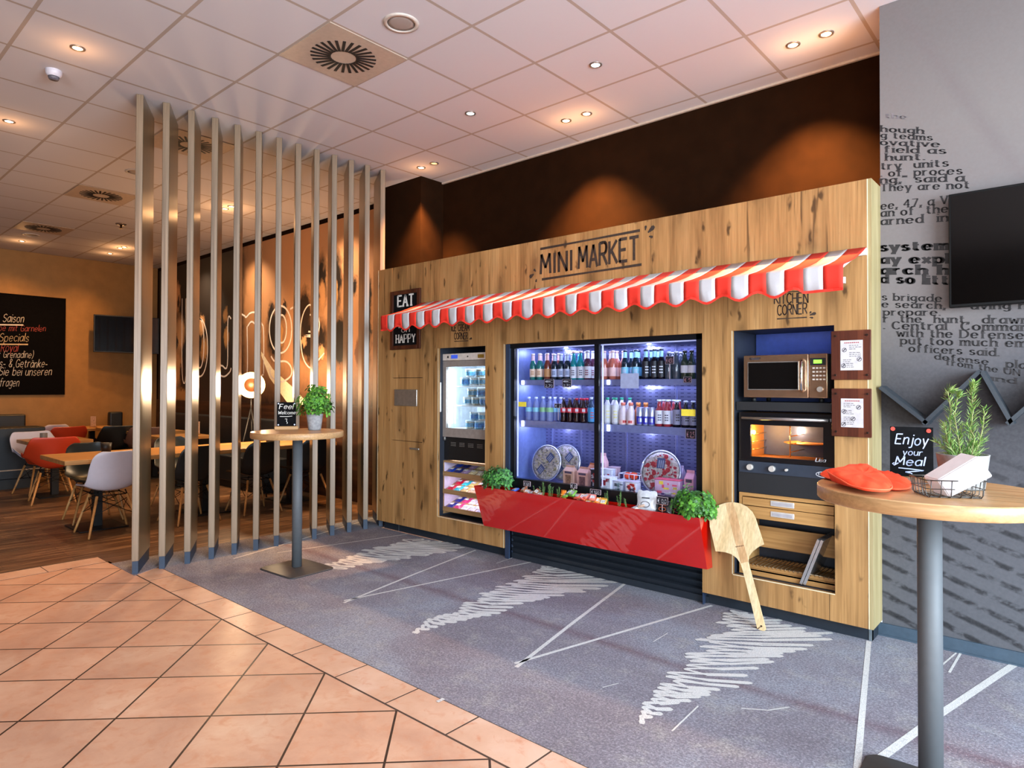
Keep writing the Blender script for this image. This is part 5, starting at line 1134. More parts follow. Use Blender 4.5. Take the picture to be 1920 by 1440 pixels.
for s_i, z in enumerate(zs):
    mb = MB(); y0, y1 = YI + .004, YI + .33; zz = z + .02; up = .115
    mb.b.faces.ensure_lookup_table()
    for q in (0, -.012): pass
    mb.prism([(rx0 + .018, y0, zz - .012), (rx0 + .018, y1, zz + up - .012), (rx0 + .018, y1, zz + up), (rx0 + .018, y0, zz)], (fxr - rx0 - .018, 0, 0)); s_ = mb.build('shelf', M_RK, rk)
    mb = MB(); mb.box((rx0 + .018, YI - .006, z - .012), (fxr, YI + .004, z + .030)); mb.build('shelf_lip', M_RK, s_)
    for k in range(5):
        x = rx0 + .035 + .095 * k; c_ = SNK[s_i][k]
        for jj in range(2):
            t = thing('snack_pouch', '%s sweets pouch on the %s rack shelf, %s' % (SN[s_i][k], ('top', 'middle', 'bottom')[s_i], ('front of its column', 'behind the front one')[jj]), 'sweets', (x, y0 + .012 + jj * .105, zz + (.012 + jj * .105) * up / (y1 - y0)), 0, 'sweet pouches on the rack')
            t.rotation_euler = (atan2(up, y1 - y0), 0, 0)
            mb = MB(); n_ = 6; gr = [[(.086 * i / n_, .10 * j / n_, .0008 + .014 * sin(pi * min(max(i / n_, .0), 1)) ** .6 * sin(pi * min(max(j / n_, 0), 1)) ** .5) for i in range(n_ + 1)] for j in range(n_ + 1)]
            mb.sheet(gr); mb.quad((0, 0, .0005), (0, .1, .0005), (.086, .1, .0005), (.086, 0, .0005)); mb.build('pouch', mat('sn_' + c_, c_, .3, var=.18, scale=60), t, fixn=False)
            mb = MB(); mb.quad((.015, .03, .0165), (.07, .03, .0165), (.07, .06, .0175), (.015, .06, .0175)); mb.mi = 1; mb.quad((.02, .07, .0165), (.06, .07, .0165), (.06, .08, .0155), (.02, .08, .0155)); mb.build('print', [mat('sn_print', 'd8d4dc', .5, var=.3, scale=90), mat('sn_print2', 'b8a04c', .5)], t, fixn=False)
    light('rack_led', 'AREA', ((rx0 + fxr) / 2, YI + .05, zs[s_i] + .165), .55, (.95, .85, 1.0), shape='RECTANGLE', size=.5, size_y=.02, aim=((rx0 + fxr) / 2, YI + .14, z))

# ================================================================ kitchen niche
KX0, KX1 = -1.735, -1.12; YK = 4.20
light('niche_led', 'AREA', (-1.43, 4.42, 1.822), .35, (.35, .45, 1.0), shape='RECTANGLE', size=.5, size_y=.05, aim=(-1.43, 4.60, 1.2))
mb = MB(); mb.box((KX0 + .001, YP + .40, 1.0), (KX1 - .001, YP + .41, 1.826)); tag(mb.build('back_board', M_NAVY), 'dark blue board behind the microwave', 'board')
M_STEEL = mat('brushed_steel_warm', 'c09a7c', .26, .9, var=.04)
# microwave
A = aty(1394, 667, YK); Bm = aty(1552, 747, YK)
mw = thing('microwave_oven', 'stainless steel microwave oven with green display', 'microwave', (A.x, YK, Bm.z)); w_, h_ = Bm.x - A.x, A.z - Bm.z
mb = MB(); mb.rbox((0, .02, 0), (w_, .36, h_), .006, 2); mb.build('body', mat('steel_dark', '6c625a', .4, .7), mw)
dw = w_ * .79
mb = MB(); mb.rbox((0, 0, 0), (dw - .002, .02, h_), .005, 2); d = mb.build('door', M_STEEL, mw)
mb = MB(); mb.box((dw * .07, -.004, h_ * .18), (dw * .86, -.0005, h_ * .84)); mb.build('window_trim', mat('trim_bright', 'd8d0c8', .2, .8), d)
mb = MB(); mb.box((dw * .085, -.006, h_ * .20), (dw * .85, -.004, h_ * .82)); mb.build('window', mat('microwave_glass', '0a0909', .06, coat=.4), d)
mb = MB(); mb.tube([(dw * .915, 0, h_ * .15), (dw * .915, -.03, h_ * .2), (dw * .915, -.036, h_ * .5), (dw * .915, -.03, h_ * .82), (dw * .915, 0, h_ * .88)], .009, 10); mb.build('door_handle', mat('chrome', 'd4d0cc', .08, 1.), d)
mb = MB(); write(mb, 'SHARP', (dw * .10, -.0008, h_ * .895), U, V, w=.07, h=.013, pen=(.6, .5), nrm=N); mb.build('lettering', mat('mw_ink', '3c3c48', .5), d, fixn=False)
mb = MB(); mb.rbox((dw, 0, 0), (w_, .02, h_), .005, 2); c_ = mb.build('control_panel', M_STEEL, mw)
mb = MB(); mb.box((dw + .008, -.002, h_ * .74), (w_ - .010, -.0003, h_ * .90)); mb.mi = 1; mb.box((dw + .028, -.003, h_ * .78), (w_ - .032, -.002, h_ * .86)); mb.build('display', [M_BLACK, mat('lcd_green', '7ae03c', .4, em='7ae03c', ems=1.4)], c_)
mb = MB()
for r_ in range(4):
    for q in range(4): x = dw + .022 + q * .020; z = h_ * (.66 - .085 * r_); mb.box((x, -.002, z), (x + .013, -.0003, z + .009))
mb.build('buttons', mat('mw_button', 'd0c4b8', .4), c_)['kind'] = 'stuff'
mb = MB(); mb.tube([(w_ - .042, -.016, h_ * .20), (w_ - .042, 0, h_ * .20)], [.016, .018], 16); mb.build('knob', mat('mw_knob', 'c8bcb0', .3, .6), c_)
zs_ = aty(1394, 753, YK).z
mb = MB(); [mb.tube([(x, y, 0), (x, y, Bm.z - zs_ )], .014, 10) for x, y in ((.05, .05), (w_ - .05, .05), (.05, .31), (w_ - .05, .31))]; o = mb.build('feet', M_BLACK, mw, loc=(0, 0, zs_ - Bm.z)); o['kind'] = 'stuff'
so1 = aty(1386, 772, YK).z
mb = MB(); mb.box((KX0 + .002, YK - .005, so1 + .012), (KX1 - .002, YP + .54, zs_ - .001)); tag(mb.build('niche_shelf', mat('shelf_black', '151619', .6)), 'black shelf board between microwave and oven', 'shelf')
# oven
A = aty(1386, 773, YK); Bm = aty(1562, 893, YK)
ov = thing('convection_oven', 'black convection oven glowing orange inside, below the microwave', 'oven', (A.x, YK, aty(1388, 884, YK).z)); w_ = KX1 - .006 - A.x; h_ = A.z - aty(1388, 884, YK).z
M_OV = mat('oven_black', '0c0d11', .25, coat=.3)
cz0, cz1 = .085, h_ - .05
mb = MB(); mb.box((0, .02, cz0 - .005), (.035, .45, h_)); mb.box((w_ - .035, .02, cz0 - .005), (w_, .45, h_)); mb.box((.035, .02, cz1), (w_ - .035, .45, h_)); mb.box((.035, .02, cz0 - .005), (w_ - .035, .45, cz0)); mb.box((.035, .43, cz0), (w_ - .035, .45, cz1)); mb.build('body', mat('oven_steel_in', 'b07c48', .35, .5), ov)
wx0, wx1, wz0, wz1 = w_ * .125, w_ * .875, h_ * .27, h_ * .80
mb = MB(); mb.box((0, 0, cz0 - .01), (wx0, .022, h_)); mb.box((wx1, 0, cz0 - .01), (w_, .022, h_)); mb.box((wx0, 0, wz1), (wx1, .022, h_)); mb.box((wx0, 0, cz0 - .01), (wx1, .022, wz0)); d = mb.build('door', M_OV, ov)
mb = MB(); mb.box((wx0 - .003, .006, wz0 - .003), (wx1 + .003, .010, wz1 + .003)); mb.build('window', glass('oven_glass', (1.0, .92, .80), .4), d)
mb = MB(); mb.tube([(.03, -.03, h_ - .034), (w_ - .04, -.03, h_ - .034)], .010, 10); mb.tube([(.04, -.03, h_ - .034), (.04, .0, h_ - .034)], .008, 8); mb.tube([(w_ - .05, -.03, h_ - .034), (w_ - .05, .0, h_ - .034)], .008, 8); mb.build('door_handle', mat('handle_steel', 'b8b0ac', .25, .8), d)
mb = MB(); mb.mi = 0; write(mb, 'Lisa', (w_ * .80, -.0008, cz0 + .016), U, V, w=.055, h=.022, pen=(.5, .4), nrm=N, slant=.3); mb.build('lettering', mat('oven_ink', 'c8c8cc', .5), d, fixn=False)
mb = MB(); mb.box((0, -.004, 0), (w_, .03, cz0 - .012)); cp = mb.build('control_panel', mat('oven_panel', '2c3440', .35), ov)
for x, r_ in ((.075, .021), (.215, .021), (.305, .009)):
    mb = MB(); mb.tube([(x, -.026, .036), (x, -.004, .036)], [r_ * .85, r_], 18); mb.build('knob', mat('oven_knob', 'cfc8c0', .35, .4), cp)
mb = MB(); c0 = Vector((w_ - .062, -.0045, .026)); pts = [c0 + Vector((.052 * cos(k * pi / 12), 0, .017 * sin(k * pi / 12))) for k in range(25)]; stroke(mb, pts, .004, (0, -.0006, 0)); write(mb, 'UNOX', (w_ - .098, -.0048, .018), U, V, w=.074, h=.017, pen=(.7, .6), nrm=N); mb.build('lettering', mat('oven_ink', 'c8c8cc', .5), cp, fixn=False)
mb = MB()
for x in (.05, .30, w_ - .05):
    for z in (.14, .19, .24): mb.tube([(x, .08, z), (x, .40, z)], .003, 6)
for x in (.05, .30): mb.tube([(x, .07, .11), (x, .07, cz1 - .01)], .004, 6)
mb.build('rack_wires', mat('oven_wire', 'c8a878', .25, .9), ov)
mb = MB(); mb.lathe([(.12, .0), (.14, .006), (.14, .009), (.12, .004)], 28, c=(.35, .24, .185)); o = mb.build('pizza_pan', mat('pan_amber', 'd89a50', .3, .6), ov)
mb = MB()
for i in range(9):
    for j in range(9):
        x, z = .46 + (i - 4) * .018, .21 + (j - 4) * .020
        if (i - 4) ** 2 + (j - 4) ** 2 < 19: mb.box((x - .004, .426, z - .007), (x + .004, .4295, z + .007))
mb.build('fan_grille', mat('fan_dark', '2c1c10', .6), ov)
M_OLED = mat('oven_bulb', 'fff0c8', .5, em='ffc060', ems=16.)
mb = MB(); mb.ball((.055, .10, .255), .014, 12, 8); mb.mi = 0; mb.build('bulb', M_OLED, ov)
mb = MB(); mb.rbox((.255, .40, .19), (.305, .426, .32), .006, 2); mb.build('lamp_cover', M_OLED, ov)
light('oven_lamp', 'POINT', (A.x + .08, YK + .12, ov.location.z + .25), 4.5, (1, .60, .22), shadow_soft_size=.02)
light('oven_lamp', 'POINT', (A.x + .28, YK + .34, ov.location.z + .26), 7, (1, .60, .22), shadow_soft_size=.03)
zo = ov.location.z
A = aty(1386, 922, YK); zd = A.z
mb = MB(); mb.box((KX0 + .012, YK + .004, zd + .002), (KX1 - .002, YP + .50, zo - .001)); tag(mb.build('cabinet_block', mat('block_black', '17181b', .55)), 'plain black cabinet block under the oven', 'cabinet')
# drawers and open compartment below
dc = thing('drawer_cabinet', 'oak cabinet with two shallow drawers above an open tray compartment', 'cabinet', (A.x, YK, .252)); w_ = KX1 - .003 - A.x; h_ = zd - .252
M_OAKX = wood('market_oak_x', '8a5f34', 'b0834f', 'c2975f', 'X', streak=9, rough=.5, knots=False)
mb = MB(); mb.box((0, 0, 0), (.018, .42, h_)); mb.build('side_panel', M_OAKX, dc); mb = MB(); mb.box((w_ - .014, 0, 0), (w_, .42, h_)); mb.build('side_panel', M_OAKX, dc)
mb = MB(); mb.box((.018, 0, h_ - .022), (w_ - .014, .42, h_)); mb.build('top_panel', M_OAKX, dc)
d0 = h_ - aty(1386, 935, YK).z + .252
def zr(py): return aty(1390, py, YK).z - .252
L = [(aty(1395, 930, YK).z - .252 - .004, aty(1395, 946, YK).z - .252), (aty(1395, 946, YK).z - .252 - .004, aty(1395, 969, YK).z - .252)]
for z1_, z0_ in L:
    mb = MB(); mb.rbox((.021, -.002, z0_), (w_ - .017, .018, z1_), .002, 1); d = mb.build('drawer', M_OAKX, dc)
    zc = (z0_ + z1_) / 2 + .004; xc = w_ * .46
    mb = MB(); mb.rbox((xc - .07, -.006, zc - .017), (xc + .075, -.001, zc + .017), .003, 2); mb.mi = 1; mb.box((xc - .058, -.0075, zc - .009), (xc + .063, -.006, zc + .008)); mb.build('label_holder', [mat('holder_pale', 'c9c2bc', .35, .3), mat('holder_inner', 'a9a4a8', .4, .2)], d)
hb = L[1][1] - .004
mb = MB(); mb.box((.018, .30, .0), (w_ - .014, .31, hb)); mb.build('back_panel', mat('niche_lining', '20242e', .55), dc)
mb = MB(); mb.box((.018, .16, hb * .42), (w_ - .014, .175, hb * .80)); mb.build('rear_board', M_OAKX, dc)
mb = MB(); mb.box((.018, .0, .0), (w_ - .014, .018, .040)); mb.box((.018, .0, .028), (w_ - .014, .30, .038)); mb.build('base_board', M_OAKX, dc)
mb = MB()
for k in range(22): x = .03 + k * (w_ - .06) / 21; mb.tube([(x, .02, .055), (x, .02, .066), (x, .26, .066)], .0022, 5)
for y in (.03, .25): mb.tube([(.02, y, .062), (w_ - .02, y, .062)], .0025, 5)
o = mb.build('tray_rods', mat('rod_steel', '9a8468', .3, .8), dc); o['kind'] = 'stuff'
mb = MB(); [mb.box((.02, y, .038), (w_ - .02, y + .01, .060)) for y in (.025, .245)]; mb.build('rod_rail', M_OAKX, dc)
# baking trays leaning in the compartment
for k, (dx, lab) in enumerate(((0, 'front metal baking tray leaning in the open compartment'), (-.022, 'second metal baking tray leaning just behind the front one'))):
    A1 = aty(1508 + dx * 300, 1106, YK - .02); t = thing('baking_tray', lab, 'baking tray', (A1.x, YK - .018, .258), 0, 'baking trays under the drawers')
    Mx = Matrix.Rotation(radians(20), 4, 'Y')
    mb = MB(); mb.rbox((-.004, 0, 0), (.004, .30, .30), .003, 1, M=Mx); mb.build('sheet', mat('tray_steel', 'a9a8a6', .25, .85), t)
    mb = MB(); [mb.box(a_, b_, M=Mx) for a_, b_ in (((-.008, -.003, 0), (.008, .004, .30)), ((-.008, 0, .294), (.008, .30, .302)))]; mb.build('rim', mat('tray_rim', 'c8c8c8', .25, .85), t)
# ================================================================ bar tables
M_TTOP = wood('table_ash', '9c7046', 'bf9466', 'd0a97c', 'X', streak=16, rough=.35, knots=False); M_TEDGE = wood('table_edge', 'a07850', 'bb9468', 'c8a478', 'X', s=1.0, streak=1, rough=.4, knots=False)
M_POLE = mat('pole_grey', '505356', .6, .0, var=.02); M_BASE = mat('base_dark', '3c3d40', .5, .3)
def bar_table(x, y, lab, rz, R=.355):
    t = thing('bar_table', lab, 'table', (x, y, 0), rz, 'round high bar tables')
    mb = MB(); mb.lathe([(R - .004, 1.052), (R, 1.056), (R, 1.097), (R - .003, 1.10)], 72)
    o = mb.build('tabletop', [M_TTOP, M_TEDGE], t)
    for f in o.data.polygons:
        if abs(f.normal.z) < .6: f.material_index = 1
        else: f.use_smooth = False
    mb = MB(); mb.tube([(0, 0, .02), (0, 0, 1.052)], .0385, 32); mb.build('pole', M_POLE, t)
    mb = MB(); mb.lathe([(.12, 1.044), (.12, 1.052)], 24); mb.build('mounting_plate', M_BASE, t)
    mb = MB(); w, d, r = .235, .20, .05; pts = []
    for cx, cy, a0 in ((w - r, d - r, 0), (-w + r, d - r, 90), (-w + r, -d + r, 180), (w - r, -d + r, 270)):
        pts += [(cx + r * cos(radians(a0 + k * 18)), cy + r * sin(radians(a0 + k * 18))) for k in range(6)]
    n = len(pts); lo = [mb.b.verts.new((a, b, .001)) for a, b in pts]; md = [mb.b.verts.new((a, b, .008)) for a, b in pts]; up = [mb.b.verts.new((a * .97, b * .97, .013)) for a, b in pts]
    tp = [mb.b.verts.new((a * .3, b * .3, .024)) for a, b in pts]
    mb.loft([lo, md, up, tp], True, False); mb.build('base_plate', M_BASE, t); return t
bar_table(-4.745, 2.795, 'round bar table with herb pot standing before the slatted screen', radians(3))
bar_table(-.425, 2.722, 'round bar table at the right edge carrying mitts, napkins and rosemary', radians(3), .361)
TZ = 1.1005

def frame_cards(x, y, z, toward, w, h, lines, lab, foot=None, name='chalk_sign', tilt=6, extra=None):
    """small black board facing a point; local x along its width, local -y its face"""
    v = Vector((toward[0] - x, toward[1] - y)); rz = atan2(v.y, v.x) + pi / 2
    t = thing(name, lab, 'sign', (x, y, z), rz); Mx = Matrix.Rotation(radians(-tilt), 4, 'X')
    z0 = foot or 0
    mb = MB(); mb.box((-w / 2, -.0025, z0), (w / 2, .0025, z0 + h), M=Mx); mb.build('board', M_SLATE, t)
    if foot: mb = MB(); mb.rbox((-w * .62, -.018, 0), (w * .62, .018, foot), .003, 1); mb.build('foot', wood('foot_wood', 'a07848', 'c89c68', 'dab484', 'X', knots=False), t)
    else: mb = MB(); mb.box((-w / 2, 0, 0), (w / 2, .045, .003)); mb.build('foot', M_SLATE, t)
    mb = MB(); u = Mx.to_3x3() @ Vector((1, 0, 0)); vv = Mx.to_3x3() @ Vector((0, 0, 1)); nn = Mx.to_3x3() @ Vector((0, -1, 0))
    for txt, x0, x1, zb, hh, pen in lines:
        write(mb, txt, Mx @ Vector((-w / 2 + x0 * w, -.0028, z0 + zb * h)), u, vv, w=(x1 - x0) * w, h=hh * h, pen=pen, nrm=nn, slant=.18, jit=.3)
    for k, pts in enumerate(extra or ()): stroke(mb, [Mx @ Vector((-w / 2 + a * w, -.0028, z0 + b * h)) for a, b in pts], .004, nn * .0008)
    mb.build('handwriting', mat('chalk_blue', 'b4c0e4', .8) if not foot else mat('chalk_white', 'd9d6cf', .8), t, fixn=False)
    if not foot:
        for cx, cz in ((.07, .95), (.90, .93)):
            mb = MB(); c0 = Mx @ Vector((-w / 2 + cx * w, -.0032, z0 + cz * h)); mb.tube([c0, c0 + nn * .003], .0085, 12); mb.build('sticker', mat('red_sticker', 'b83a28', .5), t)
    else:
        for cx, cz in ((.08, .94), (.92, .94), (.08, .06), (.92, .06)):
            mb = MB(); c0 = Mx @ Vector((-w / 2 + cx * w, -.0032, z0 + cz * h)); mb.tube([c0, c0 + nn * .002], .006, 10); mb.build('sticker', mat('silver_sticker', 'a8a8b8', .4, .4), t)
    return t
def on_table(x, y, z=TZ): return atz(x, y, z)
q = on_table(537, 805.5); frame_cards(q.x, q.y, TZ, (0, 0), .150, .198, [('Feel', .12, .82, .72, .20, (.35, .35)), ('Welcome', .06, .96, .50, .13, (.4, .4))],
    'small blackboard reading Feel Welcome on the far bar table', foot=.028, tilt=3, extra=[[(.15, .41), (.5, .40), (.8, .42)], [(.42, .30), (.52, .31), (.50, .20), (.56, .14), (.52, .10)]])
q = on_table(1709, 893.5); frame_cards(q.x, q.y, TZ, (0, 0), .150, .200, [('Enjoy', .12, .86, .64, .20, (.34, .34)), ('your', .30, .74, .43, .12, (.34, .34)), ('Meal', .12, .78, .22, .165, (.34, .34))],
    'small blackboard reading Enjoy your Meal on the near bar table', tilt=8, extra=[[(.20, .16), (.5, .15), (.78, .13), (.60, .11), (.36, .085)], [(.36, .085), (.48, .07), (.52, .05)], [(.10, .26), (.06, .24), (.1, .21), (.2, .26)]])

# ---------------------------------------------------------------- plants
def leafy(mb, c, rx, ry, h, n, s, rnd, mats=3, flat=.4):
    cl = []
    for k in range(46):
        a = rnd.uniform(0, 2 * pi); d = sqrt(rnd.random()); el = rnd.uniform(.62, 1.15); cl.append((a, d, el))
    for k in range(n):
        a, d, el = cl[rnd.randrange(46)]; zz_ = sqrt(max(.03, 1 - .85 * d * d)) * el
        if rnd.random() < .3: zz_ *= rnd.uniform(.3, .8)
        p = Vector((c[0] + rx * d * min(el, 1.06) * cos(a) + rnd.gauss(0, .010), c[1] + ry * d * cos(0) * sin(a) + rnd.gauss(0, .008), c[2] + h * max(.08, zz_) + rnd.gauss(0, .010)))
        mb.mi = rnd.randrange(mats); out = Vector((cos(a) * d, sin(a) * d - .3, rnd.uniform(.2, .9))).normalized()
        for j in range(3):
            u = Matrix.Rotation(rnd.uniform(0, 6.3), 3, out) @ out.orthogonal().normalized(); w = out.cross(u); s_ = s * rnd.uniform(.6, 1.2)
            q = p + u * s_ * .3
            mb.poly([q, q + u * s_ * .5 + w * s_ * .38 + out * .1 * s_, q + u * s_ * 1.0 + w * s_ * .16 - out * .05 * s_, q + u * s_ * 1.12, q + u * s_ * 1.0 - w * s_ * .16 - out * .05 * s_, q + u * s_ * .5 - w * s_ * .38 + out * .1 * s_])
M_LEAF = [mat('leaf_a', '3f7a20', .5, var=.12), mat('leaf_b', '5c9a30', .5, var=.12), mat('leaf_c', '2c5c1a', .5, var=.12)]
M_LEAFD = [mat('leaf_d', '2f6a2c', .5, var=.12), mat('leaf_e', '4c8a3c', .5, var=.12), mat('leaf_f', '1e4a1e', .5, var=.12)]
M_STEM = mat('stem_green', '5f8a3c', .6)
def herb(loc, lab, rx, h, n, s, mats, seed, group=None, ry=None, base=0., name='herb_plant'):
    t = thing(name, lab, 'plant', loc, 0, group); r = random.Random(seed); ry = ry or rx
    mb = MB(); leafy(mb, (0, 0, base), rx, ry, h, n, s, r); o = mb.build('foliage', mats, t, fixn=False)
    mb = MB()
    for k in range(22):
        a = r.uniform(0, 6.3); d = r.uniform(0, .7); mb.tube([(.15 * rx * cos(a), .15 * ry * sin(a), base - .03), (.5 * rx * d * cos(a), .5 * ry * d * sin(a), base + h * .3), (rx * d * cos(a), ry * d * sin(a), base + h * .75)], .0011, 5, False)
    mb.build('stems', M_STEM, t)['kind'] = 'stuff'; return t
# potted basil-like herb on the far table
q = on_table(590, 806); hp = herb((q.x, q.y, TZ), 'bushy green herb in a grey pot on the far bar table', .150, .235, 520, .027, M_LEAF, 4, base=.115, name='potted_herb')
M_POT = mat('pot_concrete', '9a9a9c', .85, var=.12, scale=40, bump=.3)
mb = MB(); mb.lathe([(.048, 0), (.052, .004), (.068, .125), (.070, .135), (.064, .135), (.060, .118), (.001, .116)], 32); mb.build('pot', M_POT, hp)
hp.scale = (.97, .97, .97)
# rosemary
d0 = _ray(1805, 880); d0 = Vector((d0.x, d0.y, 0)).normalized(); D = 2.84; rp = d0 * D
rs = thing('potted_rosemary', 'tall rosemary in a grey pot on the near bar table', 'plant', (rp.x, rp.y, TZ))
mb = MB(); mb.lathe([(.062, 0), (.066, .004), (.0800, .118), (.0812, .122), (.0745, .122), (.071, .108), (.001, .106)], 40); mb.build('pot', mat('pot_concrete2', '8a8784', .8, var=.1, scale=40, bump=.3), rs)
mb = MB(); mb.lathe([(.0715, .100), (.001, .107)], 24); mb.build('soil', mat('soil', '2a1a12', .95, var=.4, scale=80, bump=.6), rs)
r = random.Random(12); mb = MB(); mst = MB(); Rx = Vector((_R0.x, _R0.y, 0))
def rosem(pts, n, L0, curl=0):
    P = [Rx * a + Vector((-_F.x, -_F.y, 0)) * b + Vector((0, 0, c)) for a, b, c in pts]; mst.tube(P, [.0022] * (len(P) - 1) + [.0012], 6, False)
    for k in range(n):
        f = (k + .5) / n * (len(P) - 1); i = int(f); p = P[i].lerp(P[i + 1], f - i); ax = (P[i + 1] - P[i]).normalized()
        a = r.uniform(0, 2 * pi); s_ = ax.orthogonal().normalized(); s_ = Matrix.Rotation(a, 3, ax) @ s_
        L = L0 * r.uniform(.7, 1.25) * (1.15 - .45 * k / n); dr = (s_ * .95 + ax * r.uniform(.2, .75)).normalized(); w = ax.cross(dr).normalized() * .0018
        p1 = p + dr * L * .5; p2 = p + dr * L + ax * L * r.uniform(.0, .35); mb.mi = 0 if r.random() < .6 else (1 if r.random() < .6 else 2)
        mb.poly([p - w * .7, p1 - w, p2, p1 + w, p + w * .6])
for pts, n in ((((-.035, 0, .10), (-.045, 0, .20), (-.040, 0, .30), (-.052, .0, .385), (-.035, .0, .395)), 150), (((-.015, .02, .10), (-.03, .02, .2), (-.035, .01, .28), (-.018, 0, .36), (-.005, 0, .375)), 110), (((.015, 0, .10), (.028, 0, .2), (.036, 0, .3), (.034, 0, .38), (.045, 0, .425)), 190),
               (((.03, .01, .10), (.06, 0, .17), (.075, 0, .25), (.080, 0, .32)), 90), (((.0, -.02, .10), (.01, -.03, .16), (.02, -.03, .24)), 80), (((-.02, -.02, .10), (-.05, -.02, .15), (-.085, -.02, .175)), 40), (((.03, -.02, .10), (.06, -.02, .15), (.085, -.02, .185)), 70),
               (((-.01, 0, .10), (-.02, -.03, .15), (-.03, -.03, .2)), 80), (((.01, .03, .1), (.02, .03, .2), (.0, .02, .26)), 70), (((.02, 0, .10), (.045, -.03, .14), (.06, -.03, .16)), 50), (((-.03, .02, .10), (-.055, .0, .18), (-.065, 0, .26)), 70)):
    rosem([(a, b, .10 + (c - .10) * .86) for a, b, c in pts], int(n * 1.5), .033)
mb.build('foliage', [mat('rosemary_a', '7a9a4c', .55), mat('rosemary_b', 'a0b872', .55), mat('rosemary_c', '4c7a34', .55)], rs, fixn=False); mst.build('stems', mat('rosemary_stem', '7c7a4a', .7), rs)['kind'] = 'stuff'
# ---------------------------------------------------------------- napkins and basket
a = on_table(1740, 934); b = on_table(1848, 937); ux = (b - a).normalized(); uy = Vector((-ux.y, ux.x, 0)); L_ = (b - a).length
rzb = atan2(ux.y, ux.x); nb = thing('napkin_basket', 'low wire basket holding paper napkins on the near bar table', 'basket', (a.x, a.y, TZ), rzb)
mb = MB(); Hh = .058; Wd = L_ * 1.0; Dp = .125; rr = .0014; e = .006
for z, o_ in ((Hh, -e), (Hh * .52, -e * .5), (.006, .006)):
    mb.tube([(o_ + .01, o_, z), (Wd - o_ - .01, o_, z), (Wd - o_, o_ + .01, z), (Wd - o_, Dp - o_ - .01, z), (Wd - o_ - .01, Dp - o_, z), (o_ + .01, Dp - o_, z), (o_, Dp - o_ - .01, z), (o_, o_ + .01, z), (o_ + .01, o_, z)], rr * (1.35 if z == Hh else 1), 6)
for k in range(6):
    x = Wd * (k + .25) / 5.5; mb.tube([(x, -e, Hh), (x, 0, .010), (x, .008, .002), (x, Dp - .008, .002), (x, Dp, .010), (x, Dp + e, Hh)], rr, 6)
for k in range(5):
    y = Dp * (k + .5) / 5; mb.tube([(-e, y, Hh), (0, y, .010), (.008, y, .002), (Wd - .008, y, .002), (Wd, y, .010), (Wd + e, y, Hh)], rr, 6)
mb.build('wires', mat('basket_wire', '4a4744', .35, .8), nb)
def rayplane(x, y, p0, n): d = _ray(x, y); return CAM + d * ((p0 - CAM).dot(n) / d.dot(n))
p0 = on_table(1781, 932.5, TZ + .004); nn = Vector((-.22, -.97, .0)).normalized(); nn = (nn + Vector((0, 0, .12))).normalized()
C4 = [rayplane(x, y, p0, nn) for x, y in ((1781, 933.5), (1863, 893.5), (1834, 854.5), (1758, 900))]
back = (rayplane(1806, 856, p0 + Vector((-.052, .045, 0)), nn) - C4[2]); 
back = Vector((-.050, .050, .004))
np_ = thing('napkin_stack', 'stack of white paper napkins standing on one corner in the wire basket', 'napkins', p0)
mb = MB(); mb.prism([c_ - p0 for c_ in C4], back); bmesh.ops.bevel(mb.b, geom=mb.b.edges[:], offset=.003, segments=2, affect='EDGES'); mb.build('paper', mat('napkin_white', 'e6e4e8', .8, var=.02), np_)
# ---------------------------------------------------------------- oven mitts
M_MITT = mat('mitt_red', 'f2451d', .85, var=.06, scale=20, bump=.5); M_MITTB = mat('mitt_binding', 'f0603c', .8)
def mitt(outline_, zb, lab, lift):
    P3 = [atz(x, y, z) for x, y, z in outline_]; n = len(P3)
    Q = []
    for i in range(n):
        a, b, c, d = P3[i - 1], P3[i], P3[(i + 1) % n], P3[(i + 2) % n]
        for k in range(4):
            t_ = k / 4; Q.append(.5 * ((2 * b) + (-a + c) * t_ + (2 * a - 5 * b + 4 * c - d) * t_ * t_ + (-a + 3 * b - 3 * c + d) * t_ ** 3))
    cen = sum(Q, Vector()) / len(Q); t = thing('oven_mitt', lab, 'oven mitt', (cen.x, cen.y, zb), 0, 'red oven mitts on the bar table')
    mz = sum(q_.z - zb for q_ in Q) / len(Q)
    mb = MB(); rings = []
    for f, dz in ((.90, None), (1.0, .006), (1.0, .010), (.95, lift * .7), (.88, lift * .95), (.76, lift * 1.1), (.60, lift * 1.15), (.40, lift * 1.1), (.2, lift * 1.15), (.02, lift * 1.15)):
        rg = []
        for q_ in Q:
            w = (q_ - cen) * f; z = (q_.z - zb) * f + mz * (1 - f) + (dz if dz is not None else 0.0)
            if dz is None: z = .0005
            wr = .0030 * sin(w.x * 110 + w.y * 70 + 2 * sin(w.y * 60)) + .0022 * sin(w.y * 190 + w.x * 40) if f > .2 and dz and dz > .012 else 0
            rg.append(mb.b.verts.new((w.x, w.y, max(.0005, z + wr))))
        rings.append(rg)
    mb.loft(rings); mb.build('fabric', M_MITT, t)
    mb = MB(); mb.tube([Vector((q_.x - cen.x, q_.y - cen.y, max(q_.z - zb, 0) + .008)) for q_ in Q + Q[:1]], .0028, 6, False); mb.build('binding', M_MITTB, t)
zb = TZ
mitt([(1539, 893, zb + .006), (1560, 884, zb + .010), (1620, 886, zb + .010), (1660, 890, zb + .010), (1685, 896, zb + .010), (1704, 906, zb + .008), (1709, 914, zb + .004), (1700, 921, zb), (1680, 922, zb), (1650, 918, zb), (1600, 910, zb), (1560, 902, zb)], TZ + .0005, 'red oven mitt lying underneath, its tip pointing right', .020)
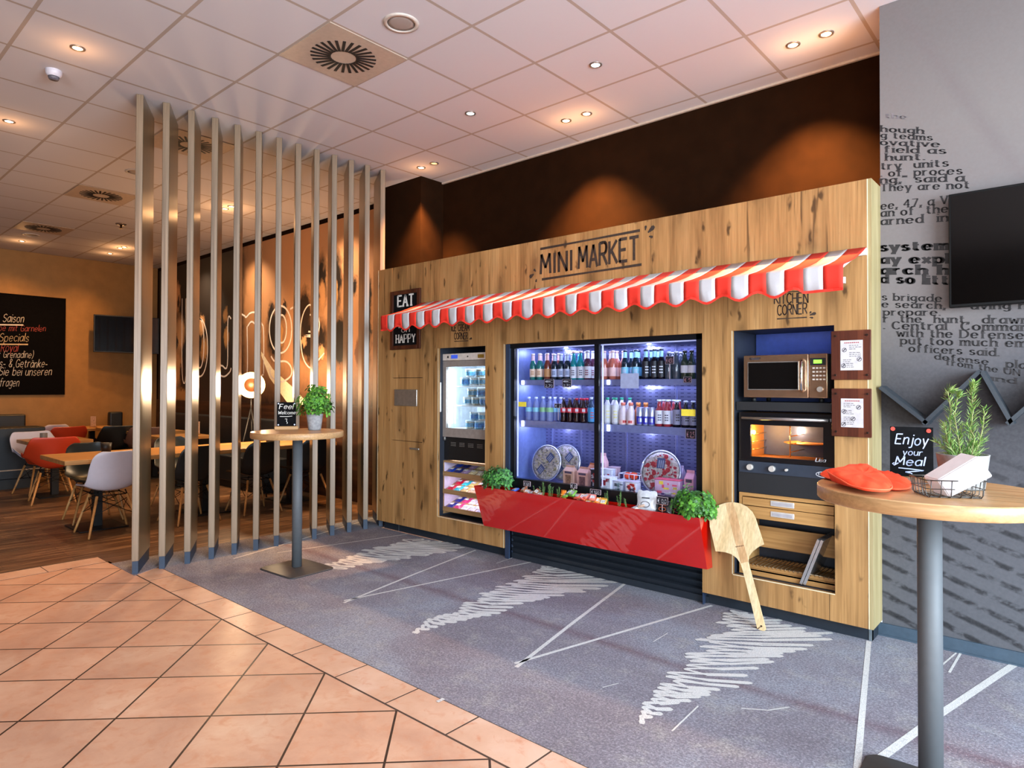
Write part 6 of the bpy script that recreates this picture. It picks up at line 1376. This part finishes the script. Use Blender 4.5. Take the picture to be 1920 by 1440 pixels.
mitt([(1553, 886, zb + .040), (1580, 881, zb + .044), (1613, 876, zb + .046), (1630, 878, zb + .044), (1652, 892, zb + .032), (1665, 903, zb + .022), (1672, 914, zb + .014), (1670, 923, zb + .010), (1655, 926, zb + .008), (1625, 924, zb + .008), (1600, 917, zb + .012), (1575, 903, zb + .026), (1558, 893, zb + .034)], TZ + .0135, 'red oven mitt lying on top of the other mitt', .020)

# ================================================================ pizza peel leaning on the front
pb = atz(1429, 1182, .004); top_y = 4.128; zt = .725
pn = Vector((0, -(zt), (top_y - pb.y))).normalized()
pl_ = thing('pizza_peel', 'pale wooden pizza peel leaning upside down against the market front', 'pizza peel', (pb.x, pb.y, 0))
O = Vector((pb.x, pb.y, 0))
def pp(x, y): return rayplane(1320 + x * .18056, 930 + y * .18056, pb, pn) - O
outl = [(270, 66), (220, 72), (165, 90), (115, 125), (78, 180), (57, 250), (60, 320), (80, 400), (120, 575), (160, 577), (220, 584), (285, 605), (340, 645), (378, 700), (402, 775), (480, 1080), (552, 1375), (566, 1403), (600, 1405), (628, 1400), (640, 1383), (600, 1230), (520, 920), (470, 740), (456, 680), (462, 625), (500, 575), (560, 530), (618, 502), (600, 440), (560, 320), (530, 225), (495, 160), (440, 108), (380, 78), (320, 66)]
mb = MB(); bk = -pn * .011; P_ = [pp(*q_) for q_ in outl]; mb.prism(P_, bk)
mb.build('paddle', wood('peel_wood', 'c9a878', 'e2c79a', 'ecd8b2', 'Z', knots=False, streak=9, rough=.6), pl_)
mb = MB(); mb.prism([pp(x, y) + pn * .0006 for x, y in ((222, 74), (300, 70), (345, 200), (415, 500), (462, 680), (385, 700), (330, 500), (262, 240))], -pn * .0004)
mb.build('inlay', wood('peel_inlay', 'b58a5c', 'cfa578', 'dab78c', 'Z', knots=False, streak=14, rough=.6), pl_)
mb = MB(); A = pp(330, 528) + pn * .001; B = pp(418, 514) + pn * .001; u_ = (B - A).normalized(); [stroke(mb, [A + u_ * (.011 * k), A + u_ * (.011 * k + .007)], .006, pn * .0006) for k in range(max(1, int((B - A).length / .011)))]; mb.build('brand_stamp', mat('burnt_ink', '6a4a30', .7), pl_, fixn=False)
mb = MB(); c0 = pp(595, 1352); mb.tube([c0 + pn * .0008, c0 - pn * .001], .006, 12); mb.build('hanging_hole', mat('hole_dark', '3c2814', .9), pl_)
mb = MB(); mb.tube([c0 + pn * .001, c0 + Vector((-.02, -.012, -.022)), c0 + Vector((-.06, -.01, -.030)), c0 + Vector((-.085, .0, -.031)), c0 + Vector((-.05, .01, -.031)), c0 - pn * .010], .0022, 6); mb.build('cord', mat('leather_cord', '4a3020', .8), pl_)

# ================================================================ newspaper wall: television and zigzag shelf
A = aty(1778, 365, 4.265); B_ = aty(1780, 577, 4.265); tw_, th_ = 1.05, A.z - B_.z
tv = thing('television', 'large black flat television on the newspaper wall', 'television', (A.x, 4.265, B_.z))
mb = MB(); mb.rbox((0, 0, 0), (tw_, .045, th_), .004, 2); mb.build('housing', mat('tv_black', '060606', .5, spec=.2), tv)
mb = MB(); mb.box((.012, -.0015, .016), (tw_ - .012, .001, th_ - .012)); mb.build('screen', mat('tv_screen', '040303', .12, spec=.3, var=.0), tv)
mb = MB(); mb.box((tw_ * .35, .045, th_ * .3), (tw_ * .65, YN - 4.265 - .001, th_ * .7)); mb.build('wall_bracket', M_BLACK, tv)
zsf = thing('zigzag_shelf', 'dark blue grey zigzag shelf board on the newspaper wall', 'shelf', (0, 0, 0))
YZ = 4.215; Zp = [aty(x, y, YZ) for x, y in ((1652, 731), (1735, 796), (1838, 700), (1893, 796))]
Zp = [(q.x, q.z) for q in Zp]; dx = Zp[3][0] - Zp[2][0]; Zp[0] = (-.900, Zp[0][1] + .004); Zp += [(Zp[3][0] + .24, Zp[2][1]), (Zp[3][0] + .36, Zp[3][1]), (Zp[3][0] + .60, Zp[2][1])]
mb = MB()
for (xa, za), (xb, zb_) in zip(Zp, Zp[1:]):
    L2 = sqrt((xb - xa) ** 2 + (zb_ - za) ** 2); ex, ez = (xb - xa) / L2, (zb_ - za) / L2; nx, nz = -ez, ex
    if nz < 0: nx, nz = -nx, -nz
    th2 = .020; k = .006
    mb.prism([(xa - ex * k, YZ, za - ez * k), (xb + ex * k, YZ, zb_ + ez * k), (xb + nx * th2 + ex * k, YZ, zb_ + nz * th2 + ez * k), (xa + nx * th2 - ex * k, YZ, za + nz * th2 - ez * k)], (0, YN - YZ - .001, 0))
mb.build('boards', mat('shelf_slate', '2a3036', .5), zsf)

# ================================================================ contents of the trough
sz_ = .580
def tpos(x, y, Y=4.065): q_ = aty(x, y, Y); return q_.x
herb((tpos(930, 900, 4.06), 4.058, sz_), 'bushy parsley at the left end of the red trough', .155, .155, 420, .027, M_LEAFD, 21, 'herbs planted in the trough', ry=.085, base=.02)
herb((tpos(1299, 940, 4.05), 4.050, sz_), 'bushy parsley at the right end of the red trough', .150, .165, 480, .028, M_LEAF, 22, 'herbs planted in the trough', ry=.090, base=.02)
def sprig(x, h, lab, n=5, seed=1, spread=.03):
    t = thing('herb_sprig', lab, 'plant', (tpos(x, 930), 4.06, sz_), 0, 'thin rosemary sprigs in the trough'); r2 = random.Random(seed); mb = MB(); ms = MB()
    for s_ in range(n):
        a = r2.uniform(0, 6.3); b0 = Vector((r2.uniform(-spread, spread), r2.uniform(-.015, .015), 0)); tp_ = b0 + Vector((.015 * cos(a), .01 * sin(a), h * r2.uniform(.7, 1.05))); ms.tube([b0, b0.lerp(tp_, .5) + Vector((.003, 0, 0)), tp_], .0012, 5, False)
        for k in range(36):
            p_ = b0.lerp(tp_, (k + 1) / 37); aa = r2.uniform(0, 6.3); dr = Vector((cos(aa), sin(aa), r2.uniform(.3, .9))).normalized(); L = .017 * r2.uniform(.7, 1.2); w = Vector((-sin(aa), cos(aa), 0)) * .0011; mb.mi = k % 2
            mb.poly([p_ - w, p_ + dr * L * .5 - w, p_ + dr * L, p_ + dr * L * .5 + w, p_ + w])
    mb.build('needles', [mat('sprig_a', '5c8248', .6), mat('sprig_b', '7c9c62', .6)], t, fixn=False); ms.build('stems', M_STEM, t)['kind'] = 'stuff'
for x, h, lab, n, sp in ((1003, .10, 'single thin rosemary sprig left of the green bunch in the trough', 1, .004), (1020, .12, 'rosemary bunch in the trough left of the orange bag', 5, .022), (1033, .115, 'dense rosemary bunch behind the orange bag', 5, .02), (1047, .115, 'rosemary sprigs above the orange bag', 3, .012),
                         (1137, .12, 'rosemary sprigs right of the orange packs, leftmost of three', 3, .012), (1161, .13, 'rosemary sprigs right of the orange packs, middle of three', 4, .016), (1178, .095, 'thin rosemary sprigs left of the white crisps bag', 2, .012)):
    sprig(x, h, lab, n, int(x), sp)
def pouch(x, y0, w, h, lab, col, col2, name='snack_bag', cat='snack bag', tilt=15, Y=4.05, txt=None, dz=.0, rz=0.):
    t = thing(name, lab, cat, (tpos(x, 930, Y), Y, y0 + dz), rz, 'snack bags in the trough'); n_ = 8
    Mx = Matrix.Rotation(radians(-tilt), 4, 'X')
    def sf(s_): return [[Mx @ Vector((w * (i / n_ - .5) * (1 + .05 * sin(j * 1.3)), s_ * .022 * max(0, sin(pi * i / n_)) ** .6 * max(0, sin(pi * j / n_)) ** .5, h * j / n_ + .004 * sin(i * 2.1))) for i in range(n_ + 1)] for j in range(n_ + 1)]
    mb = MB(); mb.sheet(sf(-1)); mb.sheet(sf(1), flip=True); mb.build('bag', mat('bag_' + col, col, .25, var=.08, coat=.3), t, fixn=False)
    mb = MB(); f_ = Mx.to_3x3() @ Vector((0, -1, 0))
    def on(i, j): return Mx @ Vector((w * (i - .5), -.0235, h * j))
    stroke(mb, [on(.5, .38) + Mx.to_3x3() @ Vector((w * .22 * cos(k * .5), 0, h * .13 * sin(k * .5))) for k in range(14)], .004, f_ * .001)
    if txt: write(mb, txt, on(.25, .33), Mx.to_3x3() @ Vector((1, 0, 0)), Mx.to_3x3() @ Vector((0, 0, 1)), w=w * .5, h=h * .16, pen=(.6, .5), nrm=f_)
    stroke(mb, [on(.3, .66), on(.7, .67)], h * .05, f_ * .001); mb.build('print', mat('bagp_' + col2, col2, .5), t, fixn=False)
pouch(1211, sz_, .145, .155, 'white crisps bag leaning in the trough', 'c9ccd2', '3c3c44', tilt=12, rz=.12)
pouch(1243, sz_ + .004, .12, .10, 'black crisps bag with orange print right of the white bag', '14121a', 'b8542c', tilt=20, Y=4.04)
pouch(1272, sz_, .12, .115, 'black snack bag before the right parsley', '1a1418', '8c2430', tilt=18, Y=4.06)
pouch(1056, sz_ - .012, .050, .095, 'bright orange snack bag standing in the trough', 'e07a1c', 'f0c060', tilt=6, Y=4.05)
def bars(x0, x1, n, lab, cols, zz=.612, Y=4.045):
    for k in range(n):
        x = tpos(x0 + (x1 - x0) * (k + .5) / n, 930, Y); r2 = random.Random(int(x * 997)); c_ = cols[k % len(cols)]
        t = thing('snack_bar', lab % (ORD[k] if n > 1 else ''), 'snack', (x, Y + r2.uniform(-.012, .02), zz + r2.uniform(-.006, .022)), r2.uniform(-.5, .5), 'small snack packs in the trough')
        t.rotation_euler = (r2.uniform(.2, .7), r2.uniform(-.3, .3), r2.uniform(-.5, .5))
        mb = MB(); mb.rbox((-.024, -.030, -.007), (.024, .030, .009), .005, 2); mb.build('wrapper', mat('bar_' + c_, c_, .3, var=.15), t)
        mb = MB(); mb.box((-.016, -.014, .009), (.016, .014, .0098)); mb.build('print', mat('bar_print', 'd8d0c0', .5, var=.4, scale=120), t)
bars(953, 973, 1, 'blue wrapped snack bar at the left of the trough%s', ['3c5cb0'], .606)
bars(976, 1016, 6, 'brown wrapped snack in the trough left of the rosemary, %s from the left', ['8a5234', 'a86a40', 'b0784c', '7c4428'], .605)
bars(1060, 1082, 5, 'green and dark salad pack in the trough, %s from the left', ['6a9c38', '3c5a28', '90b84c'], .632)
bars(1082, 1114, 10, 'red and pink sweet pack in the trough, %s from the left', ['c8503c', 'd87058', 'b83a48', 'd8a06c'], .622)
bars(1100, 1134, 10, 'orange yellow sweet pack in the trough, %s from the left', ['e8962c', 'f0b040', 'e07c24', 'eaa838'], .612, 4.045)
bars(1190, 1206, 2, 'pale snack pack below the white crisps bag, %s from the left', ['c8c0b8', 'b89a84'], .612, 4.04)
for x0, y0_, x1, y1_, txt, lab in ((982, 902, 994, 912, '€ 1,20', 'small black price card standing at the left in the trough'), (1070, 906, 1081, 916, '€ 2', 'small dark price card behind the salad packs'), (1107, 917, 1126, 928, '€ 1,20', 'black price card with white writing behind the sweet packs'), (1231, 931, 1252, 947, '€ 0,60', 'black price card before the black crisps bags')):
    pc(x0, y0_, x1, y1_, 4.085 if x0 < 1200 else 4.03, txt, lab, post=.05, tc=M_PW)
# ================================================================ dining room behind the slats
def shell_grid(arm, nv=16, nu=12):
    rows = []
    for j in range(nv + 1):
        v = j / nv
        prof = [(.235, .432), (.20, .452), (.10, .440), (0, .425), (-.10, .422), (-.17, .440), (-.215, .50), (-.235, .58), (-.255, .68), (-.275, .76), (-.292, .825)]
        f = v * (len(prof) - 1); i = min(int(f), len(prof) - 2); a, b = prof[i], prof[i + 1]; y = a[0] + (b[0] - a[0]) * (f - i); z = a[1] + (b[1] - a[1]) * (f - i)
        dy, dz = b[0] - a[0], b[1] - a[1]; L = sqrt(dy * dy + dz * dz); n = Vector((0, dz / L * 1.0, -dy / L))
        if n.z < 0 and v < .5: n = -n
        w = .225 + .02 * sin(pi * min(v * 1.4, 1)) - (.035 * max(0, (v - .75)) * 4)
        if v > .9: w *= sqrt(max(0, 1 - ((v - .9) / .1) ** 2 * .55))
        k = .030 + .055 * sin(pi * min(1, max(0, v * 1.05))) ** 2
        if arm:
            w = .20 + .10 * sin(pi * v) ** .8; k = .03 + .205 * max(0, sin(pi * min(1, max(0, (v - .06) / .82)))) ** 1.3
            if v > .86: k *= .9
        row = []
        for i2 in range(nu + 1):
            u = i2 / nu * 2 - 1; off = k * abs(u) ** 2.4
            p_ = Vector((u * w, y, z)) + n * off
            if arm and abs(u) > .8: p_.x += (1 if u > 0 else -1) * .025 * (abs(u) - .8) * 5
            row.append(p_)
        rows.append(row)
    return rows
M_DOWEL = wood('dowel_oak', '9a6838', 'c08a52', 'd6a56c', 'Z', knots=False, streak=20); M_WIRE = mat('chair_wire', '14110f', .4, .6)
def chair(lab, col, arm, cname):
    t = thing('armchair' if arm else 'side_chair', lab, 'chair', (0, 0, 0), 0, 'moulded shell chairs of the dining room')
    mb = MB(); mb.sheet(shell_grid(arm)); o = mb.build('seat_shell', col, t, fixn=False); s_ = o.modifiers.new('thick', 'SOLIDIFY'); s_.thickness = .008; s2_ = o.modifiers.new('sub', 'SUBSURF'); s2_.levels = s2_.render_levels = 1
    tops = [(.13, .12), (-.13, .12), (.13, -.13), (-.13, -.13)]; feet = [(.235, .22), (-.235, .22), (.225, -.25), (-.225, -.25)]
    for (a, b), (c, d) in zip(tops, feet):
        mb = MB(); mb.tube([(c, d, 0.002), (c * .98, d * .98, .02), (a, b, .385)], [.009, .011, .014], 8); mb.build('leg', M_DOWEL, t)
    mb = MB(); w = lambda i, f: Vector((tops[i][0], tops[i][1], .385)).lerp(Vector((feet[i][0], feet[i][1], 0)), f)
    for i, j in ((0, 1), (2, 3), (0, 2), (1, 3)):
        mb.tube([w(i, .08), w(j, .48)], .0035, 5); mb.tube([w(j, .08), w(i, .48)], .0035, 5); mb.tube([w(i, 0), w(j, 0)], .005, 5)
    for i in range(4): mb.tube([w(i, 0), Vector((tops[i][0] * .9, tops[i][1] * .9, .43))], .006, 5)
    mb.build('wire_frame', M_WIRE, t); return t
M_CW = mat('shell_white', 'c9c6d2', .35, var=.01); M_CR = mat('shell_red', 'c03a1c', .35, var=.01); M_CB = mat('shell_black', '121a1c', .35, var=.01); M_CG = mat('shell_taupe', '6a4c40', .4, var=.01)
CH = {}
def seat(key, x, y, deg, lab):
    arm = key[1] == 'a'
    if key not in CH: CH[key] = c_ = chair(lab, {'w': M_CW, 'r': M_CR, 'b': M_CB, 'g': M_CG}[key[0]], arm, key)
    else: c_ = dup(CH[key], label=lab)
    c_.location = (x, y, 0); c_.rotation_euler = (0, 0, radians(deg)); return c_
# local +y is the sitting direction
seat('ws', -7.33, 2.24, 88, 'white shell chair nearest the slats with its back to the camera')
seat('bs', -8.10, 2.33, -92, 'black shell chair on the far side of the long table, nearest end')
seat('bs', -7.32, 3.02, 92, 'dark shell chair at the long table seen between the second and third slats')
seat('bs', -7.30, 3.74, 88, 'dark shell chair at the long table seen between the fourth and fifth slats')
seat('bs', -7.22, 4.36, 90, 'dark shell chair at the long table seen behind the bar table pole')
seat('bs', -8.30, 3.3, -90, 'black shell chair beyond the long table, second on the far side')
seat('ra', -9.76, 2.36, 80, 'red armchair standing between the square table and the long table')
seat('wa', -10.66, 2.44, -78, 'white armchair facing right at the small square table')
seat('ra', -12.05, 3.02, 100, 'red armchair further back below the chalk menu')
seat('ba', -11.75, 3.72, 80, 'black armchair in the back row left of the slats')
seat('ga', -11.05, 3.92, 70, 'taupe armchair in the back row nearest the slats')
seat('ws', -12.85, 3.05, 100, 'pale shell chair seen from the side behind the square table')
seat('ra', -10.05, 1.10, 70, 'red armchair cut by the left edge of the photo')
# tables
M_DT = wood('dining_oak', '8a5f38', 'b5854f', 'c99a62', 'Y', knots=False, streak=12, rough=.4); M_LEG = mat('table_leg_black', '100f10', .5)
def dtable(x0, x1, y0, y1, lab, legs, z=.745, th=.045):
    cx, cy = (x0 + x1) / 2, (y0 + y1) / 2; t = thing('dining_table', lab, 'table', (cx, cy, 0), 0, 'oak dining tables')
    mb = MB(); mb.rbox((x0 - cx, y0 - cy, z - th), (x1 - cx, y1 - cy, z), .004, 1); mb.build('tabletop', M_DT, t)
    for ly in legs:
        mb = MB(); mb.box((-.04, ly - .04, .012), (.04, ly + .04, z - th)); mb.build('leg', M_LEG, t)
        mb = MB(); mb.rbox((-.26, ly - .22, .001), (.26, ly + .22, .012), .004, 1); mb.build('foot_plate', M_LEG, t)
    return t
dtable(-8.16, -7.30, 1.86, 4.86, 'long oak dining table running behind the slats', (-1.1, 0, 1.1), .74)
dtable(-10.72, -10.02, 2.18, 2.88, 'small square oak table between white and red armchairs', (0,), .74)
dtable(-13.35, -12.60, 3.35, 4.05, 'square oak table near the end wall, furthest left', (0,), .74)
dtable(-12.50, -11.85, 3.62, 4.30, 'square oak table near the end wall, behind the black armchair', (0,), .76)
dtable(-11.6, -10.95, 3.75, 4.45, 'square oak table in the back row nearest the slats', (0,), .74)
dtable(-12.93, -12.3, 1.9, 2.6, 'pale topped table at the left edge before the bench', (0,), .76)
dtable(-10.3, -9.6, 3.62, 4.30, 'oak table in front of the mural seen between the first slats', (0,), .74)
# benches
M_BENCH = mat('bench_leather', '15181d', .45, bump=.1)
def bench(x0, x1, y0, y1, lab, side):
    t = thing('bench', lab, 'bench', ((x0 + x1) / 2, (y0 + y1) / 2, 0), 0, 'dark upholstered benches'); a, b = (x1 - x0) / 2, (y1 - y0) / 2
    mb = MB(); mb.rbox((-a, -b, .10), (a, b, .46), .02, 2); mb.build('seat', M_BENCH, t)
    mb = MB()
    if side == 'y': mb.rbox((-a, b - .14, .40), (a, b, .98), .03, 3)
    else: mb.rbox((-a, -b, .40), (-a + .14, b, .98), .03, 3)
    mb.build('backrest', M_BENCH, t)
    mb = MB(); mb.box((-a + .05, -b + .05, 0), (a - .05, b - .05, .10)); mb.build('plinth', M_LEG, t)
bench(-12.9, -8.35, 4.35, 4.89, 'long dark bench under the mural', 'y')
bench(-13.52, -12.95, 4.10, 4.32, 'short dark bench against the ochre wall below the television', 'x')
bench(-13.52, -12.97, 2.1, 2.85, 'short dark bench against the ochre wall below the chalk menu', 'x')
t = thing('room_divider', 'low dark divider box standing left of the white armchair', 'divider', (-11.6, 1.6, 0)); mb = MB(); mb.rbox((-.25, -1.0, .14), (.25, 1.05, .86), .01, 1); mb.build('body', M_BENCH, t); mb = MB(); mb.box((-.2, -.95, 0), (.2, 1.0, .14)); mb.build('plinth', M_LEG, t); mb = MB(); mb.box((-.26, -1.02, .26), (.26, 1.07, .275)); mb.build('trim_strip', mat('strip_pale', 'a89078', .4), t)
# things on the tables
def tabletop_item(x, y, z, kind, lab):
    if kind == 'glass':
        t = thing('tealight_glass', lab, 'glass', (x, y, z)); mb = MB(); mb.lathe([(.035, 0), (.042, .02), (.042, .085), (.036, .085), (.036, .02), (.001, .015)], 14); mb.build('glass', film('smoke_glass', '9a9490', .5), t)
        mb = MB(); mb.lathe([(.03, .02), (.03, .05)], 10); mb.build('candle', mat('wax', 'd8cfc0', .6), t)
    elif kind == 'cup':
        t = thing('black_holder', lab, 'holder', (x, y, z)); mb = MB(); mb.lathe([(.045, 0), (.055, .10), (.048, .10), (.04, .01), (.001, .01)], 16); mb.build('body', M_LEG, t)
    else:
        t = thing('menu_stand', lab, 'menu', (x, y, z), .5); mb = MB(); mb.box((-.06, -.02, 0), (.06, .02, .012)); mb.build('foot', M_DT, t); mb = MB(); mb.box((-.055, -.002, .012), (.055, .002, .19)); mb.build('card', mat('menu_card', 'c8a88c', .6, var=.2, scale=60), t)
tabletop_item(-10.45, 2.42, .741, 'glass', 'small tealight glass on the square table'); tabletop_item(-8.0, 2.42, .741, 'cup', 'black round holder on the long table beside the white chair')
tabletop_item(-12.9, 3.7, .741, 'menu', 'menu stand on the furthest oak table'); tabletop_item(-9.95, 4.2, .741, 'menu', 'menu card standing behind the second slat'); tabletop_item(-7.6, 4.1, .741, 'cup', 'black holder on the long table behind the fifth slat')
# studio lamp on tripod
lc = aty(471, 722, 4.22); fl = thing('tripod_lamp', 'round glowing studio lamp on a black tripod before the mural', 'lamp', (lc.x, lc.y, 0)); hz = lc.z
tocam = Vector((-lc.x + 1.0, -lc.y + .3, 0)).normalized(); 
mb = MB()
for a in (.4, 2.5, 4.6): mb.tube([(0, 0, hz - .30), (.26 * cos(a), .26 * sin(a), .003)], .009, 8)
mb.tube([(0, 0, hz - .45), (0, 0, hz - .12)], .011, 8); mb.build('tripod', M_LEG, fl)
R0 = .175; mb = MB(); c0 = Vector((0, 0, hz)); ax = tocam
rings = [mb.ring(c0 + ax * d_, r_, 28, ax) for r_, d_ in ((.05, -.12), (.12, -.09), (.165, -.03), (R0, .03))]; mb.loft(rings, False); mb.build('reflector', mat('reflector_brass', 'c8a068', .3, .6), fl)
mb = MB(); rings = [mb.ring(c0 + ax * d_, r_, 28, ax) for r_, d_ in ((R0 - .004, .03), (.090, .045))]; mb.loft(rings, False); mb.build('diffuser', mat('lamp_diffuser', 'ffe8c0', .5, em='ffcf8c', ems=4.), fl)
mb = MB(); rings = [mb.ring(c0 + ax * d_, r_, 24, ax) for r_, d_ in ((.094, .043), (.085, .06), (.001, .062))]; mb.loft(rings, True); mb.build('cap', mat('lamp_cap', '6a4020', .4, .5), fl)
light('tripod_lamp', 'POINT', (lc.x + ax.x * .5, lc.y + ax.y * .5, hz), 60, (1, .68, .40), shadow_soft_size=.12)
# chalk menu and television on the ochre wall
cb = thing('menu_chalkboard', 'large black chalkboard menu on the ochre wall', 'chalkboard', (XL, 0, 0)); a = atx(123, 560, XL); b = atx(121, 740, XL)
mb = MB(); mb.box((.001, 1.2, b.z), (.022, a.y, a.z)); mb.build('board', mat('chalkboard_black', '080708', .95, var=.15, spec=.08), cb)
M_CHR = mat('chalk_red', 'a84a44', .8); M_CHW = mat('chalk_cream', 'd8cfc0', .8); M_CHY = mat('chalk_yellow', 'c8b088', .8)
def chalk(txt, p0_, p1_, h, m, ul=False):
    A = atx(*p0_, XL); B = atx(*p1_, XL); mb = MB(); A.x = B.x = .024; u_ = (B - A).normalized(); write(mb, txt, A, u_, (0, 0, 1), w=(B - A).length, h=h, pen=(.24, .24), nrm=(1, 0, 0), slant=.15, jit=.25)
    if ul: stroke(mb, [A + Vector((0, -.1, -.05)), B + Vector((0, 0, -.05))], .022, (.001, 0, 0))
    mb.build('handwriting', m, cb, fixn=False)
chalk('4 Saison', (-10, 604), (43, 604), .13, M_CHW, True); chalk('suppe mit Garnelen', (-24, 620), (84, 621.5), .10, M_CHR); chalk('Wine Specials', (-42, 640), (52, 640.5), .13, M_CHY, True); chalk('Kir Royal', (-22, 659), (32, 659), .13, M_CHR); chalk('(Sekt mit Grenadine)', (-52, 670), (61, 671), .11, M_CHW)
chalk('Snacks- & Getränke-', (-40, 688), (87, 689), .13, M_CHW); chalk('können Sie bei unseren', (-58, 704), (95, 703.5), .13, M_CHW); chalk('erfragen', (-14, 724), (34, 724), .13, M_CHW)
T0 = atx(176, 589, -13.3); T1 = atx(178, 660, -13.3); t2 = thing('television', 'black television high on the ochre wall left of the slats', 'television', (-13.3, T0.y, T1.z), radians(-9))
hh = T0.z - T1.z; ww = 1.05
mb = MB(); mb.rbox((-.05, 0, 0), (0, ww, hh), .006, 2); mb.build('housing', mat('tv_grey_black', '1c1f24', .4), t2); mb = MB(); mb.box((0, .018, .02), (.0015, ww - .018, hh - .02)); mb.build('screen', mat('tv_screen_blue', '050b18', .08, coat=.4, var=0), t2)
mb = MB(); mb.box((-.312, .42, .25), (-.05, .52, .45)); mb.build('wall_bracket', M_BLACK, t2)
# sprinkler and smoke detector
t = thing('smoke_detector', 'white smoke detector hanging on the ceiling at the left', 'smoke detector', (-5.60, 1.33, CZ)); mb = MB(); mb.lathe([(.052, 0), (.052, -.012), (.050, -.030), (.036, -.046)], 24, cap=False); mb.build('base', mat('detector_white', 'c9c4cc', .4), t)
mb = MB(); mb.lathe([(.034, -.046), (.034, -.052), (.030, -.066), (.001, -.068)], 18); mb.build('sensor', mat('detector_grey', '5c5860', .5, var=.3, scale=200), t)
t = thing('sprinkler', 'brass ceiling sprinkler left of the slats', 'sprinkler', (-10.2, 3.24, CZ)); mb = MB(); mb.lathe([(.07, 0), (.065, -.012), (.03, -.014)], 16, cap=False); mb.build('rosette', M_RIM, t); mb = MB(); mb.lathe([(.014, -.01), (.012, -.06), (.03, -.062), (.03, -.066)], 10); mb.build('head', mat('brass', '8a6a40', .35, .8), t)
